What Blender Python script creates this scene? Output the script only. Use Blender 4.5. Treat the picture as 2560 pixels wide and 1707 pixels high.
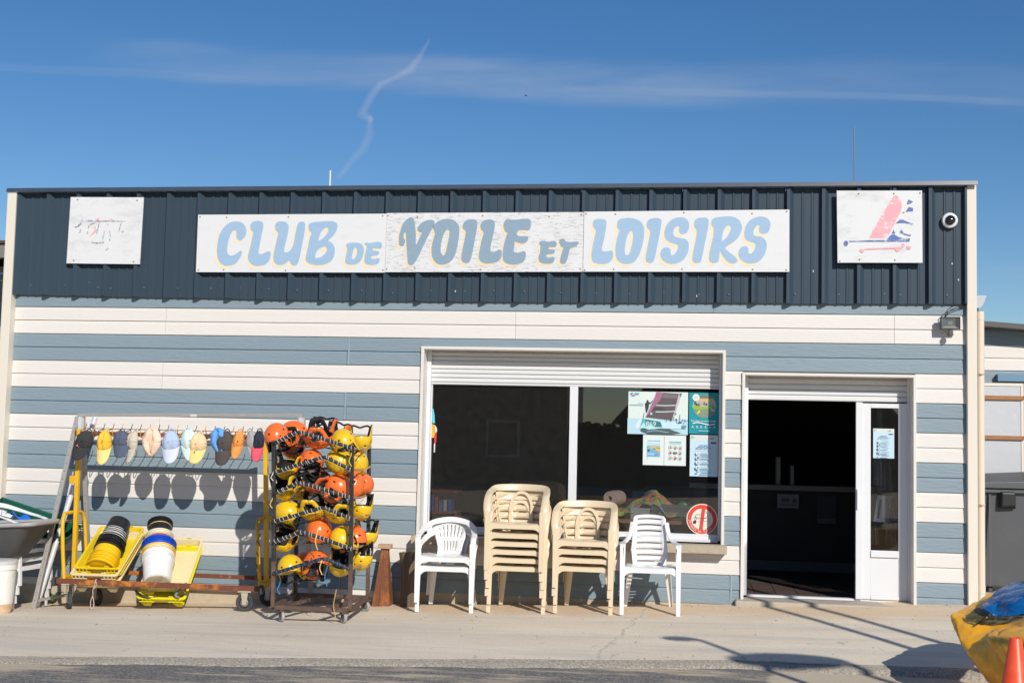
import bpy, bmesh, math, random
from math import sin, cos, pi, radians, sqrt, atan2
from mathutils import Vector, Matrix, Euler, noise
from mathutils.geometry import tessellate_polygon
random.seed(7)
S = bpy.context.scene
COL = S.collection
for o in list(bpy.data.objects):
    bpy.data.objects.remove(o)

# ---------------------------------------------------------------- camera
CAM = Vector((1.75675, -12.84610, 1.57682)); YAW, PITCH, ROLL = -0.13591, 0.07408, 0.02277
cd = bpy.data.cameras.new('camera'); cam = bpy.data.objects.new('camera', cd); COL.objects.link(cam)
cd.sensor_width = 36.0; cd.lens = 3150.0 / 2560.0 * 36.0; cd.clip_start = 0.05; cd.clip_end = 3000
fw = Vector((sin(YAW) * cos(PITCH), cos(YAW) * cos(PITCH), sin(PITCH)))
rt = fw.cross(Vector((0, 0, 1))).normalized(); up = rt.cross(fw)
r2 = cos(ROLL) * rt + sin(ROLL) * up; u2 = -sin(ROLL) * rt + cos(ROLL) * up
cam.matrix_world = Matrix(((r2.x, u2.x, -fw.x, CAM.x), (r2.y, u2.y, -fw.y, CAM.y), (r2.z, u2.z, -fw.z, CAM.z), (0, 0, 0, 1)))
S.camera = cam

# ---------------------------------------------------------------- light
SUN = Vector((0.53, -1.0, 0.67)).normalized()      # towards the sun
sl = bpy.data.lights.new('sun', 'SUN'); so = bpy.data.objects.new('sun', sl); COL.objects.link(so)
sl.energy = 4.3; sl.angle = radians(0.53); sl.color = (1.0, 0.945, 0.855)
so.rotation_euler = (-SUN).to_track_quat('-Z', 'Y').to_euler(); so.location = (6, -12, 9)
W = bpy.data.worlds.new('World'); S.world = W; W.use_nodes = True
nt = W.node_tree; N = nt.nodes; K = nt.links
for n in list(N): N.remove(n)
def wn(t, **k):
    n = N.new(t)
    for a, b in k.items(): setattr(n, a, b)
    return n
def wmath(op, a, b=None, c=None, clamp=False):
    n = wn('ShaderNodeMath', operation=op); n.use_clamp = clamp
    for i, v in enumerate((a, b, c)):
        if v is None: continue
        if isinstance(v, (int, float)): n.inputs[i].default_value = v
        else: K.new(v, n.inputs[i])
    return n.outputs[0]
sky = wn('ShaderNodeTexSky', sky_type='NISHITA'); sky.sun_disc = False
sky.sun_elevation = math.asin(SUN.z); sky.sun_rotation = atan2(SUN.x, SUN.y)
sky.altitude = 0; sky.air_density = 1.0; sky.dust_density = 0.05; sky.ozone_density = 3.6
tc = wn('ShaderNodeTexCoord'); sep = wn('ShaderNodeSeparateXYZ'); K.new(tc.outputs['Generated'], sep.inputs[0])
X_, Y_, Z_ = sep.outputs
ay = wmath('MAXIMUM', wmath('ABSOLUTE', Y_), 0.02)
U0 = wmath('DIVIDE', X_, ay); V0 = wmath('DIVIDE', Z_, ay)       # tangent coordinates of the direction
cmb = wn('ShaderNodeCombineXYZ'); K.new(U0, cmb.inputs[0]); K.new(V0, cmb.inputs[1]); K.new(Y_, cmb.inputs[2])
def wnoise(scale, sx, sy, detail=4):
    mp = wn('ShaderNodeMapping'); mp.inputs['Scale'].default_value = (sx, sy, 1); K.new(cmb.outputs[0], mp.inputs[0])
    nz = wn('ShaderNodeTexNoise'); nz.inputs['Scale'].default_value = scale; nz.inputs['Detail'].default_value = detail
    K.new(mp.outputs[0], nz.inputs['Vector']); return nz.outputs['Fac']
n1 = wnoise(5, 1, 5); n2 = wnoise(9, 1, 7, 6); n3 = wnoise(40, 1, 1, 3)
U = wmath('MULTIPLY_ADD', wmath('SUBTRACT', n3, .5), .010, U0); V = wmath('MULTIPLY_ADD', wmath('SUBTRACT', n3, .5), .010, V0)
def band(v0, slope, u0, width, lo, hi, amp, warp=.03):
    ctr = wmath('MULTIPLY_ADD', wmath('SUBTRACT', U0, u0), slope, v0)
    d = wmath('ABSOLUTE', wmath('SUBTRACT', wmath('MULTIPLY_ADD', wmath('SUBTRACT', n1, .5), warp, V0), ctr))
    m = wn('ShaderNodeMapRange', interpolation_type='SMOOTHSTEP'); K.new(d, m.inputs[0])
    m.inputs[1].default_value = width; m.inputs[2].default_value = width * .35; m.inputs[3].default_value = 0; m.inputs[4].default_value = 1
    a = wn('ShaderNodeMapRange', interpolation_type='SMOOTHSTEP'); K.new(U0, a.inputs[0]); a.inputs[1].default_value = lo; a.inputs[2].default_value = lo + .12
    b = wn('ShaderNodeMapRange', interpolation_type='SMOOTHSTEP'); K.new(U0, b.inputs[0]); b.inputs[1].default_value = hi; b.inputs[2].default_value = hi - .12
    t = wmath('MULTIPLY', wmath('MULTIPLY', a.outputs[0], b.outputs[0]), m.outputs[0])
    tex = wmath('MULTIPLY_ADD', n2, 1.3, -.15, True)
    return wmath('MULTIPLY', wmath('MULTIPLY', t, tex), amp)
masks = [band(0.3134,-0.0713,-0.4801,0.0197,-0.534,0.088,0.30,0.026), band(0.2977,-0.0385,-0.2693,0.0210,-0.338,0.357,0.20,0.030), band(0.3072,-0.0640,-0.5893,0.0048,-0.737,-0.269,0.17,0.008), band(0.2838,-0.0471,-0.1350,0.0038,-0.168,0.357,0.20,0.010), band(0.1373,-0.0546,0.1801,0.0083,0.195,0.557,0.28,0.010), band(0.1771,-0.0492,-0.5820,0.0063,-0.737,-0.561,0.25,0.010)]
def stroke(pts, amp):
    best = None
    for (x0, y0, w0), (x1, y1, w1) in zip(pts, pts[1:]):
        dx, dy = x1 - x0, y1 - y0; L2 = dx * dx + dy * dy
        h = wmath('DIVIDE', wmath('ADD', wmath('MULTIPLY', wmath('SUBTRACT', U, x0), dx), wmath('MULTIPLY', wmath('SUBTRACT', V, y0), dy)), L2, None, True)
        ex = wmath('SUBTRACT', wmath('SUBTRACT', U, x0), wmath('MULTIPLY', h, dx)); ey = wmath('SUBTRACT', wmath('SUBTRACT', V, y0), wmath('MULTIPLY', h, dy))
        d = wmath('SQRT', wmath('ADD', wmath('MULTIPLY', ex, ex), wmath('MULTIPLY', ey, ey)))
        w = wmath('MULTIPLY_ADD', h, w1 - w0, w0)
        q = wmath('SUBTRACT', 1, wmath('DIVIDE', d, w), None, True)
        q = wmath('MULTIPLY', q, wmath('MULTIPLY_ADD', n2, .8, .25))
        best = q if best is None else wmath('MAXIMUM', best, q)
    front = wmath('GREATER_THAN', Y_, 0.05)
    return wmath('MULTIPLY', wmath('MULTIPLY', best, amp), front)
masks += [stroke([(-0.2108,0.3236,0.0013),(-0.2195,0.3086,0.0035),(-0.2269,0.2986,0.0051),(-0.2402,0.2921,0.0025),(-0.2519,0.2866,0.0038),(-0.2601,0.2756,0.0048),(-0.2664,0.2622,0.0048),(-0.2578,0.2570,0.0029)],.42), stroke([(-0.2595,0.2587,0.0029),(-0.2581,0.2469,0.0057),(-0.2631,0.2336,0.0054),(-0.2720,0.2253,0.0041),(-0.2834,0.2102,0.0032)],.36)]
tot = masks[0]
for m_ in masks[1:]: tot = wmath('ADD', tot, m_)
tot = wmath('MINIMUM', tot, .8)
mix = wn('ShaderNodeMix', data_type='RGBA'); K.new(tot, mix.inputs['Factor'])
hs = wn('ShaderNodeHueSaturation'); hs.inputs['Hue'].default_value = .505; hs.inputs['Saturation'].default_value = 1.25; K.new(sky.outputs[0], hs.inputs['Color'])
K.new(hs.outputs[0], mix.inputs['A']); mix.inputs['B'].default_value = (4.6, 5.4, 6.6, 1)
bg = wn('ShaderNodeBackground'); bg.inputs['Strength'].default_value = 0.088; K.new(mix.outputs['Result'], bg.inputs['Color'])
wo = wn('ShaderNodeOutputWorld'); K.new(bg.outputs[0], wo.inputs[0])
S.view_settings.view_transform = 'Standard'; S.view_settings.look = 'None'; S.view_settings.gamma = 1; S.view_settings.use_curve_mapping = False
S.view_settings.exposure = 0.0
S.cycles.max_bounces = 8; S.cycles.transparent_max_bounces = 12

# ---------------------------------------------------------------- materials
MATS = {}
def M(name, col=(.5, .5, .5), rough=.6, metal=0., var=.0, vs=4., vcol=None, bump=0., bs=60., stretch=(1, 1, 1), rnd=0., spec=.5, alpha_noise=None, coat=0., sub=0., world=False):
    """principled material; var mixes towards vcol by a noise mask (wear, dirt, rust), bump is fine relief"""
    if name in MATS: return MATS[name]
    m = bpy.data.materials.new(name); m.use_nodes = True; t = m.node_tree; n = t.nodes; l = t.links
    b = n['Principled BSDF']; b.inputs['Base Color'].default_value = (*col, 1); b.inputs['Roughness'].default_value = rough
    b.inputs['Metallic'].default_value = metal; b.inputs['Specular IOR Level'].default_value = spec
    b.inputs['Coat Weight'].default_value = coat; b.inputs['Coat Roughness'].default_value = .15
    if sub: b.inputs['Subsurface Weight'].default_value = sub; b.inputs['Subsurface Radius'].default_value = (.01, .01, .008); b.inputs['Subsurface Scale'].default_value = .3
    c = n.new('ShaderNodeTexCoord'); mp = n.new('ShaderNodeMapping'); mp.inputs['Scale'].default_value = stretch
    if world:
        g = n.new('ShaderNodeNewGeometry'); l.new(g.outputs['Position'], mp.inputs[0])
    else: l.new(c.outputs['Object'], mp.inputs[0])
    cur = None
    if var:
        z = n.new('ShaderNodeTexNoise'); z.inputs['Scale'].default_value = vs; z.inputs['Detail'].default_value = 8; z.inputs['Roughness'].default_value = .65
        l.new(mp.outputs[0], z.inputs['Vector'])
        r = n.new('ShaderNodeMapRange'); l.new(z.outputs['Fac'], r.inputs[0]); r.inputs[1].default_value = .5 - .0; r.inputs[2].default_value = .72
        r.inputs[4].default_value = var
        x = n.new('ShaderNodeMix'); x.data_type = 'RGBA'; l.new(r.outputs[0], x.inputs['Factor'])
        x.inputs['A'].default_value = (*col, 1); x.inputs['B'].default_value = (*(vcol or tuple(v * .6 for v in col)), 1); cur = x.outputs['Result']
    if rnd:
        oi = n.new('ShaderNodeObjectInfo'); h = n.new('ShaderNodeHueSaturation')
        q = n.new('ShaderNodeMapRange'); l.new(oi.outputs['Random'], q.inputs[0]); q.inputs[3].default_value = 1 - rnd; q.inputs[4].default_value = 1 + rnd
        l.new(q.outputs[0], h.inputs['Value'])
        if cur: l.new(cur, h.inputs['Color'])
        else: h.inputs['Color'].default_value = (*col, 1)
        cur = h.outputs[0]
    if cur: l.new(cur, b.inputs['Base Color'])
    if bump:
        z = n.new('ShaderNodeTexNoise'); z.inputs['Scale'].default_value = bs; z.inputs['Detail'].default_value = 5; l.new(mp.outputs[0], z.inputs['Vector'])
        k = n.new('ShaderNodeBump'); k.inputs['Strength'].default_value = bump; k.inputs['Distance'].default_value = .01
        l.new(z.outputs['Fac'], k.inputs['Height']); l.new(k.outputs[0], b.inputs['Normal'])
    MATS[name] = m; return m
def flatmat(rgb):
    return M('print_%02x%02x%02x' % tuple(int(255 * v) for v in rgb), rgb, .55)
def glass_mat(name, tint=(.86, .9, .9), dust=.03, boost=1.0):
    if name in MATS: return MATS[name]
    m = bpy.data.materials.new(name); m.use_nodes = True; t = m.node_tree; n = t.nodes; l = t.links
    for q in list(n): n.remove(q)
    tr = n.new('ShaderNodeBsdfTransparent'); tr.inputs[0].default_value = (*tint, 1)
    gl = n.new('ShaderNodeBsdfGlossy'); gl.inputs['Roughness'].default_value = .01
    fr = n.new('ShaderNodeFresnel'); fr.inputs[0].default_value = 1.5
    mu = n.new('ShaderNodeMath'); mu.operation = 'MULTIPLY'; mu.inputs[1].default_value = 1.9 * boost; mu.use_clamp = True; l.new(fr.outputs[0], mu.inputs[0])
    mx = n.new('ShaderNodeMixShader'); l.new(mu.outputs[0], mx.inputs[0]); l.new(tr.outputs[0], mx.inputs[1]); l.new(gl.outputs[0], mx.inputs[2])
    df = n.new('ShaderNodeBsdfDiffuse'); df.inputs[0].default_value = (.6, .58, .55, 1)
    tcx = n.new('ShaderNodeTexCoord'); nz = n.new('ShaderNodeTexNoise'); nz.inputs['Scale'].default_value = 14; nz.inputs['Detail'].default_value = 9; l.new(tcx.outputs['Object'], nz.inputs['Vector'])
    mr = n.new('ShaderNodeMapRange'); l.new(nz.outputs['Fac'], mr.inputs[0]); mr.inputs[1].default_value = .35; mr.inputs[2].default_value = .8; mr.inputs[3].default_value = dust * .8; mr.inputs[4].default_value = dust * 1.25
    m2 = n.new('ShaderNodeMixShader'); l.new(mr.outputs[0], m2.inputs[0]); l.new(mx.outputs[0], m2.inputs[1]); l.new(df.outputs[0], m2.inputs[2])
    ou = n.new('ShaderNodeOutputMaterial'); l.new(m2.outputs[0], ou.inputs[0])
    MATS[name] = m; return m

# ---------------------------------------------------------------- mesh builder
def frame(d, ref=None):
    d = d.normalized(); r = ref or (Vector((0, 0, 1)) if abs(d.z) < .9 else Vector((1, 0, 0)))
    a = r.cross(d)
    if a.length < 1e-6: a = Vector((1, 0, 0)).cross(d)
    a.normalize(); return a, d.cross(a).normalized()
class MB:
    def __init__(s): s.v = []; s.f = []; s.m = []
    def add(s, vs, fs, m=0):
        b = len(s.v); s.v += [tuple(v) for v in vs]; s.f += [tuple(b + i for i in f) for f in fs]; s.m += [m] * len(fs); return s
    def box(s, x0, x1, y0, y1, z0, z1, m=0):
        v = [(x0, y0, z0), (x1, y0, z0), (x1, y1, z0), (x0, y1, z0), (x0, y0, z1), (x1, y0, z1), (x1, y1, z1), (x0, y1, z1)]
        return s.add(v, [(0, 3, 2, 1), (4, 5, 6, 7), (0, 1, 5, 4), (1, 2, 6, 5), (2, 3, 7, 6), (3, 0, 4, 7)], m)
    def obox(s, c, sz, mat, m=0):
        c = Vector(c); h = [v / 2 for v in sz]
        v = [c + mat @ Vector((a * h[0], b * h[1], d * h[2])) for d in (-1, 1) for a, b in ((-1, -1), (1, -1), (1, 1), (-1, 1))]
        return s.add(v, [(0, 3, 2, 1), (4, 5, 6, 7), (0, 1, 5, 4), (1, 2, 6, 5), (2, 3, 7, 6), (3, 0, 4, 7)], m)
    def beam(s, a, b, w, t, ref=None, m=0):
        a = Vector(a); b = Vector(b); p, q = frame(b - a, Vector(ref) if ref else None)
        v = [e + p * i * w / 2 + q * j * t / 2 for e in (a, b) for i, j in ((-1, -1), (1, -1), (1, 1), (-1, 1))]
        return s.add(v, [(0, 3, 2, 1), (4, 5, 6, 7), (0, 1, 5, 4), (1, 2, 6, 5), (2, 3, 7, 6), (3, 0, 4, 7)], m)
    def sweep(s, pts, sec, ref=None, m=0, caps=True, closed=False):
        """sec: function t-> list of (a,b) section points, or a fixed list"""
        pts = [Vector(p) for p in pts]; n = len(pts); rows = []; prev = None
        for i, p in enumerate(pts):
            if closed: d = pts[(i + 1) % n] - pts[i - 1]
            else: d = pts[min(i + 1, n - 1)] - pts[max(i - 1, 0)]
            if d.length < 1e-9: d = Vector((0, 0, 1))
            d.normalize()
            if ref is not None: A, B = frame(d, Vector(ref))
            elif prev is None: A, B = frame(d)
            else:
                A = prev - d * prev.dot(d)
                A = A.normalized() if A.length > 1e-6 else frame(d)[0]
                B = d.cross(A)
            prev = A
            sc = sec(i / (n - 1)) if callable(sec) else sec
            rows.append([p + A * a + B * b for a, b in sc])
        k = len(rows[0]); vs = [v for r in rows for v in r]; fs = []
        for i in range(n if closed else n - 1):
            j = (i + 1) % n
            for q in range(k): fs.append((i * k + q, i * k + (q + 1) % k, j * k + (q + 1) % k, j * k + q))
        if caps and not closed: fs += [tuple(range(k))[::-1], tuple((n - 1) * k + q for q in range(k))]
        return s.add(vs, fs, m)
    def tube(s, pts, r, n=8, m=0, caps=True, closed=False):
        f = (lambda t: [(r(t) * cos(2 * pi * i / n), r(t) * sin(2 * pi * i / n)) for i in range(n)]) if callable(r) else [(r * cos(2 * pi * i / n), r * sin(2 * pi * i / n)) for i in range(n)]
        return s.sweep(pts, f, None, m, caps, closed)
    def lathe(s, prof, o=(0, 0, 0), mat=None, n=24, m=0):
        mat = mat or Matrix.Identity(3); o = Vector(o); vs = []; fs = []
        for r, z in prof: vs += [o + mat @ Vector((r * cos(2 * pi * i / n), r * sin(2 * pi * i / n), z)) for i in range(n)]
        for j in range(len(prof) - 1):
            for i in range(n): fs.append((j * n + i, j * n + (i + 1) % n, (j + 1) * n + (i + 1) % n, (j + 1) * n + i))
        if prof[0][0] > 1e-4: fs.append(tuple(range(n))[::-1])
        if prof[-1][0] > 1e-4: fs.append(tuple((len(prof) - 1) * n + i for i in range(n)))
        return s.add(vs, fs, m)
    def prism(s, poly, fn, d, m=0):
        """poly 2d; fn(a,b)->Vector; d: depth vector"""
        d = Vector(d); P = [Vector(fn(a, b)) for a, b in poly]; n = len(P)
        tri = tessellate_polygon([P]); fs = [t for t in tri] + [tuple(n + i for i in t[::-1]) for t in tri]
        nrm = Vector((0, 0, 0))
        fs += [(i, (i + 1) % n, n + (i + 1) % n, n + i) for i in range(n)]
        return s.add(P + [p + d for p in P], fs, m)
    def flat(s, loops, y, m=0):
        """x-z polygon(s) with holes on the plane y, facing -y"""
        P = [[Vector((a, y, b)) for a, b in lp] for lp in loops]; tri = tessellate_polygon(P); vs = [v for lp in P for v in lp]; fs = []
        for t in tri:
            a, b, c = (vs[i] for i in t)
            fs.append(t if (b - a).cross(c - a).y < 0 else t[::-1])
        return s.add(vs, fs, m)
    def grid(s, nu, nv, fn, m=0, skip=None, flip=False):
        vs = [fn(i / nu, j / nv) for j in range(nv + 1) for i in range(nu + 1)]; fs = []
        for j in range(nv):
            for i in range(nu):
                if skip and skip(i, j): continue
                a = j * (nu + 1) + i; q = (a, a + 1, a + nu + 2, a + nu + 1); fs.append(q[::-1] if flip else q)
        return s.add(vs, fs, m)
    def xf(s, mat):
        s.v = [tuple(mat @ Vector(v)) for v in s.v]; return s
    def build(s, name, mats, parent=None, smooth=None, bevel=0, fix=True, solid=0, sub=0):
        me = bpy.data.meshes.new(name); me.from_pydata(s.v, [], s.f)
        if not isinstance(mats, (list, tuple)): mats = [mats]
        for q in mats: me.materials.append(q)
        me.polygons.foreach_set('material_index', s.m)
        if fix:
            bm = bmesh.new(); bm.from_mesh(me); bmesh.ops.recalc_face_normals(bm, faces=bm.faces); bm.to_mesh(me); bm.free()
        if smooth is not None:
            me.polygons.foreach_set('use_smooth', [True] * len(me.polygons)); me.set_sharp_from_angle(angle=radians(smooth))
        me.update()
        o = bpy.data.objects.new(name, me); COL.objects.link(o)
        if parent: o.parent = parent
        if solid: q = o.modifiers.new('s', 'SOLIDIFY'); q.thickness = solid; q.offset = 0
        if sub: q = o.modifiers.new('u', 'SUBSURF'); q.levels = sub; q.render_levels = sub
        if bevel:
            q = o.modifiers.new('b', 'BEVEL'); q.width = bevel; q.segments = 2; q.limit_method = 'ANGLE'; q.angle_limit = radians(40)
        return o
def tag(o, label, cat=None, group=None, kind=None):
    if label: o['label'] = label
    if cat: o['category'] = cat
    if group: o['group'] = group
    if kind: o['kind'] = kind
    return o
def thing(name, label, cat, loc=(0, 0, 0), rot=(0, 0, 0), group=None):
    o = bpy.data.objects.new(name, None); COL.objects.link(o); o.location = loc; o.rotation_euler = rot
    o.empty_display_size = .1
    return tag(o, label, cat, group)
KIDS = {}
def kids(o): return [c for c in bpy.data.objects if c.parent == o]
def dup(o, loc, rot, label, group=None):
    r = o.copy(); COL.objects.link(r); r.location = loc; r.rotation_euler = rot; r['label'] = label
    if group: r['group'] = group
    for c in kids(o):
        q = c.copy(); COL.objects.link(q); q.parent = r
        for g in kids(c):
            w = g.copy(); COL.objects.link(w); w.parent = q
    return r
def struct(o): o['kind'] = 'structure'; return o
def smooth_loop(pts, k=4):
    n = len(pts); out = []
    for i in range(n):
        p0, p1, p2, p3 = (Vector(pts[(i + j) % n]) for j in (-1, 0, 1, 2))
        for q in range(k):
            t = q / k
            out.append(tuple(.5 * ((2 * p1) + (p2 - p0) * t + (2 * p0 - 5 * p1 + 4 * p2 - p3) * t * t + (-p0 + 3 * p1 - 3 * p2 + p3) * t ** 3)))
    return out
def curve_pts(pts, k=6):
    P = [Vector(p) for p in pts]; P = [P[0] * 2 - P[1]] + P + [P[-1] * 2 - P[-2]]; out = []
    for i in range(1, len(P) - 2):
        p0, p1, p2, p3 = P[i - 1:i + 3]
        for q in range(k):
            t = q / k; out.append(.5 * ((2 * p1) + (p2 - p0) * t + (2 * p0 - 5 * p1 + 4 * p2 - p3) * t * t + (-p0 + 3 * p1 - 3 * p2 + p3) * t ** 3))
    out.append(P[-2]); return out
def rsec(w, t, c=.35):
    a, b = w / 2, t / 2; k = min(a, b) * c * 1.0
    return [(-a, -b + k), (-a + k, -b), (a - k, -b), (a, -b + k), (a, b - k), (a - k, b), (-a + k, b), (-a, b - k)]
def disc(cx, cz, r, n=24, rz=None): return [(cx + r * cos(2 * pi * i / n), cz + (rz or r) * sin(2 * pi * i / n)) for i in range(n)]
def rect(x0, z0, x1, z1): return [(x0, z0), (x1, z0), (x1, z1), (x0, z1)]
def text_loops(txt, size, x, z, shear=0, align='LEFT', rot=0, spacing=1):
    c = bpy.data.curves.new('t', 'FONT'); c.body = txt; c.size = size; c.align_x = align; c.shear = shear; c.space_character = spacing; c.resolution_u = 3
    o = bpy.data.objects.new('t', c); COL.objects.link(o); dg = bpy.context.evaluated_depsgraph_get(); me = o.evaluated_get(dg).to_mesh()
    vs = [(v.co.x, v.co.y) for v in me.vertices]; fs = [tuple(p.vertices) for p in me.polygons]
    o.evaluated_get(dg).to_mesh_clear(); bpy.data.objects.remove(o); bpy.data.curves.remove(c)
    ca, sa = cos(rot), sin(rot)
    return [(x + a * ca - b * sa, z + a * sa + b * ca) for a, b in vs], fs
class Print:
    """flat printed sheet in an x-z plane: coloured layers 0.4 mm apart"""
    def __init__(s, y): s.mb = MB(); s.y = y; s.mats = []; s.n = 0
    def idx(s, rgb):
        m = rgb if isinstance(rgb, bpy.types.Material) else flatmat(rgb)
        if m not in s.mats: s.mats.append(m)
        return s.mats.index(m)
    def poly(s, loop, rgb, holes=(), step=True):
        if step: s.n += 1
        s.mb.flat([loop, *holes], s.y - s.n * .0004, s.idx(rgb)); return s
    def rect(s, x0, z0, x1, z1, rgb): return s.poly(rect(x0, z0, x1, z1), rgb)
    def disc(s, cx, cz, r, rgb, rz=None): return s.poly(disc(cx, cz, r, 24, rz), rgb)
    def ring(s, cx, cz, r, w, rgb): return s.poly(disc(cx, cz, r, 32), rgb, [disc(cx, cz, r - w, 32)])
    def text(s, txt, size, x, z, rgb, align='LEFT', rot=0, shear=0):
        s.n += 1; v, f = text_loops(txt, size, x, z, shear, align, rot)
        s.mb.add([(a, s.y - s.n * .0004, b) for a, b in v], f, s.idx(rgb)); return s
    def line(s, pts, w, rgb):
        P = [Vector(p) for p in pts]; L = []; R = []
        for i, p in enumerate(P):
            d = (P[min(i + 1, len(P) - 1)] - P[max(0, i - 1)]); d = d.normalized() if d.length > 0 else Vector((1, 0)); q = Vector((-d.y, d.x)) * w / 2
            L.append(tuple(p + q)); R.append(tuple(p - q))
        return s.poly(L + R[::-1], rgb)
    def build(s, name, parent=None): return s.mb.build(name, s.mats, parent, fix=False)
def gz(x, y):
    x = max(-9, min(8, x)); y = max(-3.3, min(0, y)); return -.13 + .0386 * x + .0117 * x * y
# ================================================================ ground
concrete = M('apron_concrete', (.40, .365, .31), .9, var=.85, vs=.9, vcol=(.50, .40, .285), bump=.25, bs=22, stretch=(.55, 1.6, 1), world=True)
def ground_mat(name, cols, fine=55.):
    m = bpy.data.materials.new(name); m.use_nodes = True; t = m.node_tree; n = t.nodes; l = t.links; b = n['Principled BSDF']; b.inputs['Roughness'].default_value = .93; b.inputs['Specular IOR Level'].default_value = .25
    g = n.new('ShaderNodeNewGeometry')
    def nz(scale, st, det=6, ro=.6):
        mp = n.new('ShaderNodeMapping'); mp.inputs['Scale'].default_value = st; l.new(g.outputs['Position'], mp.inputs[0])
        z = n.new('ShaderNodeTexNoise'); z.inputs['Scale'].default_value = scale; z.inputs['Detail'].default_value = det; z.inputs['Roughness'].default_value = ro; l.new(mp.outputs[0], z.inputs['Vector']); return z.outputs['Fac']
    def mr(v, a, c, d=0, e=1):
        r = n.new('ShaderNodeMapRange'); r.interpolation_type = 'SMOOTHSTEP'; l.new(v, r.inputs[0]); r.inputs[1].default_value = a; r.inputs[2].default_value = c; r.inputs[3].default_value = d; r.inputs[4].default_value = e; return r.outputs[0]
    def mx(f, a, c):
        x = n.new('ShaderNodeMix'); x.data_type = 'RGBA'; l.new(f, x.inputs['Factor'])
        for k, v in (('A', a), ('B', c)):
            if isinstance(v, tuple): x.inputs[k].default_value = (*v, 1)
            else: l.new(v, x.inputs[k])
        return x.outputs['Result']
    cur = cols(nz, mr, mx, g, n, l)
    l.new(cur[0], b.inputs['Base Color'])
    bp = n.new('ShaderNodeBump'); bp.inputs['Strength'].default_value = cur[2]; bp.inputs['Distance'].default_value = .01; l.new(cur[1], bp.inputs['Height']); l.new(bp.outputs[0], b.inputs['Normal'])
    MATS[name] = m; return m
def _sep(n, l, g):
    s = n.new('ShaderNodeSeparateXYZ'); l.new(g.outputs['Position'], s.inputs[0]); return s.outputs
def conc(nz, mr, mx, g, n, l):
    s = _sep(n, l, g)
    a = mx(mr(nz(.8, (.5, 1.5, 1)), .38, .66), (.755, .655, .52), (.83, .73, .585))
    a = mx(mr(nz(3.2, (.35, 1.9, 1), 8, .7), .5, .68, 0, .75), a, (.72, .60, .45))
    a = mx(mr(nz(2.2, (.3, 2.2, 1), 8, .7), .56, .72, 0, .6), a, (.49, .47, .43))
    q = n.new('ShaderNodeMath'); q.operation = 'MULTIPLY_ADD'; l.new(nz(1.6, (1, 1, 1), 7), q.inputs[0]); q.inputs[1].default_value = 1.5; l.new(s[1], q.inputs[2])
    a = mx(mr(q.outputs[0], -.35, .35, 0, .9), a, (.74, .55, .36))            # blown sand along the wall
    a = mx(mr(nz(140, (1, 1, 1), 2), .66, .74, 0, .5), a, (.16, .15, .135))
    a = mx(mr(nz(46, (1, 1, 1), 5, .8), .35, .75, 0, .22), a, (.22, .2, .17))
    a = mx(mr(nz(5.5, (1.6, .5, 1), 10, .75), .62, .66, 0, .5), a, (.25, .23, .2))
    # an old crack meandering from the chairs to the road edge
    m1 = n.new('ShaderNodeMath'); m1.operation = 'MULTIPLY_ADD'; l.new(s[1], m1.inputs[0]); m1.inputs[1].default_value = -.115; l.new(s[0], m1.inputs[2])
    m2 = n.new('ShaderNodeMath'); m2.operation = 'MULTIPLY_ADD'; l.new(nz(3.2, (1, 1, 1), 10, .75), m2.inputs[0]); m2.inputs[1].default_value = .42; l.new(m1.outputs[0], m2.inputs[2])
    m3 = n.new('ShaderNodeMath'); m3.operation = 'SUBTRACT'; l.new(m2.outputs[0], m3.inputs[0]); m3.inputs[1].default_value = 1.675
    m4 = n.new('ShaderNodeMath'); m4.operation = 'ABSOLUTE'; l.new(m3.outputs[0], m4.inputs[0])
    a = mx(mr(m4.outputs[0], .05, .0, 0, .35), a, (.80, .72, .60)); a = mx(mr(m4.outputs[0], .012, .004, 0, .75), a, (.34, .31, .27))
    # broad trowel and tyre marks
    a = mx(mr(nz(1.1, (.25, 3.0, 1), 10, .72), .50, .60, 0, .45), a, (.55, .52, .465))
    return a, nz(30, (1, 1.6, 1), 8, .7), .5
apron_m = ground_mat('apron_concrete_sandy', conc)
def asph(nz, mr, mx, g, n, l):
    s = _sep(n, l, g)
    a = mx(mr(nz(60, (1, 1, 1), 4, .8), .40, .66), (.11, .11, .112), (.36, .335, .30))
    a = mx(mr(nz(1.5, (.35, 1.6, 1), 9, .7), .47, .60, 0, .9), a, (.62, .51, .37))
    x = n.new('ShaderNodeMath'); x.operation = 'MULTIPLY_ADD'; l.new(nz(2, (1, 1, 1), 6), x.inputs[0]); x.inputs[1].default_value = .55; l.new(s[0], x.inputs[2])
    a = mx(mr(x.outputs[0], 2.62, 2.74, 0, .93), a, (.64, .54, .41))
    x2 = n.new('ShaderNodeMath'); x2.operation = 'MULTIPLY_ADD'; l.new(nz(1.1, (.5, 1, 1), 6), x2.inputs[0]); x2.inputs[1].default_value = -.9; l.new(s[1], x2.inputs[2])
    a = mx(mr(x2.outputs[0], -5.6, -5.25, .92, 0), a, (.64, .50, .34))
    return a, nz(75, (1, 1, 1), 4, .8), .8
road_m = ground_mat('road_asphalt_sandy', asph)
def edgem(nz, mr, mx, g, n, l):
    a = mx(mr(nz(55, (1, 1, 1), 5, .8), .4, .62), (.27, .25, .215), (.60, .52, .41)); return a, nz(60, (1, 1, 1), 5, .8), 1.0
edge_m = ground_mat('rough_kerb_aggregate', edgem)
def field(nz, mr, mx, g, n, l):
    a = mx(mr(nz(.05, (1, 1, 1)), .4, .6), (.36, .31, .24), (.2, .22, .12)); return a, nz(3, (1, 1, 1)), .3
ground_m = ground_mat('far_ground', field)
lerp = lambda a, b, t: a + (b - a) * t
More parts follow.
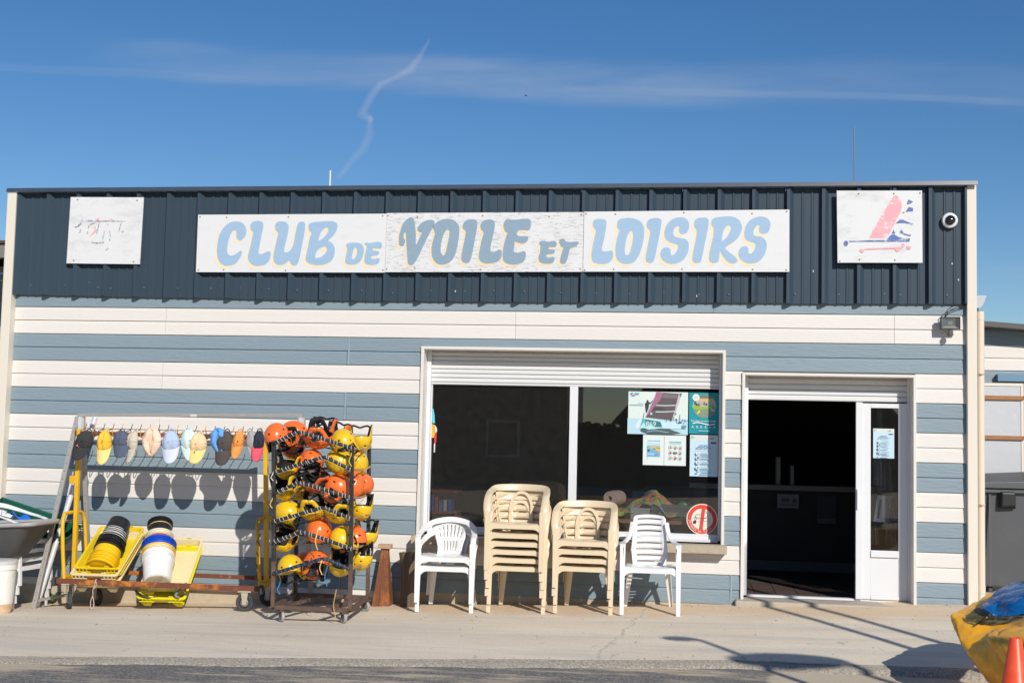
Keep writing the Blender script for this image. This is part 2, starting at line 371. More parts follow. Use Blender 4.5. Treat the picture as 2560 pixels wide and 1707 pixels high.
def yedge(x): return -3.30 + .225 * x + .05 * noise.noise(Vector((x * .9, 0, 3))) + .025 * noise.noise(Vector((x * 5, 0, 3))) if x < 2.2 else -2.805 + .05 * noise.noise(Vector((x * .9, 0, 3))) + .025 * noise.noise(Vector((x * 5, 0, 3)))
g = MB(); g.grid(2, 2, lambda u, v: Vector((-600 + 1200 * u, -600 + 1200 * v, -.45)))
struct(g.build('ground', ground_m, fix=False))
g = MB(); g.grid(240, 60, lambda u, v: Vector((-30 + 60 * u, lerp(-40, yedge(max(-13.9, min(19.9, -30 + 60 * u))) - .05, v), -.158)))
struct(g.build('road', road_m, fix=False))
XS = [-14 + i * .1 for i in range(341)]; g = MB()
def apr(i, j):
    x = XS[i]; ye = yedge(x); y = ye + (1.2 - ye) * j / 16; e = 0
    if j == 0: e = -.004
    return Vector((x, y, gz(x, y) + e + .004 * noise.noise(Vector((x * 1.3, y * 1.8, 1)))))
nx = len(XS)
vs = [apr(i, j) for j in range(17) for i in range(nx)]; fs = [(j * nx + i, j * nx + i + 1, (j + 1) * nx + i + 1, (j + 1) * nx + i) for j in range(16) for i in range(nx - 1)]
g.add(vs, fs); struct(g.build('apron', apron_m, fix=False, smooth=60))
g = MB(); vs = []; w_ = lambda x: .17 + .10 * noise.noise(Vector((x * 1.1, 5, 0))) + .05 * noise.noise(Vector((x * 6, 9, 0)))
for x in XS:
    ye = yedge(x); w = w_(x); z = gz(x, ye)
    vs += [Vector((x, ye + .03, z + .001)), Vector((x, ye - .01, z - .008)), Vector((x, ye - w * .7, z - .014)), Vector((x, ye - w, -.170))]
fs = [(i * 4 + k, i * 4 + k + 1, (i + 1) * 4 + k + 1, (i + 1) * 4 + k) for i in range(nx - 1) for k in range(3)]
g.add(vs, fs); struct(g.build('kerb_strip', edge_m, fix=True, smooth=60))

# ================================================================ the club building
cream = M('siding_cream', (.675, .645, .605), .62, var=.10, vs=3, vcol=(.61, .58, .53), bump=.28, bs=9, stretch=(1.2, 8, 9), rnd=.02)
blue = M('siding_blue', (.205, .270, .315), .6, var=.22, vs=5, vcol=(.245, .31, .355), bump=.6, bs=7, stretch=(1.3, 8, 9), rnd=.035)
navy = M('fascia_navy_metal', (.034, .056, .080), .5, metal=.0, var=.25, vs=3, vcol=(.048, .072, .096), spec=.3, rnd=.05, stretch=(1, 1, .2))
navycap = M('fascia_cap_metal', (.045, .058, .082), .33, spec=.7, var=.3, vs=6, vcol=(.075, .09, .115))
trim_m = M('corner_trim_cream', (.70, .64, .55), .6, var=.18, vs=4, vcol=(.70, .60, .47), stretch=(2, 2, .4))
white_pvc = M('white_pvc', (.70, .71, .73), .35, var=.05, vs=4, vcol=(.70, .69, .66))
slat_m = M('shutter_white', (.66, .665, .67), .45, var=.12, vs=3, vcol=(.66, .64, .6), rnd=.02)
plinth_m = M('plinth_render', (.46, .39, .29), .9, var=.7, vs=4, vcol=(.33, .28, .21), bump=.6, bs=25)
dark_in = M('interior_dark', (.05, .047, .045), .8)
B = thing('club_building', 'blue and cream striped weatherboard sailing club building with dark blue ribbed metal fascia', 'building', (0, 0, 0))
H = .145; ZT = 19.67 * H
WX0, WX1, WZ0, WZ1 = -.945, 2.177, .535, 2.476          # window opening over the trim
DX0, DX1, DZ1 = 2.343, 4.028, 2.257
def boardseg(x0, x1, z0, z1, m, hh=H):
    b = MB(); t = .001 * random.uniform(-1, 1)
    sec = [(-.0005, z1), (-.0055 + t, z1 - .026), (-.0125 + t, z0 + .0025), (-.0105, z0), (.012, z0), (.012, z1)]
    n = 6; vs = [(x, a, c) for x in (x0, x1) for a, c in sec]
    fs = [tuple(range(6))[::-1], tuple(range(6, 12))] + [(i, (i + 1) % 6, 6 + (i + 1) % 6, 6 + i) for i in range(6)]
    b.add(vs, fs); return b.build('cladding_board', m, B)
XL, XR = -5.478, 4.505
for k in range(-1, 21):
    z1 = ZT - k * H; z0 = z1 - H; bl = (k // 2) % 2 == 1
    js = [-1.742 + .01 * (k % 3), 2.052 + (.2 if k >= 18 else 0)] if bl else [-3.748 - .006 * k * .5, .035, 3.824]
    if k == 20: z0 = -.122; segs = [(XL, -3.7), (-3.697, -1.30)]
    else:
        cuts = [XL] + js + [XR]; segs = [(a + .0015, c - .0015) for a, c in zip(cuts, cuts[1:])]
    out = []
    for a, c in segs:
        pieces = [(a, c)]
        for (p, q, lo, hi) in ((WX0 + .004, WX1 - .004, WZ0 - .08, WZ1 - .004), (DX0 + .004, DX1 - .004, -1, DZ1 - .004)):
            new = []
            for (s_, e_) in pieces:
                if z0 >= hi - .03 or z1 <= lo + .02 or e_ <= p or s_ >= q: new.append((s_, e_)); continue
                if s_ < p: new.append((s_, p))
                if e_ > q: new.append((q, e_))
            pieces = new
        out += pieces
    for a, c in out:
        if c - a > .01: boardseg(a, c, z0 + .001, z1 - (.003 if not (k % 2) else .0015), blue if bl else cream)
    if bl and k % 2 == 0 and -1 < k < 20:
        for j in js:
            if (WX0 < j < WX1 and z0 - H < WZ1 - .1 and z1 > WZ0) : continue
            q = MB(); q.box(j - .008, j + .008, -.0165, .0, z0 - H + .004, z1 - .002); q.build('joint_strip', M('joint_strip_blue', (.27, .34, .40), .6), B)
# boards cut to fit above and below the window
for (a, c, z0, z1, bl) in ((WX0 + .004, WX1 - .004, WZ1 - .004, ZT - 2 * H - .0015, 1), (WX0 + .004, WX1 - .004, ZT - 17 * H + .001, .452, 0)):
    b = MB(); b.add([(x, y, z) for x in (a, c) for y, z in ((0, z1), (-.0055, z1 - .02), (-.011, z0), (.012, z0), (.012, z1))], [(0, 1, 2, 3, 4), (9, 8, 7, 6, 5)] + [(i, (i + 1) % 5, 5 + (i + 1) % 5, 5 + i) for i in range(5)])
    b.build('cladding_board', blue if bl else cream, B)
def wallbox(x0, x1, z0, z1, y0=.0125, y1=.26):
    wall_mb.box(x0, x1, y0, y1, z0, z1)
wall_mb = MB()
wallbox(-5.47, WX0 + .028, -.5, 2.95); wallbox(WX1 - .028, DX0 + .026, -.5, 2.95); wallbox(DX1 - .026, 4.5, -.5, 2.95)
wallbox(WX0 + .028, WX1 - .028, WZ1 - .028, 2.95); wallbox(WX0 + .028, WX1 - .028, -.5, WZ0 - .06); wallbox(DX0 + .026, DX1 - .026, DZ1 - .026, 2.95)
wall_mb.box(-5.47, 4.5, .0125, .26, 2.95, 4.05)
wall_mb.box(-5.47, -5.30, .26, 8, -.5, 4.02); wall_mb.box(4.33, 4.5, .26, 8, -.5, 4.02); wall_mb.box(-5.47, 4.5, 8, 8.2, -.5, 4.02)
wall_mb.build('wall', M('wall_core', (.42, .38, .33), .9, bump=.3, bs=20), B)
q = MB(); q.box(-5.50, 4.53, .28, 8.25, 4.02, 4.08); q.build('roof', M('roof_sheet', (.12, .13, .14), .6), B)
# plinth of rough render under the boards
for a_ in ((-5.46, -3.9, -.004, -.09), (-3.9, -1.3, -.006, -.118), (-1.3, DX0 - .06, -.004, -.048), (DX1 + .07, 4.49, -.002, -.05)): MB().box(a_[0], a_[1], a_[2], .0125, -.5, a_[3]).build('plinth', plinth_m, B)
# corner trims
q = MB(); q.box(-5.575, -5.478, -.11, .30, -.5, 4.095); q.box(-5.584, -5.575, -.105, .30, -.5, 4.09); q.build('corner_trim', trim_m, B, bevel=.004)
q = MB(); q.box(4.505, 4.597, -.07, .30, -.5, 4.138); q.build('corner_trim', trim_m, B, bevel=.004)
# fascia: profiled metal sheets, three ribs each; bottom edges step slightly
ribx = [-5.466 + i * .3435 for i in range(30)]
def fz0(x): return 2.978 - .038 * min(1, max(0, (x + 5.2) / 3.4)) + .022 * max(0, (x - 0) / 4.5)
def fz1(x): return 4.096 + .034 * (x + 5.5) / 10
YP, YR = -.036, -.09
def sheet(i0, i1):
    pts = []; xe = ribx[i1] if i1 < len(ribx) else 4.503
    for i in range(i0, min(i1, len(ribx))):
        r = ribx[i]; nxt = min(ribx[i + 1] if i + 1 < len(ribx) else 9, 4.503)
        pts += [(r - .020, YP), (r - .013, YR), (r + .018, YR), (r + .058, YP)]
        for d in (.135, .228):
            if r + d + .02 < nxt: pts += [(r + d, YP), (r + d + .003, YP - .010), (r + d + .018, YP - .010), (r + d + .027, YP)]
    if i1 >= len(ribx): pts.append((4.503, YP))
    else: pts.append((ribx[i1] - .024, YP))
    pts = [(max(-5.477, min(a, 4.503)), b) for a, b in pts]
    P2 = [p for j, p in enumerate(pts) if j == 0 or p[0] > pts[j - 1][0] - 1e-6]
    zz0 = fz0(P2[0][0]) + random.uniform(-.005, .005); zz1 = fz0(P2[-1][0]) + random.uniform(-.003, .003)
    b = MB(); n = len(P2); vs = []
    for a, y in P2:
        f = (a - P2[0][0]) / (P2[-1][0] - P2[0][0]); vs.append((a, y, zz0 + (zz1 - zz0) * f))
    vs += [(a, y, fz1(a)) for a, y in P2]
    vs += [(a, y + .0025, v[2]) for (a, y), v in zip(P2, vs[:n])]; vs += [(a, y + .0025, fz1(a)) for a, y in P2]
    fs = []
    for j in range(n - 1):
        fs += [(j, j + 1, n + j + 1, n + j), (2 * n + j + 1, 2 * n + j, 3 * n + j, 3 * n + j + 1), (j + 1, j, 2 * n + j, 2 * n + j + 1)]
    b.add(vs, fs); return b.build('metal_sheet', navy, B, fix=False)
for i in range(0, 30, 3): sheet(i, i + 3)
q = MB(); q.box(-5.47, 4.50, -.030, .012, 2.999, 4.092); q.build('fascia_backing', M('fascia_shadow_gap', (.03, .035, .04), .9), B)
for (a, c) in ((-5.59, -4.43), (-4.428, -.98), (-.978, 1.42), (1.422, 4.60)):
    b = MB(); zc = lambda x: 4.098 + .034 * (x + 5.5) / 10
    vs = []
    for x in (a, c):
        z = zc(x); vs += [(x, -.122, z), (x, -.114, z + .040), (x, .05, z + .058), (x, .3, z + .058), (x, .3, z + .050), (x, -.104, z + .030), (x, -.112, z), (x, -.122, z - .004)]
    b.add(vs, [tuple(range(8))[::-1], tuple(range(8, 16))] + [(i, (i + 1) % 8, 8 + (i + 1) % 8, 8 + i) for i in range(8)])
    b.build('roof_flashing', navycap, B)
q = MB()
for x in (-5.30, -4.90, -4.52, -4.38, -4.0, -3.62, -3.25, -2.92, -2.61, -2.3, -1.96, -1.6, -1.27, -.86, -.5, -.2, .12, .5, .86, 1.2, 1.55, 1.9, 2.2, 2.85, 3.28, 3.72, 3.87, 4.32):
    z = fz0(x) + random.uniform(.085, .12); q.lathe([(.010, 0), (.011, .003), (.006, .007), (0.0001, .008)], (x, YP - .003, z), Matrix.Rotation(pi / 2, 3, 'X'), 8)
tag(q.build('screw', M('screw_blued', (.10, .14, .18), .4, metal=.3), B), None, kind='stuff')
q = MB()                                                           # chips and bird droppings on the fascia
for x, z in ((3.03, 3.28), (-3.40, 3.05), (4.37, 3.36), (4.05, 3.42), (4.43, 3.2), (3.9, 3.5), (-4.63, 3.12), (1.88, 3.02), (-.6, 3.05)):
    q.prism([(x + .007 * cos(a) * (1 + .5 * sin(3 * a + x)), z + .012 * sin(a)) for a in [i * pi / 4 for i in range(8)]], lambda a, b: (a, YP - .0075, b), (0, .001, 0))
tag(q.build('paint_chip', M('chip_white', (.5, .52, .52), .8), B), None, kind='stuff')

# ---- sign boards ---------------------------------------------------------
def board_mat(name, wear, vs=5, stretch=(1, 1, 6), base=(.675, .68, .69), wcol=(.33, .33, .33), lo=.55, hi=.7):
    if name in MATS: return MATS[name]
    m = M(name, base, .55); t = m.node_tree; n = t.nodes; l = t.links; b = n['Principled BSDF']
    g = n.new('ShaderNodeNewGeometry'); mp = n.new('ShaderNodeMapping'); mp.inputs['Scale'].default_value = stretch; l.new(g.outputs['Position'], mp.inputs[0])
    z = n.new('ShaderNodeTexNoise'); z.inputs['Scale'].default_value = vs; z.inputs['Detail'].default_value = 11; z.inputs['Roughness'].default_value = .78; l.new(mp.outputs[0], z.inputs['Vector'])
    r = n.new('ShaderNodeMapRange'); l.new(z.outputs['Fac'], r.inputs[0]); r.inputs[1].default_value = lo; r.inputs[2].default_value = hi; r.inputs[4].default_value = wear
    x = n.new('ShaderNodeMix'); x.data_type = 'RGBA'; l.new(r.outputs[0], x.inputs['Factor']); x.inputs['A'].default_value = (*base, 1); x.inputs['B'].default_value = (*wcol, 1)
    l.new(x.outputs['Result'], b.inputs['Base Color']); return m
ply_clean = board_mat('sign_white_clean', .45, 3, (1, 1, 3.5), lo=.52, hi=.8, wcol=(.55, .54, .52))
ply_worn = board_mat('sign_white_worn', .9, 13, (1, 1, 5), lo=.51, hi=.66, wcol=(.27, .265, .26))
ply_sm = board_mat('sign_white_smudged', .65, 3.4, (1, 1, 2.2), lo=.50, hi=.74, wcol=(.40, .40, .39))
edge_w = M('sign_edge', (.62, .58, .5), .8)
lb = board_mat('letter_blue', .5, 4, (1, 1, 4), (.31, .455, .62), (.25, .38, .53), .5, .75)
lbw = board_mat('letter_blue_worn', .95, 18, (1, 1, 4), (.21, .35, .50), (.27, .30, .31), .43, .60)
lc = M('letter_cream', (.80, .67, .45), .6); lcw = board_mat('letter_cream_worn', .8, 9, (1, 1, 7), (.78, .64, .42), (.55, .5, .42), .5, .6)
def signboard(name, label, corners, y, mt, screws):
    t = thing(name, label, 'sign', (corners[0][0], y + .006, corners[0][1]))
    ox, oy, oz = t.location
    b = MB(); b.prism([(x - ox, z - oz) for x, z in corners], lambda a, c: (a, y - oy, c), (0, .012, 0)); b.build('panel', mt, t)
    s = MB()
    for x, z in screws: s.lathe([(.009, 0), (.008, .003), (.0001, .004)], (x - ox, y - .0005 - oy, z - oz), Matrix.Rotation(pi / 2, 3, 'X'), 8)
    if screws: tag(s.build('screw', M('rusty_screw', (.30, .22, .10), .8), t), None, kind='stuff')
    return t
GLY = [[('C',[[(-3.096,3.717),(-3.039,3.76),(-2.971,3.771),(-2.912,3.76),(-2.872,3.722),(-2.855,3.67),(-2.863,3.623),(-2.891,3.585),(-2.924,3.568),(-2.954,3.585),(-2.967,3.618),(-2.962,3.651),(-2.97,3.67),(-2.992,3.675),(-3.02,3.651),(-3.042,3.594),(-3.057,3.518),(-3.059,3.452),(-3.043,3.419),(-3.015,3.405),(-2.981,3.412),(-2.948,3.433),(-2.915,3.457),(-2.898,3.454),(-2.894,3.433),(-2.908,3.396),(-2.935,3.348),(-2.972,3.315),(-3.021,3.299),(-3.069,3.296),(-3.119,3.317),(-3.155,3.366),(-3.171,3.433),(-3.171,3.508),(-3.16,3.594),(-3.134,3.665)]]),('L',[[(-2.807,3.68),(-2.815,3.717),(-2.807,3.751),(-2.776,3.771),(-2.733,3.778),(-2.694,3.771),(-2.673,3.748),(-2.672,3.708),(-2.684,3.642),(-2.699,3.547),(-2.713,3.453),(-2.709,3.427),(-2.68,3.423),(-2.647,3.434),(-2.613,3.453),(-2.589,3.45),(-2.579,3.43),(-2.581,3.387),(-2.6,3.345),(-2.637,3.312),(-2.69,3.297),(-2.748,3.297),(-2.793,3.321),(-2.818,3.349),(-2.828,3.396),(-2.813,3.472),(-2.795,3.566),(-2.781,3.646),(-2.787,3.663)]]),('U',[[(-2.535,3.68),(-2.543,3.718),(-2.533,3.751),(-2.504,3.769),(-2.461,3.771),(-2.422,3.76),(-2.397,3.732),(-2.393,3.694),(-2.406,3.604),(-2.423,3.529),(-2.435,3.463),(-2.424,3.444),(-2.4,3.443),(-2.367,3.463),(-2.34,3.51),(-2.328,3.567),(-2.316,3.642),(-2.3,3.727),(-2.286,3.755),(-2.258,3.768),(-2.229,3.765),(-2.214,3.741),(-2.214,3.689),(-2.226,3.605),(-2.243,3.501),(-2.259,3.398),(-2.28,3.327),(-2.304,3.304),(-2.332,3.304),(-2.357,3.322),(-2.37,3.351),(-2.382,3.351),(-2.41,3.327),(-2.453,3.308),(-2.497,3.308),(-2.531,3.331),(-2.549,3.373),(-2.545,3.435),(-2.529,3.519),(-2.513,3.604),(-2.505,3.647),(-2.52,3.663)]]),('B',[[(-2.168,3.675),(-2.179,3.713),(-2.166,3.746),(-2.123,3.763),(-2.061,3.769),(-1.994,3.774),(-1.927,3.774),(-1.883,3.76),(-1.861,3.727),(-1.867,3.69),(-1.889,3.643),(-1.921,3.605),(-1.958,3.568),(-1.924,3.549),(-1.894,3.511),(-1.883,3.465),(-1.89,3.399),(-1.922,3.352),(-1.978,3.319),(-2.045,3.307),(-2.112,3.312),(-2.17,3.331),(-2.195,3.361),(-2.192,3.417),(-2.176,3.501),(-2.16,3.595),(-2.143,3.647)],[(-2.059,3.567),(-2.058,3.605),(-2.038,3.661),(-2.001,3.697),(-1.972,3.704),(-1.962,3.685),(-1.97,3.647),(-2.007,3.6)],[(-2.091,3.389),(-2.083,3.445),(-2.051,3.483),(-2.004,3.502),(-1.979,3.497),(-1.969,3.474),(-1.982,3.436),(-2.024,3.399),(-2.066,3.385)]]),('d',[[(-1.75,3.488),(-1.762,3.512),(-1.752,3.535),(-1.709,3.545),(-1.643,3.545),(-1.599,3.531),(-1.574,3.494),(-1.571,3.447),(-1.585,3.391),(-1.612,3.344),(-1.654,3.318),(-1.711,3.313),(-1.754,3.323),(-1.769,3.348),(-1.762,3.409),(-1.752,3.456)],[(-1.696,3.374),(-1.691,3.437),(-1.674,3.489),(-1.655,3.491),(-1.644,3.465),(-1.648,3.419),(-1.668,3.381)]]),('e',[[(-1.542,3.512),(-1.561,3.526),(-1.557,3.545),(-1.519,3.543),(-1.462,3.55),(-1.415,3.555),(-1.385,3.545),(-1.379,3.517),(-1.389,3.485),(-1.432,3.485),(-1.47,3.486),(-1.474,3.466),(-1.436,3.461),(-1.407,3.447),(-1.416,3.419),(-1.458,3.408),(-1.482,3.405),(-1.486,3.382),(-1.457,3.375),(-1.41,3.384),(-1.4,3.368),(-1.407,3.336),(-1.441,3.315),(-1.502,3.312),(-1.55,3.326),(-1.562,3.354),(-1.558,3.419),(-1.545,3.475)]])],[('V',[[(-1.112,3.799),(-1.083,3.813),(-1.053,3.803),(-1.038,3.765),(-1.025,3.678),(-1.019,3.61),(-1.02,3.562),(-1.011,3.528),(-0.993,3.572),(-0.975,3.61),(-0.959,3.651),(-0.986,3.659),(-1.004,3.678),(-1.002,3.707),(-0.974,3.745),(-0.931,3.774),(-0.882,3.786),(-0.839,3.782),(-0.825,3.76),(-0.837,3.716),(-0.869,3.659),(-0.906,3.582),(-0.942,3.504),(-0.979,3.418),(-1.016,3.35),(-1.044,3.317),(-1.078,3.313),(-1.098,3.34),(-1.107,3.417),(-1.116,3.514),(-1.122,3.581),(-1.126,3.629),(-1.137,3.658),(-1.149,3.629),(-1.148,3.591),(-1.132,3.572),(-1.143,3.523),(-1.162,3.509),(-1.185,3.514),(-1.197,3.542),(-1.199,3.61),(-1.182,3.687),(-1.155,3.755)]]),('O',[[(-0.831,3.678),(-0.843,3.707),(-0.823,3.745),(-0.775,3.779),(-0.718,3.796),(-0.659,3.795),(-0.61,3.774),(-0.576,3.736),(-0.562,3.688),(-0.567,3.592),(-0.579,3.505),(-0.601,3.419),(-0.638,3.361),(-0.686,3.328),(-0.743,3.318),(-0.792,3.332),(-0.832,3.38),(-0.848,3.437),(-0.848,3.514),(-0.833,3.582),(-0.82,3.639)],[(-0.722,3.414),(-0.741,3.428),(-0.754,3.466),(-0.749,3.543),(-0.732,3.62),(-0.705,3.673),(-0.681,3.683),(-0.666,3.664),(-0.669,3.611),(-0.686,3.515),(-0.703,3.438)]]),('I',[[(-0.497,3.669),(-0.526,3.697),(-0.523,3.745),(-0.49,3.782),(-0.442,3.793),(-0.398,3.789),(-0.376,3.765),(-0.377,3.707),(-0.394,3.602),(-0.41,3.496),(-0.427,3.4),(-0.45,3.348),(-0.483,3.335),(-0.517,3.345),(-0.534,3.376),(-0.532,3.429),(-0.517,3.515),(-0.5,3.611)]]),('L',[[(-0.314,3.664),(-0.338,3.693),(-0.341,3.736),(-0.316,3.774),(-0.273,3.79),(-0.225,3.788),(-0.196,3.769),(-0.192,3.717),(-0.207,3.63),(-0.224,3.544),(-0.232,3.473),(-0.212,3.451),(-0.179,3.459),(-0.146,3.478),(-0.117,3.468),(-0.112,3.43),(-0.125,3.382),(-0.162,3.349),(-0.234,3.332),(-0.291,3.334),(-0.335,3.358),(-0.352,3.401),(-0.343,3.477),(-0.326,3.573),(-0.308,3.64)]]),('E',[[(-0.084,3.669),(-0.101,3.717),(-0.095,3.76),(-0.072,3.791),(-0.015,3.788),(0.052,3.791),(0.119,3.798),(0.166,3.793),(0.186,3.764),(0.182,3.717),(0.164,3.679),(0.112,3.679),(0.055,3.674),(0.041,3.631),(0.08,3.617),(0.142,3.617),(0.159,3.598),(0.148,3.564),(0.105,3.54),(0.048,3.55),(0.021,3.559),(0.016,3.507),(0.012,3.459),(0.05,3.445),(0.098,3.457),(0.131,3.455),(0.138,3.421),(0.128,3.374),(0.091,3.336),(0.015,3.321),(-0.052,3.33),(-0.093,3.364),(-0.104,3.421),(-0.094,3.516),(-0.077,3.592),(-0.061,3.65)]]),('e',[[(0.286,3.517),(0.272,3.536),(0.281,3.56),(0.309,3.569),(0.371,3.56),(0.423,3.568),(0.451,3.555),(0.452,3.522),(0.433,3.503),(0.381,3.503),(0.372,3.484),(0.405,3.479),(0.434,3.475),(0.434,3.446),(0.406,3.432),(0.359,3.427),(0.35,3.403),(0.379,3.396),(0.421,3.405),(0.434,3.385),(0.422,3.347),(0.375,3.332),(0.309,3.337),(0.275,3.36),(0.27,3.403),(0.283,3.45)]]),('t',[[(0.49,3.527),(0.478,3.555),(0.488,3.584),(0.517,3.591),(0.54,3.579),(0.545,3.565),(0.597,3.557),(0.654,3.563),(0.677,3.558),(0.673,3.532),(0.645,3.508),(0.594,3.489),(0.581,3.442),(0.568,3.385),(0.545,3.338),(0.517,3.331),(0.493,3.347),(0.495,3.394),(0.51,3.451),(0.523,3.499),(0.499,3.508)]])],[('L',[[(0.844,3.689),(0.822,3.722),(0.823,3.766),(0.847,3.791),(0.891,3.795),(0.94,3.79),(0.959,3.766),(0.956,3.707),(0.943,3.619),(0.925,3.531),(0.916,3.482),(0.936,3.46),(0.979,3.464),(1.013,3.472),(1.033,3.448),(1.031,3.404),(1.01,3.365),(0.967,3.337),(0.899,3.333),(0.841,3.344),(0.816,3.379),(0.812,3.432),(0.823,3.521),(0.841,3.609),(0.851,3.668)]]),('O',[[(1.092,3.678),(1.072,3.702),(1.068,3.746),(1.085,3.786),(1.133,3.802),(1.201,3.805),(1.269,3.79),(1.317,3.756),(1.342,3.697),(1.342,3.619),(1.33,3.541),(1.312,3.473),(1.284,3.405),(1.246,3.356),(1.189,3.334),(1.121,3.341),(1.077,3.375),(1.057,3.433),(1.056,3.511),(1.069,3.59),(1.085,3.648)],[(1.154,3.443),(1.152,3.512),(1.166,3.59),(1.189,3.653),(1.213,3.673),(1.23,3.648),(1.23,3.58),(1.215,3.502),(1.197,3.443),(1.173,3.424)]]),('I',[[(1.4,3.678),(1.371,3.707),(1.37,3.756),(1.394,3.79),(1.442,3.805),(1.49,3.803),(1.517,3.78),(1.513,3.727),(1.502,3.649),(1.484,3.551),(1.466,3.454),(1.448,3.376),(1.42,3.345),(1.386,3.347),(1.364,3.371),(1.366,3.434),(1.383,3.532),(1.401,3.629)]]),('S',[[(1.658,3.805),(1.71,3.812),(1.758,3.8),(1.792,3.761),(1.795,3.707),(1.774,3.659),(1.736,3.641),(1.703,3.649),(1.693,3.678),(1.697,3.712),(1.678,3.722),(1.649,3.698),(1.636,3.649),(1.655,3.615),(1.703,3.6),(1.756,3.591),(1.788,3.562),(1.795,3.503),(1.782,3.445),(1.744,3.382),(1.687,3.346),(1.621,3.336),(1.563,3.352),(1.524,3.386),(1.509,3.43),(1.518,3.474),(1.547,3.501),(1.585,3.503),(1.609,3.488),(1.614,3.454),(1.62,3.425),(1.639,3.427),(1.667,3.455),(1.687,3.503),(1.675,3.534),(1.628,3.547),(1.579,3.571),(1.552,3.61),(1.549,3.668),(1.568,3.727),(1.605,3.776)]]),('J',[[(1.869,3.683),(1.845,3.717),(1.849,3.771),(1.877,3.8),(1.925,3.809),(1.968,3.805),(1.989,3.78),(1.986,3.717),(1.97,3.63),(1.952,3.533),(1.934,3.436),(1.916,3.363),(1.887,3.347),(1.849,3.35),(1.832,3.378),(1.837,3.445),(1.855,3.542),(1.87,3.63)]]),('R',[[(2.04,3.7),(2.018,3.732),(2.02,3.78),(2.048,3.804),(2.11,3.816),(2.186,3.822),(2.252,3.809),(2.299,3.775),(2.321,3.722),(2.315,3.669),(2.287,3.611),(2.24,3.562),(2.16,3.504),(2.189,3.466),(2.237,3.427),(2.275,3.389),(2.275,3.36),(2.242,3.342),(2.2,3.348),(2.162,3.379),(2.128,3.427),(2.104,3.466),(2.1,3.417),(2.091,3.369),(2.063,3.348),(2.02,3.351),(1.999,3.378),(2.0,3.446),(2.018,3.533),(2.036,3.62)],[(2.124,3.572),(2.128,3.63),(2.144,3.688),(2.177,3.725),(2.204,3.722),(2.211,3.693),(2.192,3.64),(2.159,3.596)]]),('s',[[(2.469,3.814),(2.516,3.819),(2.567,3.804),(2.599,3.765),(2.599,3.708),(2.578,3.659),(2.536,3.642),(2.498,3.655),(2.49,3.688),(2.493,3.722),(2.474,3.729),(2.446,3.698),(2.434,3.654),(2.452,3.623),(2.503,3.616),(2.546,3.592),(2.568,3.544),(2.563,3.486),(2.538,3.419),(2.491,3.366),(2.426,3.343),(2.36,3.351),(2.312,3.384),(2.29,3.427),(2.295,3.476),(2.321,3.51),(2.363,3.517),(2.387,3.495),(2.387,3.462),(2.406,3.442),(2.434,3.462),(2.454,3.505),(2.452,3.544),(2.424,3.558),(2.377,3.572),(2.348,3.611),(2.346,3.669),(2.366,3.737),(2.412,3.79)]])]]
sb1 = signboard('sign_board', 'long white board painted CLUB DE in pale blue rounded letters', [(-3.396, 3.228), (-1.3405, 3.234), (-1.338, 3.853), (-3.398, 3.844)], -.105, ply_clean, [(-3.37, 3.25), (-3.375, 3.82), (-3.08, 3.815), (-2.4, 3.82), (-1.38, 3.83), (-3.09, 3.255), (-2.41, 3.25), (-1.36, 3.26)])
sb2 = signboard('sign_board', 'weathered grey-white middle board painted VOILE ET in worn blue letters', [(-1.3375, 3.238), (.7245, 3.252), (.7255, 3.867), (-1.3365, 3.859)], -.107, ply_worn, [(-1.01, 3.82), (-.32, 3.83), (.37, 3.82), (-1.02, 3.28), (-.33, 3.27), (.70, 3.84), (.70, 3.28), (-1.32, 3.27), (-1.325, 3.83)])
sb3 = signboard('sign_board', 'long white board painted LOISIRS in pale blue rounded letters', [(.7285, 3.254), (2.791, 3.262), (2.788, 3.890), (.730, 3.871)], -.105, ply_clean, [(1.05, 3.845), (1.74, 3.86), (2.42, 3.85), (2.76, 3.87), (1.04, 3.28), (1.73, 3.285), (2.43, 3.285), (2.76, 3.28), (.745, 3.27), (.75, 3.85)])
for bi, sb, bm_, cm in ((0, sb1, lb, lc), (1, sb2, lbw, lcw), (2, sb3, lb, lc)):
    ox, oy, oz = sb.location; yl = (-.107 if bi == 1 else -.105)
    for ch, loops in GLY[bi]:
        L = [smooth_loop([(x - ox, z - oz) for x, z in lp], 4) for lp in loops]
        b = MB(); b.flat(L, yl - .0022 - oy); lt = b.build('letter', bm_, sb, fix=False)
        c = MB(); big = []
        for k_, lp in enumerate(L): big.append([(x - .022, z - .026) for x, z in lp])
        c.flat(big, yl - .0012 - oy); c.build('letter_shadow', cm, lt, fix=False)
# square boards
sL = signboard('sign_board', 'square white board with faded pink and black traces of a drawing, left end of fascia', [(-4.862, 3.316), (-4.029, 3.310), (-4.018, 4.033), (-4.850, 4.039)], -.105, ply_sm, [(-4.77, 4.01), (-4.09, 4.00), (-4.78, 3.345), (-4.10, 3.335)])
sR = signboard('sign_board', 'square white board painted with a pink and blue land yacht, right end of fascia', [(3.259, 3.355), (4.074, 3.357), (4.070, 4.075), (3.248, 4.077)], -.118, ply_sm, [(3.46, 4.045), (3.80, 4.045), (3.47, 3.385), (3.81, 3.382), (4.05, 4.05), (3.28, 3.37)])
pinkw = board_mat('faded_pink_paint', .95, 12, (1, 1, 2.2), (.80, .36, .40), (.665, .68, .70), .54, .62)
bluew = board_mat('faded_navy_paint', .95, 12, (1, 1, 2.2), (.09, .15, .38), (.665, .68, .70), .56, .64)
blkw = board_mat('faded_black_paint', 1, 26, (1, 1, 1.2), (.12, .14, .22), (.665, .68, .70), .44, .54)
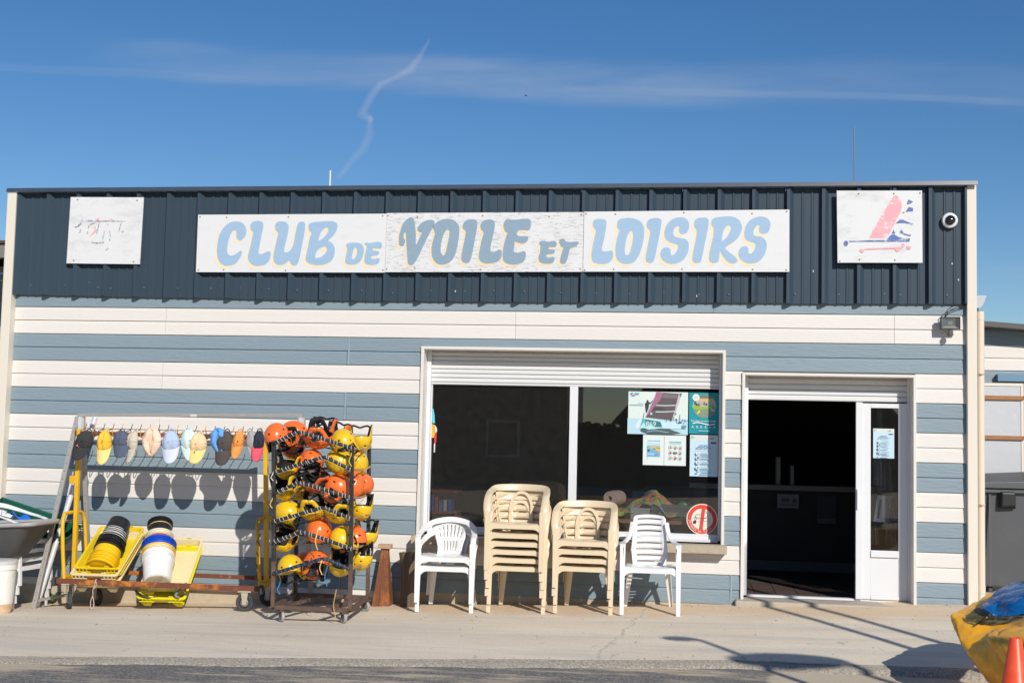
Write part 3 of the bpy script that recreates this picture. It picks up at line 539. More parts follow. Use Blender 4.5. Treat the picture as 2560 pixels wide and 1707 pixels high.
Z5 = [('p',[(3.567,3.6),(3.597,3.675),(3.638,3.74),(3.68,3.826),(3.721,3.89),(3.762,3.965),(3.788,4.008),(3.813,4.029),(3.839,4.018),(3.865,3.975),(3.877,3.932),(3.87,3.868),(3.839,3.815),(3.803,3.74),(3.772,3.676),(3.736,3.601)]),('b',[(3.726,3.563),(3.742,3.601),(3.772,3.633),(3.803,3.638),(3.844,3.612),(3.895,3.598),(3.957,3.598),(3.947,3.564)]),('b',[(3.777,3.644),(3.798,3.686),(3.813,3.644)]),('b',[(3.813,3.745),(3.865,3.793),(3.936,3.761),(3.982,3.745),(3.977,3.734),(3.906,3.75),(3.844,3.75)]),('b',[(3.921,3.938),(3.939,3.984),(3.983,3.964),(3.957,3.941)]),('b',[(3.911,3.863),(3.942,3.911),(3.983,3.9),(3.983,3.868)]),('b',[(3.875,3.847),(3.895,3.863),(3.906,3.852)]),('b',[(3.854,3.66),(3.875,3.686),(3.89,3.654),(3.936,3.635),(3.967,3.633),(3.957,3.62),(3.906,3.631)]),('b',[(3.37,3.572),(3.463,3.572),(3.567,3.579),(3.721,3.579),(3.721,3.566),(3.567,3.564),(3.463,3.566),(3.37,3.562)]),('b',[(3.316,3.546),(3.324,3.568),(3.339,3.575),(3.356,3.566),(3.36,3.544),(3.352,3.525),(3.337,3.519),(3.323,3.527)]),('p',[(3.472,3.476),(3.48,3.493),(3.497,3.502),(3.513,3.493),(3.525,3.498),(3.824,3.509),(3.865,3.511),(3.878,3.526),(3.88,3.545),(3.893,3.548),(3.899,3.521),(3.89,3.507),(3.859,3.492),(3.854,3.475),(3.839,3.464),(3.819,3.469),(3.808,3.494),(3.52,3.485),(3.517,3.47),(3.505,3.455),(3.488,3.455),(3.476,3.463)]),('p',[(3.921,3.516),(3.941,3.524),(3.965,3.512),(3.962,3.492),(3.941,3.486),(3.924,3.497)])]
def paint(parent, y, items):
    ox, oy, oz = parent.location; p = Print(y - .0012 - oy)
    for mt, lp in items: p.poly([(x - ox, z - oz) for x, z in lp], mt)
    return p.build('painted_mark', parent)
paint(sR, -.118, [(pinkw if c == 'p' else bluew, lp) for c, lp in Z5])
paint(sL, -.105, [({'p': pinkw, 'k': blkw}[c], lp) for c, lp in [('p',[(-4.563,3.782),(-4.548,3.802),(-4.523,3.814),(-4.506,3.799),(-4.521,3.784)]),('p',[(-4.396,3.787),(-4.37,3.802),(-4.343,3.785)]),('p',[(-4.617,3.602),(-4.587,3.637),(-4.558,3.677),(-4.532,3.692),(-4.536,3.667),(-4.571,3.632)]),('p',[(-4.608,3.732),(-4.582,3.752),(-4.592,3.732)]),('p',[(-4.425,3.735),(-4.41,3.752),(-4.399,3.737)]),('p',[(-4.57,3.707),(-4.544,3.719),(-4.548,3.692)]),('k',[(-4.673,3.78),(-4.615,3.783),(-4.5,3.781),(-4.218,3.779),(-4.213,3.771),(-4.499,3.77),(-4.615,3.772),(-4.673,3.772)]),('k',[(-4.5,3.777),(-4.515,3.697),(-4.53,3.637),(-4.537,3.639),(-4.522,3.702),(-4.51,3.777)]),('k',[(-4.249,3.762),(-4.267,3.707),(-4.277,3.656),(-4.285,3.658),(-4.272,3.717),(-4.257,3.762)]),('k',[(-4.447,3.667),(-4.461,3.617),(-4.463,3.563),(-4.453,3.563),(-4.45,3.612),(-4.437,3.667)]),('k',[(-4.583,3.549),(-4.52,3.542),(-4.436,3.55),(-4.446,3.54),(-4.519,3.532),(-4.582,3.542)]),('k',[(-4.785,3.712),(-4.749,3.732),(-4.714,3.767),(-4.701,3.818),(-4.688,3.813),(-4.703,3.757),(-4.738,3.717),(-4.78,3.705)]),('k',[(-4.735,3.647),(-4.726,3.677),(-4.711,3.692),(-4.714,3.657)]),('k',[(-4.645,3.642),(-4.636,3.662),(-4.619,3.652),(-4.634,3.635)]),('k',[(-4.422,3.473),(-4.402,3.486),(-4.386,3.476),(-4.406,3.46)]),('k',[(-4.385,3.568),(-4.381,3.598),(-4.377,3.628),(-4.388,3.667),(-4.379,3.667),(-4.369,3.628),(-4.372,3.568)]),('k',[(-4.249,3.658),(-4.224,3.678),(-4.218,3.67),(-4.238,3.656)]),('k',[(-4.633,3.707),(-4.619,3.747),(-4.551,3.762),(-4.551,3.755),(-4.611,3.74),(-4.624,3.705)])]])
# ================================================================ window
def ringframe(b, x0, x1, z0, z1, w, y0, y1, wb=None, top=True, bottom=True):
    """four butted members"""
    wb = wb or w
    b.box(x0, x0 + w, y0, y1, z0, z1); b.box(x1 - w, x1, y0, y1, z0, z1)
    if top: b.box(x0 + w, x1 - w, y0, y1, z1 - w, z1)
    if bottom: b.box(x0 + w, x1 - w, y0, y1, z0, z0 + wb)
cream_t = M('opening_trim_cream', (.69, .66, .61), .5, var=.1, vs=6, vcol=(.62, .5, .33))
b = MB(); ringframe(b, WX0, WX1, WZ0 - .01, WZ1, .026, -.034, .012, bottom=False)
# splayed reveal linings
b.box(WX0 + .026, WX0 + .030, -.03, .262, WZ0, WZ1 - .026); b.box(WX1 - .030, WX1 - .026, -.03, .262, WZ0, WZ1 - .026); b.box(WX0 + .030, WX1 - .030, -.03, .262, WZ1 - .030, WZ1 - .026)
b.build('window_surround', cream_t, B)
win = B
b = MB()
b.box(-.914, -.872, .15, .262, .56, 2.444); wf = b.build('window_frame', white_pvc, B, bevel=.003)
MB().box(2.121, 2.146, .15, .262, .56, 2.444).build('guide_rail', white_pvc, wf, bevel=.003)
b = MB(); b.box(-.872, 2.121, .195, .262, .548, .618); b.box(-.872, 2.121, .160, .195, .540, .572); b.box(.592, .676, .192, .262, .618, 2.095); b.box(-.872, 2.121, .21, .262, 2.095, 2.13)
b.box(-.872, -.862, .2, .262, .618, 2.095)
b.build('sash', white_pvc, wf, bevel=.004)
pane_m = glass_mat('window_glass', (.90, .925, .935), .008)
b = MB(); b.box(-.862, .592, .226, .231, .618, 2.10); b.build('pane', glass_mat('window_glass_dusty', (.82, .82, .83), .016, .8), wf, fix=True)
b = MB(); b.box(.676, 2.121, .226, .231, .618, 2.10); b.build('pane', pane_m, wf, fix=True)
shut = MB(); shut.box(-.87, 2.12, .215, .24, 2.0965, 2.46); sh = shut.build('roller_shutter', slat_m, B)
z = 2.438; i = 0
while z > 2.10:
    h_ = .0455; z0 = max(z - h_, 2.090); b = MB()
    sec = [(.215, z - .002), (.199, z - .0035), (.192, z - .014), (.192, z0 + .010), (.199, z0 + .0015), (.215, z0 + .001)]
    b.add([(x, y, zz) for x in (-.871, 2.120) for y, zz in sec], [tuple(range(6))[::-1], tuple(range(6, 12))] + [(k, (k + 1) % 6, 6 + (k + 1) % 6, 6 + k) for k in range(6)])
    b.build('slat', slat_m, sh); z -= h_ + .0005
# timber sill plank with weathered ends
b = MB(); b.box(-.970, 2.204, -.165, .02, .455, .538)
sill = b.build('window_sill', M('sill_weathered', (.44, .37, .275), .85, var=.8, vs=9, vcol=(.24, .2, .15), bump=.5, bs=14, stretch=(1.4, 9, 9)), B, bevel=.006)
# ================================================================ door
b = MB(); ringframe(b, DX0, DX1, -.045, DZ1, .024, -.034, .012, bottom=False)
b.box(DX0 + .024, DX0 + .028, -.03, .262, -.03, DZ1 - .024); b.box(DX1 - .028, DX1 - .024, -.03, .262, 0, DZ1 - .024); b.box(DX0 + .028, DX1 - .028, -.03, .262, DZ1 - .028, DZ1 - .024)
b.build('door_surround', cream_t, B)
b = MB(); b.box(2.371, 2.412, .15, .262, .03, 2.228); b.box(3.978, 4.000, .15, .262, .03, 2.228); b.box(2.412, 3.978, .18, .262, .012, .034)
df = b.build('door_frame', white_pvc, B, bevel=.003)
shut = MB(); shut.box(2.41, 3.98, .215, .24, 1.999, 2.228); sd = shut.build('roller_shutter', slat_m, B)
z = 2.214
while z > 2.0:
    h_ = .0555; z0 = max(z - h_, 1.986); b = MB()
    sec = [(.215, z - .002), (.199, z - .0035), (.192, z - .014), (.192, z0 + .010), (.199, z0 + .0015), (.215, z0 + .001)]
    b.add([(x, y, zz) for x in (2.413, 3.977) for y, zz in sec], [tuple(range(6))[::-1], tuple(range(6, 12))] + [(k, (k + 1) % 6, 6 + (k + 1) % 6, 6 + k) for k in range(6)])
    b.build('slat', slat_m, sd); z -= h_ + .0005
b = MB()                                                      # sliding leaf pushed to the right
b.box(3.476, 3.540, .150, .195, .036, 1.985); b.box(3.540, 3.622, .165, .195, .036, 1.975); b.box(3.892, 3.978, .165, .195, .036, 1.980)
b.box(3.622, 3.892, .165, .195, 1.93, 1.975); b.box(3.622, 3.892, .150, .195, .452, .518); b.box(3.622, 3.892, .170, .190, .075, .452); b.box(3.622, 3.892, .160, .195, .036, .075)
leaf = b.build('door_leaf', white_pvc, B, bevel=.004)
b = MB(); b.box(3.622, 3.892, .178, .183, .518, 1.93); b.build('pane', glass_mat('door_glass', (.78, .79, .8), .012), leaf)
b = MB(); b.box(3.486, 3.500, .128, .150, .92, 1.12); b.build('handle', white_pvc, leaf, bevel=.003)
# threshold step
b = MB(); b.box(2.288, 4.20, -.155, .18, -.2, .012)
st = b.build('door_step', M('step_concrete', (.44, .39, .32), .9, var=.7, vs=8, vcol=(.33, .29, .23), bump=.7, bs=30), B, bevel=.018)
# ---- interior shell
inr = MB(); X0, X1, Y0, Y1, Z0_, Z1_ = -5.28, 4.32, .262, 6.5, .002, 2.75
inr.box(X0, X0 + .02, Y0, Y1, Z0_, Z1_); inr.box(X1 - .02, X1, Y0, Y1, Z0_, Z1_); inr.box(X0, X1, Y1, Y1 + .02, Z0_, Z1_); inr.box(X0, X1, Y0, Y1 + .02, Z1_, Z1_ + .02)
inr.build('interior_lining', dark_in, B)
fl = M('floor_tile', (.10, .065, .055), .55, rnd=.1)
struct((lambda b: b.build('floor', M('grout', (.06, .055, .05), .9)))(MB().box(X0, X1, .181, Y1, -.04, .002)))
ff = bpy.data.objects['floor']
tm = None
for i in range(8):
    for j in range(6):
        x = 2.30 + i * .22; y = .19 + j * .22
        if tm is None:
            o = MB().box(0, .212, 0, .212, 0, .006).build('tile', fl, ff); tm = o
        else: o = tm.copy(); COL.objects.link(o)
        o.location = (x, y, .002)
t = thing('reception_counter', 'long dark reception counter inside the open doorway', 'counter', (3.5, 3.0, 0))
MB().box(-1.6, .8, .02, .55, .12, .98).build('front_panel', M('counter_dark', (.035, .028, .026), .6), t)
MB().box(-1.65, .85, -.03, .60, .98, 1.04).build('worktop', M('counter_top', (.34, .31, .28), .5), t)
MB().box(-1.6, .8, .01, .5, 0, .12).build('kick_board', M('counter_kick', (.17, .16, .15), .6), t)
q = Print(2.975); q.rect(2.915, .765, 3.172, .935, (.32, .32, .34)); q.rect(2.95, .80, 3.14, .81, (.08, .08, .1)); q.disc(3.12, .86, .028, (.12, .12, .14)); q.rect(2.96, .84, 3.06, .885, (.12, .13, .15)); tag(q.build('notice'), 'small grey printed notice fixed on the dark counter front, left one', 'notice')
q = Print(2.975); q.rect(3.39, .59, 3.615, .93, (.05, .055, .065)); q.rect(3.392, .592, 3.613, .65, (.14, .14, .15)); tag(q.build('notice'), 'dark poster with pale lower edge on the counter front, right one', 'poster')
t = thing('ring_binder', 'tall pale ring binder standing on the dark counter', 'binder', (2.93, 3.2, 1.04)); MB().box(-.03, .03, -.12, .12, 0, .34).build('cover', M('binder_pale', (.20, .23, .23), .6), t); MB().box(-.022, .022, -.118, .118, .004, .336).xf(Matrix.Translation((.002, -.004, 0))).build('pages', M('binder_pages', (.5, .5, .48), .8), t)
t = thing('ring_binder', 'shorter blue-grey ring binder beside the tall one on the counter', 'binder', (3.10, 3.2, 1.04)); MB().box(-.024, .024, -.1, .1, 0, .24).build('cover', M('binder_blue', (.18, .22, .28), .6), t); MB().box(-.018, .018, -.098, .098, .004, .236).xf(Matrix.Translation((.002, -.004, 0))).build('pages', MATS['binder_pages'], t)

# ---- posters on the glass -------------------------------------------------
YG = .2235
p = Print(YG)                                                        # sailing poster
x0, x1, z0, z1 = 1.197, 1.808, 1.620, 2.055
def q1(x, y): return (x0 + (x - 115) / 1670 * (x1 - x0), z1 - (y - 200) / 1195 * (z1 - z0))
P1 = lambda L: [q1(*c) for c in L]
p.rect(x0, z0, x1, z1, (.62, .71, .68)); p.rect(*q1(100, 1400), *q1(1785, 960), (.42, .62, .72))
p.poly(P1([(320, 1180), (420, 1000), (520, 970), (480, 1240), (330, 1230)]), (.62, .72, .72))
p.poly(P1([(900, 205), (1525, 240), (1345, 1000), (590, 930)]), (.105, .082, .085)); p.poly(P1([(900, 205), (1100, 215), (1010, 420), (860, 600), (700, 830), (600, 900)]), (.34, .13, .22))
p.poly(P1([(1100, 250), (1500, 260), (1470, 380), (1060, 370)]), (.17, .14, .16)); p.poly(P1([(820, 640), (1040, 640), (1180, 680), (1040, 720), (800, 710)]), (.06, .05, .05))
p.line(P1([(870, 300), (600, 930)]), .006, (.45, .5, .66)); p.line(P1([(890, 580), (1150, 585), (1450, 572)]), .011, (.45, .55, .60)); p.line(P1([(880, 765), (1150, 762), (1420, 740)]), .011, (.45, .55, .60))
p.rect(*q1(735, 850), *q1(790, 790), (.5, .6, .7)); p.poly(P1([(1520, 250), (1600, 250), (1440, 800), (1400, 800)]), (.55, .42, .50)); p.poly(P1([(1535, 230), (1620, 235), (1560, 360)]), (.12, .16, .18))
p.poly(P1([(650, 435), (680, 450), (682, 490), (740, 505), (795, 440), (805, 455), (745, 540), (700, 545), (690, 640), (640, 790), (612, 790), (595, 640), (580, 540), (630, 490), (625, 450)]), (.025, .035, .03))
p.poly(P1([(540, 950), (1000, 1010), (1400, 1040), (1660, 1110), (1740, 1135), (1700, 1230), (460, 1230)]), (.50, .70, .80)); p.poly(P1([(520, 965), (1020, 1040), (1080, 1195), (460, 1190)]), (.03, .18, .19)); p.poly(P1([(520, 965), (600, 980), (620, 1180), (460, 1190)]), (.06, .42, .46))
p.text('869', .072, *q1(610, 1175), (.60, .74, .74), shear=0)
p.poly(P1([(460, 1190), (560, 1060), (610, 1190), (750, 1130), (880, 1200), (1100, 1200), (700, 1290), (450, 1250)]), (.42, .68, .74))
p.poly(P1([(470, 1250), (560, 1225), (700, 1270), (950, 1240), (1250, 1230), (1400, 1290), (1600, 1350), (1300, 1395), (700, 1395), (480, 1320)]), (.06, .10, .105)); p.line(P1([(640, 1330), (900, 1290), (1250, 1340)]), .006, (.3, .45, .48))
for a, c in (((1560, 830), (1560, 1000)), ((1640, 960), (1590, 1080)), ((1480, 960), (1470, 1080)), ((1400, 870), (1390, 1000)), ((1720, 990), (1660, 1090)), ((1190, 960), (1180, 1060)), ((1640, 975), (1780, 1010)), ((570, 800), (545, 950))): p.line(P1([a, c]), .004, (.06, .08, .1))
for a in ((1465, 965), (1560, 1035), (1590, 1060), (1530, 1070), (1440, 815), (1310, 995)): p.disc(*q1(*a), .009, (.05, .07, .09), .006)
p.poly(P1([(1620, 1130), (1750, 1130), (1720, 1220), (1610, 1210)]), (.12, .28, .33))
p.rect(*q1(175, 275), *q1(245, 235), (.05, .38, .66)); p.rect(*q1(290, 275), *q1(420, 240), (.10, .40, .52)); p.rect(*q1(215, 318), *q1(312, 292), (.62, .18, .40)); p.rect(*q1(390, 535), *q1(550, 515), (.50, .60, .66)); p.rect(*q1(165, 578), *q1(550, 555), (.45, .58, .64))
tag(p.build('sailing_poster'), 'poster of a boat with a dark sail and 869 on its hull, inside the window', 'poster')
p = Print(YG)                                                        # teal poster
x0, x1, z0, z1 = 1.819, 2.120, 1.634, 2.055
def q2(x, y): return (x0 + (x - 145) / 470 * (x1 - x0), z1 - (y - 130) / 650 * (z1 - z0))
P2_ = lambda L: [q2(*c) for c in L]
p.rect(x0, z0, x1, z1, (.0, .27, .33)); cx, cz = q2(388, 345); r = .119
p.disc(cx, cz, r, (.33, .42, .42)); p.poly([(cx + r * .99 * cos(a), cz + r * .99 * sin(a)) for a in [pi * .12 + k * pi * .76 / 12 for k in range(13)]], (.55, .42, .22)); p.poly([(cx + r * .98 * cos(a), cz + r * .98 * sin(a)) for a in [pi * .24 + k * pi * .52 / 12 for k in range(13)]], (.16, .17, .12))
p.poly([(cx + r * .985 * cos(a), cz + r * .985 * sin(a)) for a in [pi * 1.06 + k * pi * .88 / 14 for k in range(15)]], (.20, .27, .20))
p.poly(P2_([(180, 342), (230, 335), (330, 352), (440, 350), (520, 330), (570, 350), (540, 375), (420, 385), (300, 400), (215, 385)]), (.20, .52, .03)); p.poly(P2_([(200, 352), (300, 366), (440, 362), (560, 352), (440, 372), (300, 378)]), (.5, .22, .05))
for a, c in (((240, 300), (.06, .05, .08)), ((300, 330), (.55, .06, .05)), ((385, 305), (.60, .05, .05)), ((420, 315), (.10, .09, .16)), ((265, 320), (.05, .06, .10))): p.disc(*q2(*a), .011, c, .013)
for a in ((238, 280), (302, 310), (384, 285)): p.disc(*q2(*a), .006, (.08, .05, .04))
p.disc(*q2(300, 435), .013, (.75, .62, .02)); p.disc(*q2(278, 460), .008, (.7, .7, .1)); p.disc(*q2(252, 208), .036, (.72, .78, .76))
for i in range(4): p.rect(*q2(225, 192 + i * 13), *q2(280, 187 + i * 13), (.35, .5, .52))
p.poly(P2_([(480, 350), (500, 352), (505, 385), (555, 400), (550, 425), (500, 420), (480, 395)]), (.5, .56, .58))
for i, zz in enumerate((0,)): pass
p.text("Sur l'eau ou sur la plage", .0262, *q2(180, 590), (.82, .86, .85)); p.line(curve_pts([(*q2(202, 622), 0), (*q2(260, 604), 0), (*q2(340, 612), 0), (*q2(420, 630), 0), (*q2(500, 632), 0), (*q2(560, 622), 0)], 5) and [tuple(v[:2]) for v in curve_pts([(*q2(202, 622), 0), (*q2(260, 604), 0), (*q2(340, 612), 0), (*q2(420, 630), 0), (*q2(500, 632), 0), (*q2(560, 622), 0)], 5)], .009, (.85, .88, .87))
for i, xx in enumerate((205, 272, 336, 408, 478, 548)):
    c = q2(xx, 668); s_ = (.78, .84, .83); p.disc(c[0], c[1] + .004, .0045, s_); p.line([(c[0] - .008, c[1] - .010), (c[0], c[1] + .002), (c[0] + .010, c[1] - .008)], .004, s_); p.rect(*q2(xx - 24, 692), *q2(xx + 24, 688), (.35, .58, .6))
p.rect(*q2(300, 737), *q2(470, 729), (.45, .66, .68))
tag(p.build('teal_poster'), 'narrow teal poster with a round kayak picture, upper right of the window', 'poster')
def notice_sheet(name, label, x0, x1, z0, z1, y, sc=1.0):            # blue-grey covid style advice sheet
    p = Print(y); f = lambda x, yy: (x0 + (x - 155) / 450 * (x1 - x0), z1 - (yy - 795) / 655 * (z1 - z0)); w = (x1 - x0) / .283
    p.rect(x0, z0, x1, z1, (.50, .66, .76)); p.rect(*f(155, 890), *f(605, 795), (.60, .66, .66))
    for i, (a, c) in enumerate(((170, 200), (170, 232), (170, 185))): p.rect(*f(a, 825 + i * 18), *f(c, 817 + i * 18), (.12, .14, .15))
    p.rect(*f(490, 840), *f(530, 832), (.15, .16, .17)); p.rect(*f(458, 856), *f(545, 848), (.15, .16, .17)); p.rect(*f(488, 930), *f(575, 905), (.03, .09, .16))
    for i, (a, c) in enumerate(((300, 450), (282, 470), (252, 500))):
        n_ = 13 + i * 4; st_ = (c - a) / n_
        for k in range(n_):
            if (k * 7 + i) % 6: p.rect(*f(a + k * st_, 966 + i * 22), *f(a + (k + .72) * st_, 952 + i * 22), (.09, .26, .44)) if k % 1 == 0 else None
    p.rect(*f(250, 1027), *f(500, 1024), (.5, .2, .25))
    for i, yy in enumerate((1085, 1155, 1228, 1310)):
        c = f(280, yy); p.disc(*c, .0205 * w, (.30, .42, .52)); p.disc(*c, .0185 * w, (.66, .74, .78)); p.disc(c[0] + .003 * w, c[1] - .002 * w, (.006, .012, .008, .009)[i] * w, (.03, .18, .36))
        for k in range(3 if i in (0, 3) else 2): p.rect(*f(330 + 12 * (k % 2), yy + k * 17 + 2), *f(490 - 22 * (k % 2), yy + k * 17 - 7), (.24, .36, .46))
    p.rect(*f(258, 1392), *f(298, 1370), (.05, .30, .50)); p.rect(*f(330, 1402), *f(485, 1386), (.03, .15, .33))
    return tag(p.build(name), label, 'notice')
notice_sheet('advice_notice', 'pale blue advice sheet with a column of round icons, below the teal poster', 1.832, 2.115, 1.201, 1.622, YG)
notice_sheet('advice_notice', 'small white advice sheet taped to the narrow glass of the door', 3.647, 3.851, 1.431, 1.726, .1765)
p = Print(YG)                                                        # twin sheet
x0, x1, z0, z1 = 1.354, 1.792, 1.303, 1.611
f = lambda x, y: (x0 + (x - 120) / 1690 * (x1 - x0), z1 - (y - 110) / 1210 * (z1 - z0))
p.rect(x0, z0, x1, z1, (.66, .72, .71)); p.rect(*f(945, 1310), *f(962, 120), (.25, .29, .28))
p.rect(*f(290, 520), *f(800, 330), (.42, .62, .74)); p.rect(*f(300, 365), *f(795, 325), (.16, .45, .58)); p.rect(*f(310, 435), *f(780, 375), (.70, .72, .72))
p.rect(*f(275, 985), *f(800, 540), (.14, .40, .62)); p.poly([f(*c) for c in ((330, 620), (480, 570), (800, 570), (805, 770), (700, 760), (640, 710), (480, 660))], (.66, .45, .10)); p.poly([f(*c) for c in ((500, 620), (540, 650), (620, 660), (610, 690), (530, 670))], (.08, .06, .04)); p.line([f(*c) for c in ((645, 610), (740, 640), (800, 650))], .005, (.05, .05, .05))
p.disc(*f(345, 730), .013, (.07, .08, .06)); p.disc(*f(660, 905), .012, (.55, .17, .06)); p.rect(*f(300, 920), *f(560, 840), (.34, .52, .68)); p.rect(*f(290, 1070), *f(330, 1010), (.55, .62, .35)); p.rect(*f(1155, 400), *f(1630, 355), (.16, .46, .62)); p.rect(*f(1190, 460), *f(1630, 435), (.58, .63, .66))
for i in range(3):
    for k in range(3):
        c = f(1195 + i * 192, 600 + k * 208)
        if (i, k) != (1, 1): p.ring(*c, .020, .0028, (.45, .28, .30)); p.disc(c[0] + .002, c[1] - .002 * i, .0075 + .002 * ((i + k) % 2), ((.12, .12, .12), (.3, .06, .07), (.15, .28, .2))[(i * 2 + k) % 3])
        else: p.poly([(c[0] - .023, c[1] + .004), (c[0] - .012, c[1] + .013), (c[0], c[1] + .006), (c[0] + .012, c[1] + .013), (c[0] + .023, c[1] + .002), (c[0] + .012, c[1] - .012), (c[0] - .012, c[1] - .012)], (.12, .14, .11))
tag(p.build('twin_sheet'), 'framed pair of white sheets, beach picture left and nine round pictograms right', 'notice')
# no smoking sign
t = thing('no_smoking_sign', 'round red-bordered sign with a crossed cigarette reading DEFENSE DE FUMER', 'sign', (1.963, YG, .768)); b = MB(); b.lathe([(.157, 0), (.157, .002)], (0, .0, 0), Matrix.Rotation(pi / 2, 3, 'X'), 48); b.build('disc', flatmat((.72, .72, .62)), t)
p = Print(-.0026); red = (.70, .055, .03); p.ring(0, 0, .148, .040, red); p.line([(.014, .112), (-.012, -.112)], .036, red)
p.line([(-.065, -.028), (.060, -.016)], .0022, (.05, .05, .05)); p.line([(-.062, .0), (.06, .012), (.078, .006), (.080, -.010), (.062, -.018)], .0022, (.08, .08, .08)); p.poly([(-.092, -.026), (-.088, -.046), (-.062, -.046), (-.058, -.012), (-.070, -.008)], (.02, .02, .02))
p.line([tuple(v[:2]) for v in curve_pts([(-.075, -.005, 0), (-.080, .012, 0), (-.062, .018, 0), (-.055, .002, 0), (-.068, .028, 0), (-.055, .045, 0), (-.012, .046, 0)], 5)], .0035, (.04, .04, .04)); p.line([tuple(v[:2]) for v in curve_pts([(.030, .082, 0), (.048, .065, 0), (.054, .045, 0), (.044, .022, 0), (.020, .014, 0), (-.07, .016, 0)], 5)], .0028, (.04, .04, .04))
for i, ch in enumerate('DEFENSE DE FUMER'):
    if ch != ' ':
        a = radians(188 + i * 8.4 * 1.0); r_ = .1355; v, fc = text_loops(ch, .030, 0, 0, 0, 'CENTER'); ca = a + pi / 2
        L = [(r_ * cos(a) + x * cos(ca) - y_ * sin(ca), r_ * sin(a) + x * sin(ca) + y_ * cos(ca)) for x, y_ in v]; L = [(x, z) for x, z in L]
        p.n += 1; p.mb.add([(x, p.y - .0068, z) for x, z in L], fc, p.idx((.74, .72, .64)))
p.n = 0; p.build('sign_face', t)
# windsock-like sticker strip at the left edge of the pane
p = Print(YG); w6 = lambda x, y: (-.862 + (x - 155) * .00104, 1.84 - (y - 705) * .00099)
p.poly([w6(*c) for c in ((156, 705), (168, 715), (180, 780), (186, 860), (170, 868), (156, 850))], (.10, .52, .62)); p.poly([w6(*c) for c in ((156, 870), (185, 885), (190, 940), (182, 1018), (154, 1015))], (.85, .42, .02)); p.poly([w6(*c) for c in ((185, 880), (208, 915), (210, 950), (192, 970))], (.62, .62, .62)); p.poly([w6(*c) for c in ((190, 970), (208, 955), (204, 1070), (182, 1080))], (.66, .03, .05)); p.poly([w6(*c) for c in ((182, 1080), (196, 1078), (194, 1170), (182, 1172))], (.62, .62, .60)); p.line([w6(175, 890), w6(188, 960)], .004, (.05, .05, .05))
tag(p.build('window_sticker'), 'narrow cyan, orange and red sticker on the left edge of the big pane', 'sticker')
t = thing('paper_sign', 'tilted white paper with two lines of writing turned sideways, behind the door glass', 'sign', (3.77, .36, .92)); p = Print(0)
p.poly([(-.053, .138), (.094, .132), (.057, -.133), (-.093, -.132)], (.40, .40, .43)); p.text('INTERDIT', .044, .045, -.09, (.04, .04, .06), rot=pi / 2 + .13 - pi, align='RIGHT'); [p.rect(-.034 - .0028 * k_, .092 - .021 * k_, -.012 - .0028 * k_, .078 - .021 * k_, (.06, .06, .08)) for k_ in range(9)]; p.build('sheet', t)
for i, (x, w, z0, z1, c) in enumerate(((3.83, .07, 1.1, 1.42, (.22, .2, .18)), (3.74, .05, 1.15, 1.5, (.09, .10, .14)), (3.70, .04, .56, .74, (.16, .15, .14)), (3.86, .05, .55, .98, (.20, .19, .18)))):
    b = MB(); b.grid(10, 12, lambda u, v: Vector((x - w + 2 * w * u * (1 - .25 * v), .42 + .02 * sin(u * 14 + i) + .01 * sin(v * 9), z0 + (z1 - z0) * v)))
    tag(b.build('hanging_garment', M('garment_%02d' % i, c, .9, var=.4, vs=20), None, smooth=60, solid=.004), ('grey-beige wetsuit sleeve hanging behind the door glass', 'dark blue garment hanging behind the upper door glass', 'small grey cloth low behind the door glass', 'long pale strap of cloth low behind the door glass at right')[i], 'garment')

# ---- things behind the big window ---------------------------------------
t = thing('display_table', 'reddish wooden shelf table just inside the big window', 'table', (1.3, .62, 0)); MB().box(-.65, .85, -.30, .30, .700, .735).build('top', M('table_red', (.36, .15, .08), .5, var=.4, vs=8, stretch=(1, 8, 1)), t)
for x in (-.6, .8):
    for y in (-.26, .26): MB().box(x - .025, x + .025, y - .025, y + .025, .008, .70).build('leg', M('table_leg', (.12, .06, .035), .6), t)
t = thing('paper_roll', 'fat roll of pinkish brown paper lying on the patterned cloth', 'roll', (1.06, .50, .945), (0, 0, radians(-20)))
b = MB(); mt = Matrix.Rotation(pi / 2, 3, 'X'); b.lathe([(.075, -.13), (.079, -.10), (.074, -.05), (.080, 0), (.076, .06), (.0735, .13), (.030, .13), (.030, -.13), (.075, -.13)], (0, 0, 0), mt, 28); b.build('paper', M('kraft_pink', (.78, .52, .43), .85, var=.5, vs=18, vcol=(.36, .2, .17), stretch=(1, 4, 1)), t, smooth=40)
b = MB(); b.lathe([(.030, -.128), (.030, .134), (.025, .134), (.025, -.128), (.030, -.128)], (0, 0, 0), mt, 20); b.build('core', M('card_core', (.8, .64, .48), .9), t, smooth=40)
t = thing('storage_crate', 'dark grey plastic crate with raised lettering behind the window', 'crate', (1.66, .60, .737))
dk = M('crate_dark', (.16, .17, .165), .5)
b = MB(); ringframe(b, -.22, .25, .0, .15, .012, -.145, .145, bottom=False); b.box(-.208, .238, -.145, -.135, 0, .138); b.box(-.208, .238, .135, .145, 0, .138); b.box(-.208, .238, -.135, .135, 0, .008); b.box(-.23, .26, -.155, -.145, .125, .150); b.box(-.23, .26, -.155, -.146, .098, .105)
for x in (-.15, .07): b.box(x, x + .008, -.155, -.145, 0, .098)
b.build('body', dk, t); p = Print(-.1475); p.text('KNUENG', .052, -.138, .045, (.42, .44, .43)); p.build('lettering', t)
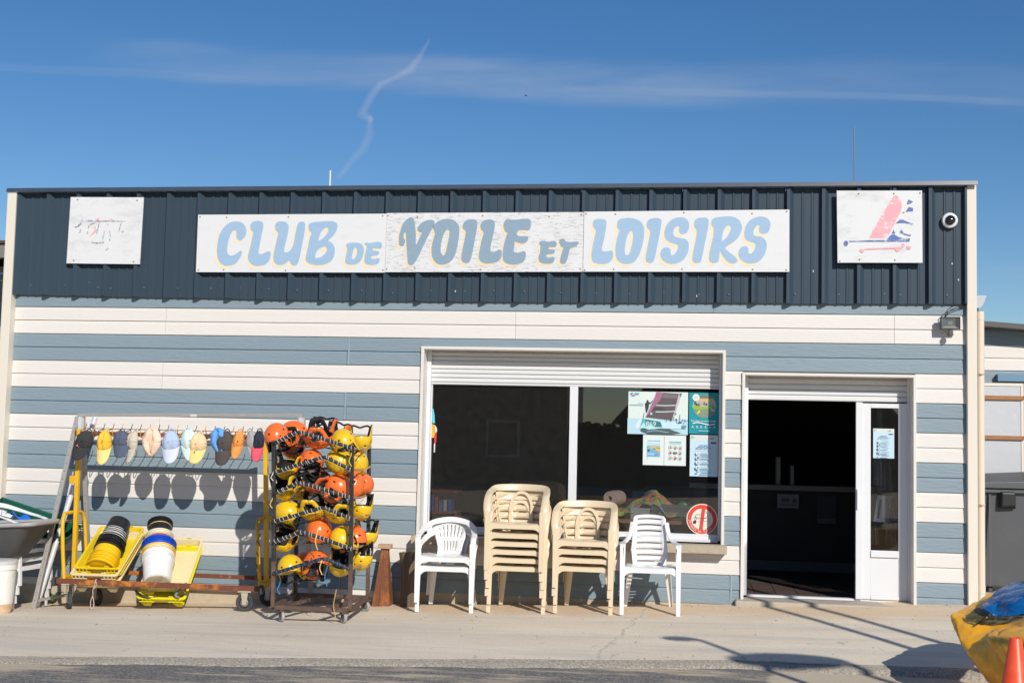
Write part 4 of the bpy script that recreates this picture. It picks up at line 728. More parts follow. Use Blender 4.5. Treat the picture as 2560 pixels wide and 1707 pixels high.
def clothmat():
    if 'cloth_pattern' in MATS: return MATS['cloth_pattern']
    m = bpy.data.materials.new('cloth_pattern'); m.use_nodes = True; n = m.node_tree.nodes; l = m.node_tree.links; b = n['Principled BSDF']; b.inputs['Roughness'].default_value = .85
    v = n.new('ShaderNodeTexVoronoi'); v.inputs['Scale'].default_value = 26; c = n.new('ShaderNodeTexCoord'); l.new(c.outputs['Object'], v.inputs['Vector'])
    s = n.new('ShaderNodeSeparateColor'); l.new(v.outputs['Color'], s.inputs[0]); r = n.new('ShaderNodeValToRGB'); r.color_ramp.interpolation = 'CONSTANT'; l.new(s.outputs[0], r.inputs[0])
    cs = [(0, (.14, .46, .08)), (.22, (.80, .20, .10)), (.38, (.06, .28, .18)), (.52, (.85, .38, .06)), (.66, (.50, .68, .10)), (.8, (.85, .30, .24)), (.9, (.25, .38, .62))]
    e = r.color_ramp.elements; e[0].color = (*cs[0][1], 1); e[1].position = cs[1][0]; e[1].color = (*cs[1][1], 1)
    for a, q in cs[2:]: k = e.new(a); k.color = (*q, 1)
    l.new(r.outputs[0], b.inputs['Base Color']); MATS['cloth_pattern'] = m; return m
b = MB()
def cl(u, v):
    x = .80 + 1.12 * u; h = [.845, .87, .855, .835, .90, 1.0, 1.045, .93, .90, .93, .93][min(10, int(u * 10))]; h2 = [.87, .855, .835, .90, 1.0, 1.045, .93, .90, .93, .93, .93][min(10, int(u * 10))]; f_ = u * 10 - int(u * 10) if u < 1 else 0
    top = h + (h2 - h) * f_; return Vector((x + .02 * sin(v * 8), .42 + .25 * v + .02 * sin(u * 30), top - .11 * (1 - v) * (1 - .35 * sin(u * 6)) + .015 * sin(u * 41 + v * 5) + .012 * sin(v * 17 + u * 9)))
b.grid(60, 14, cl); tag(b.build('patterned_cloth', clothmat(), None, smooth=60, solid=.003), 'crumpled green, orange and red patterned cloth heaped behind the window', 'cloth')
t = thing('plastic_box', 'clear greyish plastic box under the cloth, left of the dark crate', 'box', (1.33, .52, .737)); b = MB(); ringframe(b, -.10, .10, 0, .10, .006, -.09, .09, bottom=False); b.box(-.094, .094, -.09, -.084, 0, .094); b.box(-.094, .094, .084, .09, 0, .094); b.box(-.094, .094, -.084, .084, 0, .005); b.build('body', M('box_clear', (.45, .47, .45), .3), t); MB().box(-.105, .105, -.095, .095, .1005, .112).build('lid', M('box_lid', (.5, .5, .48), .4), t)
t = thing('photo_frame', 'grey-blue panel standing behind the paper roll', 'panel', (1.36, .82, .737)); MB().box(-.13, .13, 0, .015, 0, .27).build('panel', M('panel_bluegrey', (.12, .15, .20), .4), t); MB().box(-.004, .004, -.004, 0, .01, .26).build('rib', M('panel_rib', (.3, .33, .38), .4), t)
t = thing('book_shelf', 'low shelf of blue and red books at the left end of the window', 'shelf', (-.80, .75, .0)); MB().box(-.35, .16, -.15, .15, .72, .74).build('board', M('shelf_red', (.25, .07, .04), .5), t); MB().box(-.35, .16, -.15, .15, .95, .97).build('board', MATS['shelf_red'], t); MB().box(.14, .16, -.15, .15, .008, .719).build('side_panel', MATS['shelf_red'], t)
for i in range(9):
    o = MB().box(0, .034, -.11, .08, .742, .742 + .10 + .08 * random.random()).build('book', flatmat([(.04, .10, .35), (.30, .04, .04), (.05, .18, .30), (.4, .4, .42)][i % 4]), t); o.location = (-.33 + i * .048, 0, 0)
# ================================================================ fixtures on the wall
black_pl = M('black_plastic', (.02, .02, .022), .4, var=.3, vs=9, vcol=(.045, .045, .045))
t = thing('floodlight', 'black framed LED floodlight with motion sensor on the cream boards', 'floodlight', (4.335, -.012, 2.765))
b = MB(); b.box(-.094, .094, -.112, -.100, -.062, -.052); b.box(-.094, .094, -.112, -.100, .052, .062); b.box(-.094, -.084, -.112, -.100, -.052, .052); b.box(.084, .094, -.112, -.100, -.052, .052); b.box(-.092, .092, -.100, -.070, -.060, .060)
for i in range(7): b.box(-.07 + i * .022, -.066 + i * .022, -.070, -.050, -.05, .05)
b.build('housing', black_pl, t, bevel=.003)
b = MB(); b.add([(-.084, -.108, -.052), (.084, -.108, -.052), (.084, -.108, .052), (-.084, -.108, .052), (-.045, -.1015, -.028), (.045, -.1015, -.028), (.045, -.1015, .028), (-.045, -.1015, .028)], [(0, 1, 5, 4), (1, 2, 6, 5), (2, 3, 7, 6), (3, 0, 4, 7), (4, 5, 6, 7)]); b.build('reflector', M('reflector', (.42, .38, .32), .25, metal=.6), t)
MB().box(-.022, .022, -.1040, -.1018, -.018, .018).build('led_chip', M('led_chip', (.70, .68, .48), .5), t)
MB().box(-.0838, .0838, -.1100, -.1085, -.0518, .0518).build('pane', glass_mat('lamp_glass', (.85, .86, .86), .02), t)
b = MB(); b.box(-.012, .012, -.075, 0, -.012, .012); b.box(-.035, .035, -.008, 0, -.035, .035); b.build('bracket', black_pl, t)
b = MB(); b.tube([(.0, -.088, -.060), (-.0, -.090, -.09)], .016, 12); b.lathe([(.001, -.135), (.020, -.132), (.029, -.118), (.030, -.098), (.022, -.090), (.001, -.089)], (0, -.092, 0), None, 20); b.build('motion_sensor', M('sensor_grey', (.12, .12, .12), .3), t, smooth=40)
for a in ([(-.045, -.085, .062), (-.03, -.10, .12), (.04, -.07, .17), (.15, -.03, .185), (.19, -.02, .20)], [(-.04, -.085, .062), (-.01, -.09, .115), (.06, -.06, .155), (.16, -.03, .175), (.19, -.02, .19)]):
    MB().tube(curve_pts(a, 6), .0042, 8).build('cable', black_pl, t, smooth=60)
t = thing('dome_camera', 'white security dome camera with dark smoked bubble at the right end of the fascia', 'camera', (4.342, -.052, 3.784)); R90 = Matrix.Rotation(pi / 2, 3, 'X')
MB().lathe([(.074, 0), (.078, .010), (.077, .028), (.070, .040), (.052, .046), (.050, .042)], (0, 0, 0), R90, 32).build('base', white_pvc, t, smooth=35)
MB().lathe([(.048, .040), (.047, .055), (.040, .072), (.026, .084), (.010, .089), (.0001, .090)], (0, 0, 0), R90 @ Matrix.Rotation(0, 3, 'X'), 28).build('bubble', M('smoked_bubble', (.012, .012, .014), .06, spec=.8), t, smooth=60)
t = thing('gutter', 'cut end of a grey zinc gutter beside the building corner', 'gutter', (4.60, .12, 2.94)); b = MB(); n = 10
prof = [(.0, .12)] + [(.01 + .075 * (1 - cos(k * pi / 2 / n)), .12 - .125 * sin(k * pi / 2 / n)) for k in range(n)] + [(.09, .0), (.13, .06), (.15, .125), (.155, .13)]
prof = [(0, .125), (0, .01), (.03, -.004), (.06, .0), (.09, .02), (.11, .06), (.128, .118), (.136, .125)]
b.prism(prof, lambda a, c: (a, 0, c), (0, .004, 0)); b.sweep([(0, .004, 0), (0, 4, 0)], [(0, 0)]) if 0 else None
vs = [(a, y, c) for y in (.004, 5) for a, c in prof]; k = len(prof); b.add(vs, [(i, i + 1, k + i + 1, k + i) for i in range(k - 1)]); b.build('channel', M('zinc', (.40, .42, .44), .45, metal=.6, var=.4, vs=7), t)
MB().box(0.0, .055, 0, .10, -.035, .0).build('outlet', M('dark_outlet', (.07, .065, .06), .7), t)
t = thing('downpipe', 'cream round downpipe running down beside the right corner', 'pipe', (4.662, .09, -.02)); pm_ = M('pipe_cream', (.68, .59, .49), .45, var=.15, vs=3, stretch=(1, 1, .3))
MB().tube([(0, 0, 0), (.002, 0, 2.92)], .036, 20).build('tube', pm_, t, smooth=60)
for z in (.17, 2.84): MB().tube([(0, 0, z), (0, 0, z + .07)], .039, 20).build('socket', pm_, t, smooth=40)
for z in (1.02, 2.30):
    b = MB(); b.tube([(.001, 0, z - .007), (.001, 0, z + .007)], .0405, 20); b.box(-.012, .012, -.055, -.036, z - .006, z + .006); b.build('clamp', M('clamp_rust', (.50, .38, .26), .6, var=.6, vs=40), t)
# aerials and wires
t = thing('aerial', 'short white rod aerial behind the left part of the roof', 'aerial', (-2.283, 1.0, 4.08)); MB().tube([(0, 0, 0), (0.0, 0, .47)], .010, 8).build('rod', M('rod_white', (.7, .7, .7), .5), t)
MB().lathe([(.05, 0), (.05, .02), (.014, .03), (.014, .06)], (0, 0, 0), None, 12).build('foot', M('rod_grey', (.2, .21, .22), .5), t)
t = thing('aerial', 'tall thin grey whip aerial behind the right part of the roof', 'aerial', (3.565, 1.0, 4.08)); MB().tube([(0, 0, 0), (0, 0, .5), (-.003, 0, .92)], lambda t_: .0085 - .003 * t_, 8).build('rod', M('rod_grey', (.2, .21, .22), .5), t); MB().lathe([(.05, 0), (.05, .02), (.016, .03), (.016, .06)], (0, 0, 0), None, 12).build('foot', MATS['rod_grey'], t)
t = thing('bird', 'tiny dark bird flying high in the blue sky', 'bird', (-1.859, 15, 9.246)); t.scale = (.35, .35, .35); MB().lathe([(.001, -.09), (.02, -.05), (.028, 0), (.018, .06), (.004, .1)], (0, 0, 0), Matrix.Rotation(pi / 2, 3, 'Y'), 8).build('body', black_pl, t, smooth=60)
for s_ in (-1, 1): b = MB(); b.add([(-.03, 0, 0), (.03, 0, 0), (.015, s_ * .11, .05), (-.01, s_ * .2, .03), (-.03, s_ * .11, .045)], [(0, 1, 2, 4), (4, 2, 3)]); b.build('wing', black_pl, t, solid=.004)
t = thing('roof_edge_house', 'corner of a neighbouring roof with pale fascia showing at the left edge', 'house', (-7.9, 3.2, 0)); 
MB().box(-1.4, -.4, .3, 3.5, -.4, 3.9).build('wall', M('neighbour_render', (.55, .5, .42), .9), t)
b = MB(); b.add([(-1.8, 0, 4.02), (.50, 0, 4.085), (.50, 4, 4.085), (-1.8, 4, 4.02), (-1.8, 0, 3.98), (.50, 0, 4.045), (.50, 4, 4.045), (-1.8, 4, 3.98)], [(0, 1, 2, 3), (7, 6, 5, 4), (0, 4, 5, 1), (1, 5, 6, 2), (2, 6, 7, 3), (3, 7, 4, 0)]); b.build('roof', M('roof_dark_red', (.10, .045, .035), .8), t)
b = MB(); b.add([(-1.75, .03, 3.97), (.48, .03, 4.03), (.56, .12, 3.87), (-1.75, .12, 3.80), (-1.75, .25, 3.97), (.48, .25, 4.03), (.56, .25, 3.87), (-1.75, .25, 3.80)], [(0, 1, 2, 3), (7, 6, 5, 4), (0, 4, 5, 1), (1, 5, 6, 2), (2, 6, 7, 3), (3, 7, 4, 0)]); b.build('fascia', M('fascia_grey', (.30, .30, .30), .7), t)
for z0_, c, nm in ((3.60, (.10, .16, .4), 'blue'), (3.50, (.03, .2, .08), 'green')):
    t = MB().tube([(-12, 3.6, z0_ + .0), (-8.5, 3.3, z0_ - .03), (-7.0, 3.2, z0_ + .06), (-5.6, 3.1, z0_ + .2)], .007, 6).build('wire', M('wire_' + nm, c, .5)); tag(t, f'thin {nm} wire crossing the sky left of the building', 'wire')

# ---------------------------------------------------------------- neighbour annexe on the right
t = thing('annexe_building', 'lower striped annexe behind the right corner with dark roof edge', 'building', (0, 2.6, 0))
k = 0; z = 2.757 + .146 * 2 + .04
rows = [(2.757, 2.95, 'b')] + [(2.757 - .1465 * (i + 1), 2.757 - .1465 * i, 'w' if (i // 2) % 2 == 0 else 'b') for i in range(19)]
for z0, z1, c in rows:
    segs = [(4.6, 9.0)] if z0 > 2.36 else [(4.6, 5.25), (6.6, 9.0)]
    if 2.30 < z0 < 2.36: segs = [(4.6, 9.0)]
    for a, e in segs:
        b = MB(); b.add([(x, y, zz) for x in (a, e) for y, zz in ((0, z1), (-.006, z1 - .026), (-.0125, z0 + .002), (.012, z0 + .002), (.012, z1))], [(0, 1, 2, 3, 4), (9, 8, 7, 6, 5)] + [(i, (i + 1) % 5, 5 + (i + 1) % 5, 5 + i) for i in range(5)]); b.build('cladding_board', cream if c == 'w' else blue, t)
MB().box(4.6, 9, .013, 3, -.4, 2.95).build('wall', M('annexe_core', (.04, .04, .04), .9), t)
b = MB(); b.add([(4.5, -.28, 3.075), (9.2, -.28, 3.005 - .28), (9.2, 3.2, 3.005 - .28), (4.5, 3.2, 3.075), (4.5, -.28, 3.015), (9.2, -.28, 2.945 - .28), (9.2, 3.2, 2.945 - .28), (4.5, 3.2, 3.015)], [(0, 1, 2, 3), (7, 6, 5, 4), (0, 4, 5, 1), (1, 5, 6, 2), (2, 6, 7, 3), (3, 7, 4, 0)]); b.build('roof', M('annexe_roof', (.10, .095, .09), .7), t)
MB().box(5.40, 6.7, -.10, -.02, 2.335, 2.42).build('lintel', M('lintel_blue', (.13, .25, .36), .5), t)
t = thing('insulated_door', 'pale grey panel door with two brown wooden battens, right of the downpipe', 'door', (5.39, 2.15, 0))
MB().box(-.235, .175, 0, .05, .95, 2.26).build('panel', M('panel_grey', (.50, .52, .55), .6, var=.35, vs=8, vcol=(.62, .64, .66), bump=.3, bs=12), t)
b = MB(); b.box(-.24, .205, -.008, .055, 2.262, 2.295); b.box(.176, .205, -.008, .055, .95, 2.261); b.build('edge_strip', M('strip_cream', (.72, .66, .58), .6), t)
for z in (2.128, 1.675): b = MB(); b.box(-.24, .20, -.028, -.009, z - .022, z + .022); b.build('batten', M('batten_wood', (.36, .16, .06), .7, var=.6, vs=12, vcol=(.20, .09, .04), stretch=(.6, 1, 3)), t)
t = thing('waste_container', 'dark grey waste container with sloping lid at the right edge', 'container', (5.33, 1.25, 0)); cg = M('container_grey', (.085, .09, .10), .5, var=.3, vs=3, vcol=(.12, .125, .135))
b = MB(); b.add([(-.45, -.30, .12), (.5, -.30, .12), (.5, .4, .12), (-.45, .4, .12), (-.50, -.38, 1.13), (.55, -.38, 1.13), (.55, .45, 1.13), (-.50, .45, 1.13)], [(0, 3, 2, 1), (4, 5, 6, 7), (0, 1, 5, 4), (1, 2, 6, 5), (2, 3, 7, 6), (3, 0, 4, 7)]); b.build('body', cg, t, bevel=.02)
b = MB(); b.add([(-.53, -.41, 1.14), (.57, -.41, 1.14), (.57, .47, 1.14), (-.53, .47, 1.14), (-.53, -.41, 1.20), (.57, -.41, 1.25), (.57, .47, 1.33), (-.53, .47, 1.26)], [(0, 3, 2, 1), (4, 5, 6, 7), (0, 1, 5, 4), (1, 2, 6, 5), (2, 3, 7, 6), (3, 0, 4, 7)]); b.build('lid', cg, t, bevel=.01)
b = MB(); b.box(-.42, -.40, -.405, -.39, .14, 1.08); b.box(-.53, .57, -.425, -.405, 1.10, 1.13); b.build('rib', cg, t)
b = MB(); b.add([(-.33, -.39, .93), (-.15, -.39, .93), (-.15, -.39, 1.12), (-.33, -.39, 1.12), (-.30, -.46, .96), (-.17, -.46, .97), (-.17, -.46, 1.10), (-.30, -.46, 1.10)], [(0, 3, 2, 1), (4, 5, 6, 7), (0, 1, 5, 4), (1, 2, 6, 5), (2, 3, 7, 6), (3, 0, 4, 7)]); b.build('grip_box', black_pl, t, bevel=.01)
for x in (-.38, .42): b = MB(); b.lathe([(.075, -.025), (.08, -.01), (.08, .01), (.075, .025)], (x, -.2, .07), Matrix.Rotation(pi / 2, 3, 'Y'), 16); b.beam((x, -.2, .07), (x, -.2, .125), .02, .02); b.build('caster', black_pl, t)

# ================================================================ plastic chairs
wpl = M('white_resin', (.76, .76, .765), .32, sub=.04, var=.06, vs=8, vcol=(.74, .73, .70)); bpl = M('beige_resin', (.70, .575, .40), .36, sub=.03, var=.08, vs=9, vcol=(.64, .51, .34), rnd=.03)
def legmesh(x0, y0, z0, x1, y1, z1, w0, w1, inx, iny, mat, parent, foot=True):
    """L-section leg from foot (0) to top (1); inx/iny: side of the flanges"""
    b = MB(); t = .006; rows = []
    for s in range(7):
        f = s / 6; w = w0 + (w1 - w0) * f; x = x0 + (x1 - x0) * f; y = y0 + (y1 - y0) * f; z = z0 + (z1 - z0) * f
        P = [(0, 0), (w, 0), (w, t), (t, t), (t, w * .8), (0, w * .8)]
        rows.append([(x + inx * a, y + iny * c, z) for a, c in P])
    vs = [v for r in rows for v in r]; fs = [(i * 6 + k, i * 6 + (k + 1) % 6, (i + 1) * 6 + (k + 1) % 6, (i + 1) * 6 + k) for i in range(6) for k in range(6)] + [tuple(range(6)), tuple(36 + k for k in range(6))]
    b.add(vs, fs); return b.build('leg', mat, parent, bevel=.002)
def panel_back(vl, sl, pos, skip, mat, parent, th=.006):
    """curved back from explicit parameter lines; pos(s,v)->Vector"""
    b = MB(); vs = [pos(s_, v_) for v_ in vl for s_ in sl]; n = len(sl); fs = []
    for j in range(len(vl) - 1):
        for i in range(n - 1):
            if not skip(.5 * (sl[i] + sl[i + 1]), .5 * (vl[j] + vl[j + 1])): a = j * n + i; fs.append((a, a + 1, a + n + 1, a + n))
    b.add(vs, fs); return b.build('backrest', mat, parent, smooth=40, solid=th)
def lerp(a, b, t): return a + (b - a) * t
def seat_mesh(hw0, hw1, yf, yb, zs, mat, t, drop=.05, lip=.045):
    b = MB()
    def f(u, v):
        hw = lerp(hw0, hw1, v); x = (2 * u - 1) * hw; y = lerp(yf, yb, v); e = abs(2 * u - 1)
        z = zs + .012 * e ** 3 - .012 * v * (1 - e * .3) - (.022 * (1 - v * 9) ** 2 if v < .11 else 0)
        return Vector((x, y, z))
    b.grid(16, 18, f, skip=lambda i, j: 5 <= j <= 12 and j % 2 == 0 and 4 <= i <= 11 and i not in (7, 8))
    s = b.build('seat', mat, t, smooth=50, solid=.005)
    b = MB(); n = 20; top = []; bot = []
    for i in range(n + 1):
        u = 2 * i / n - 1; x = u * hw0; top.append((x, zs - .006)); e = abs(u); bot.append((x, zs - lip - drop * max(0, (e - .72) / .28) ** 2))
    b.prism(top + bot[::-1], lambda a, c: (a, yf - .004, c), (0, .006, 0)); b.build('seat_apron', mat, s, bevel=.002)
    for sg in (-1, 1):
        c = MB(); c.prism([(yf, zs + .002), (yb, zs - .004), (yb, zs - .05), (lerp(yf, yb, .5), zs - .035), (yf, zs - .07)], lambda a, c_: (sg * hw0 * .985, a, c_), (-sg * .006, 0, 0)); c.build('seat_side', mat, s)
    return s
def chair_tub(name, label, cat, style, mat):
    """style 'fan': low round back with vertical slots, 'arch': tub back with horizontal slots and an inner arch, 'slat': high back with horizontal slots"""
    t = thing(name, label, cat)
    if style == 'fan': zs, hw, yf, yb, ztop, arm = .435, .252, -.235, .20, .765, .62
    elif style == 'arch': zs, hw, yf, yb, ztop, arm = .44, .256, -.235, .19, .775, .60
    else: zs, hw, yf, yb, ztop, arm = .435, .254, -.235, .20, .895, .655
    seat_mesh(hw, hw * .86, yf, yb, zs, mat, t)
    for sg in (-1, 1):
        topz = zs + (.135 if style == 'fan' else .12 if style == 'arch' else .215)
        legmesh(sg * .283, yf - .035, 0, sg * (.291 if style != 'slat' else .288), yf + .0, topz, .038, .052, -sg, 1, mat, t)
        legmesh(sg * .245, yb + .145, 0, sg * .205, yb + .02, zs - .01, .038, .062, -sg, -1, mat, t)
    if style == 'slat':
        vl = [0, .045]; N_ = 8
        for i in range(N_): c = .10 + i * (.82 / (N_ - 1)); vl += [c - .014, c + .012]
        vl += [.955, .985, 1.0]
        sl = [-1, -.93, -.74, -.6, -.4, -.2, 0, .2, .4, .6, .74, .93, 1]
        def pos(s_, v):
            w = lerp(.178, .158, v) if v > .35 else lerp(.158, .178, v / .35)
            if v > .9: w *= 1 - .35 * ((v - .9) / .1) ** 3 * .35
            z = zs - .02 + v * (ztop - zs + .02); y = yb + .005 + v * .135 + .04 * (s_ * s_ - 1) * -1 * .0 - .035 * s_ * s_
            return Vector((s_ * w, y, z + .012 * (1 - s_ * s_) * v))
        panel_back(vl, sl, pos, lambda s_, v: abs(s_) < .74 and any(abs(v - (.10 + i * (.82 / 7)) + .001) < .014 for i in range(8)), mat, t, .009)
        for sg in (-1, 1):
            A = [(sg * .264, yf - .005, zs + .217), (sg * .264, yf + .06, zs + .222), (sg * .256, -.06, zs + .222), (sg * .236, .06, zs + .225), (sg * .208, .15, zs + .250), (sg * .182, .215, zs + .31), (sg * .166, .25, zs + .40)]
            MB().sweep(curve_pts(A, 5), lambda q: rsec(lerp(.054, .040, q), .012), ref=(0, -.35, 1)).build('armrest', mat, t, smooth=45)
            b = MB(); b.prism([(.0, 0), (.03, 0), (.06, .12), (.05, .2), (-.02, .2)], lambda a, c: (sg * (.262 - .012 * c / .2), yf + .0 + a, zs + c), (-sg * .006, 0, 0)); b.build('arm_web', mat, t)
    else:
        if style == 'fan':
            rim = [(sg_, y_, z_) for sg_, y_, z_ in ((.268, yf + .006, zs + .09), (.272, yf + .022, zs + .165), (.272, -.12, zs + .205), (.258, .0, zs + .235), (.228, .12, zs + .272), (.150, .225, zs + .312))]
            full = [(-a, b_, c) for a, b_, c in rim] + [(0, .268, ztop + .002)] + rim[::-1]
            MB().sweep(curve_pts(full, 6), lambda q: rsec(.066 - .016 * abs(1 - 2 * q), .013), ref=(0, -.9, .8)).build('armrest', mat, t, smooth=45)
            vl = [0, .05, .12, .24, .42, .45, .50, .53, .70, .84, .90, .96]; xs = [-.118, -.1, -.090, -.086, -.050, -.046, -.012, -.008, .026, .030, .064, .068, .09, .1, .118]
            xs = sorted(set([-1, -.88] + [round(c + d, 3) for c in (-.66, -.44, -.22, 0, .22, .44, .66) for d in (-.022, .022)] + [.88, 1]))
            def pos(s_, v):
                w = lerp(.128, .150, min(1, v / .5)) + (.045 * ((v - .5) / .46) ** 1.5 if v > .5 else 0) - .015 * sin(pi * min(1, v / .5))
                z = zs - .015 + v * (ztop - zs); z -= (.045 * s_ * s_) * max(0, (v - .55) / .45)
                return Vector((s_ * w, yb + .002 + v * .072 - .03 * s_ * s_, z))
            panel_back(vl, xs, pos, lambda s_, v: any(abs(s_ - c) < .022 for c in (-.66, -.44, -.22, 0, .22, .44, .66)) and (.53 < v < .90 if abs(s_) < .5 or v > .6 and v < .84 else False) or (any(abs(s_ - c) < .022 for c in (-.44, -.22, 0, .22, .44)) and .12 < v < .42), mat, t)
        else:
            rim = [(.266, yf + .006, zs + .06), (.279, yf + .030, zs + .16), (.283, -.10, zs + .255), (.272, .04, zs + .305), (.225, .16, zs + .33)]
            full = [(-a, b_, c) for a, b_, c in rim] + [(0, .232, ztop)] + rim[::-1]
            MB().sweep(curve_pts(full, 6), lambda q: rsec(.060 + .014 * (1 - abs(1 - 2 * q)), .014), ref=(0, -1.0, .55)).build('armrest', mat, t, smooth=45)
            vl = [0, .04, .11, .155, .32, .365, .53, .575, .74, .785, .93, .985]; sl = [-1, -.93, -.7, -.5, -.36, -.2, 0, .2, .36, .5, .7, .93, 1]
            def pos(s_, v):
                w = lerp(.195, .250, v ** .6); z = zs - .02 + v * (ztop - zs - .0) - .02 * (s_ * s_) * (v > .5) * (v - .5) * 2
                return Vector((s_ * w, yb + .015 + v * .045 - .125 * abs(s_) ** 2.6 * (.4 + .6 * v), z))
            panel_back(vl, sl, pos, lambda s_, v: .0 < abs(s_) < .93 and any(a < v < c for a, c in ((.11, .155), (.32, .365), (.53, .575), (.74, .785))) and not .36 < abs(s_) < .5, mat, t)
            A = [(-.105, yb - .012, zs - .01), (-.108, yb - .002, zs + .09), (-.098, yb + .012, zs + .19), (-.055, yb + .022, zs + .265), (0, yb + .026, zs + .285)]
            MB().sweep(curve_pts(A + [(-a, b_, c) for a, b_, c in A[-2::-1]], 5), rsec(.030, .014), ref=(0, -1, .2)).build('back_arch', mat, t, smooth=45)
    return t
def pz(x, y): return gz(x, y)
a0 = chair_tub('plastic_armchair', 'lower white round-back plastic armchair of the pair beside the log', 'chair', 'fan', wpl)
a0['group'] = 'two stacked white round-back chairs'; ax, ay_ = -.515, -.46
a0.location = (ax, ay_, pz(ax, ay_)); a0.rotation_euler = (0, 0, radians(2))
dup(a0, (ax - .012, ay_ - .022, pz(ax, ay_) + .094), (0, 0, radians(4)), 'upper white round-back plastic armchair with vertical slots, nested on top beside the log')
words = ['bottom', 'second from bottom', 'third from bottom', 'fourth from bottom', 'fifth from bottom', 'top']
b0 = chair_tub('plastic_armchair', 'bottom beige plastic armchair of the tall stack of six', 'chair', 'arch', bpl); b0['group'] = 'tall stack of six beige chairs'
bx, by = .195, -.46
for i in range(6):
    loc = (bx - .006 * i + .01 * (i % 2 == 1) - .004, by - .012 * i, pz(bx, by) + .079 * i + (.012 if i == 5 else 0)); rot = (0, 0, radians([0, .7, -.6, .4, 1.0, -.8][i]))
    lab = f'{words[i]} beige plastic armchair of the tall stack of six'
    if i == 0: b0.location = loc; b0.rotation_euler = rot
    else: dup(b0, loc, rot, lab)
w4 = ['bottom', 'second from bottom', 'third from bottom', 'top']; cx_, cy_ = .845, -.48
for i in range(4):
    loc = (cx_ - .005 * i + .004 * (i % 2), cy_ - .012 * i, pz(cx_, cy_) + .081 * i); dup(b0, loc, (0, 0, radians([-2, -1.5, -2.6, -1.2][i])), f'{w4[i]} beige plastic armchair of the shorter stack of four', 'shorter stack of four beige chairs')
d0 = chair_tub('plastic_armchair', 'single white high-back plastic armchair with horizontal slots, left of the door', 'chair', 'slat', wpl); d0.location = (1.458, -.53, pz(1.458, -.53)); d0.rotation_euler = (0, 0, radians(3))
# white chairs stacked at the left edge behind the tub
for i in range(4):
    z = pz(-5.02, -.62) + .088 * i
    dup(a0, (-5.03 + .018 * i, -.66 - .004 * i, z), (0, 0, radians(82 + i)), f'{w4[i]} white plastic armchair of the side-on stack behind the grey tub', 'side-on stack of white chairs at the left edge')

# ================================================================ log, rusty stand, weed
t = thing('log_post', 'short upright log with rough brown bark standing under the end of the sill', 'log', (-.945, -.235, gz(-.945, -.235) - .01)); b = MB(); random.seed(3)
def lg(u, v):
    a = 2 * pi * u; r = .088 + .008 * noise.noise(Vector((cos(a) * 2, sin(a) * 2, v * 2))) + .006 * noise.noise(Vector((cos(a) * 9, sin(a) * 9, v * 1.5))) - .004 * abs(sin(11 * a + v)) * .5 + .012 * (1 - v) ** 4
    return Vector((r * cos(a) + .012 * sin(3 * v) - .04 * v + .0, r * sin(a), v * .555 + .012 * cos(a) * v))
b.grid(64, 24, lg); o = b.build('bark', M('bark', (.115, .085, .06), .95, var=.8, vs=12, vcol=(.21, .155, .11), bump=1.0, bs=40, stretch=(1, 1, .15)), t, smooth=70)
b = MB(); vs = [lg(i / 64, 1) for i in range(64)]; c = Vector((0, 0, 0)); 
for v in vs: c += v / 64
b.add(vs + [c + Vector((0, 0, .004))], [(i, (i + 1) % 64, 64) for i in range(64)]); b.build('cut_end', M('cut_end_wood', (.40, .31, .22), .9, var=.6, vs=25, vcol=(.22, .17, .12)), t)
t = thing('rusty_stand', 'rusty brown tapered steel stand with a small wood block on top', 'stand', (-1.245, -.16, gz(-1.245, -.16) - .005)); rust = M('heavy_rust', (.18, .065, .03), .85, var=.9, vs=9, vcol=(.50, .17, .035), bump=.5, bs=50, stretch=(1, 1, .5))
rust_d = M('dark_rust', (.085, .05, .037), .85, var=.8, vs=18, vcol=(.20, .09, .05), bump=.4, bs=60)
b = MB(); rows = []; zs_ = [0, .15, .35, .52, .56]; 
for z in zs_:
    f_ = z / .56; w = lerp(.090, .034, f_); d = lerp(.11, .034, f_)
    P = [(-w, d), (-w, -d * .9), (-w * .45, -d * .92), (-w * .42, -d * .84), (-w * .20, -d * .84), (-w * .17, -d * .95), (w * .12, -d * .95), (w * .16, -d * .80), (w, -d * .80), (w, d)]
    rows.append([(x + .012 * f_, y, z) for x, y in P])
n = 10; b.add([v for r in rows for v in r], [(i * n + k, i * n + (k + 1) % n, (i + 1) * n + (k + 1) % n, (i + 1) * n + k) for i in range(4) for k in range(n)] + [tuple(range(n)), tuple(4 * n + k for k in range(n))]); b.build('body', rust, t, bevel=.002)
MB().box(-.028, .052, -.03, .03, .56, .577).build('cap_plate', rust_d, t)
MB().box(-.055, .078, -.045, .045, .5775, .622).build('wood_block', M('wood_block', (.48, .30, .19), .8, var=.5, vs=12, vcol=(.5, .10, .05)), t, bevel=.003)
t = thing('weed', 'small green weed growing at the foot of the wall beside the ladder frame', 'plant', (-4.83, -.10, gz(-4.8, -.1)))
for i in range(13):
    a = i * 2.4; L = .07 + .06 * random.random(); h_ = .03 + .1 * random.random(); b = MB(); P = []
    def lf(u, v, a=a, L=L, h_=h_): w = .02 * sin(pi * min(1, v * 1.02)) ** .8; r = L * v; s_ = (2 * u - 1) * w; return Vector((cos(a) * r - sin(a) * s_, sin(a) * r + cos(a) * s_, h_ * sin(v * 2.0) + .006 * abs(2 * u - 1)))
    b.grid(4, 8, lf); b.build('leaf', M('weed_green', (.05, .13, .03), .6, rnd=.3), t, smooth=60, solid=.001)
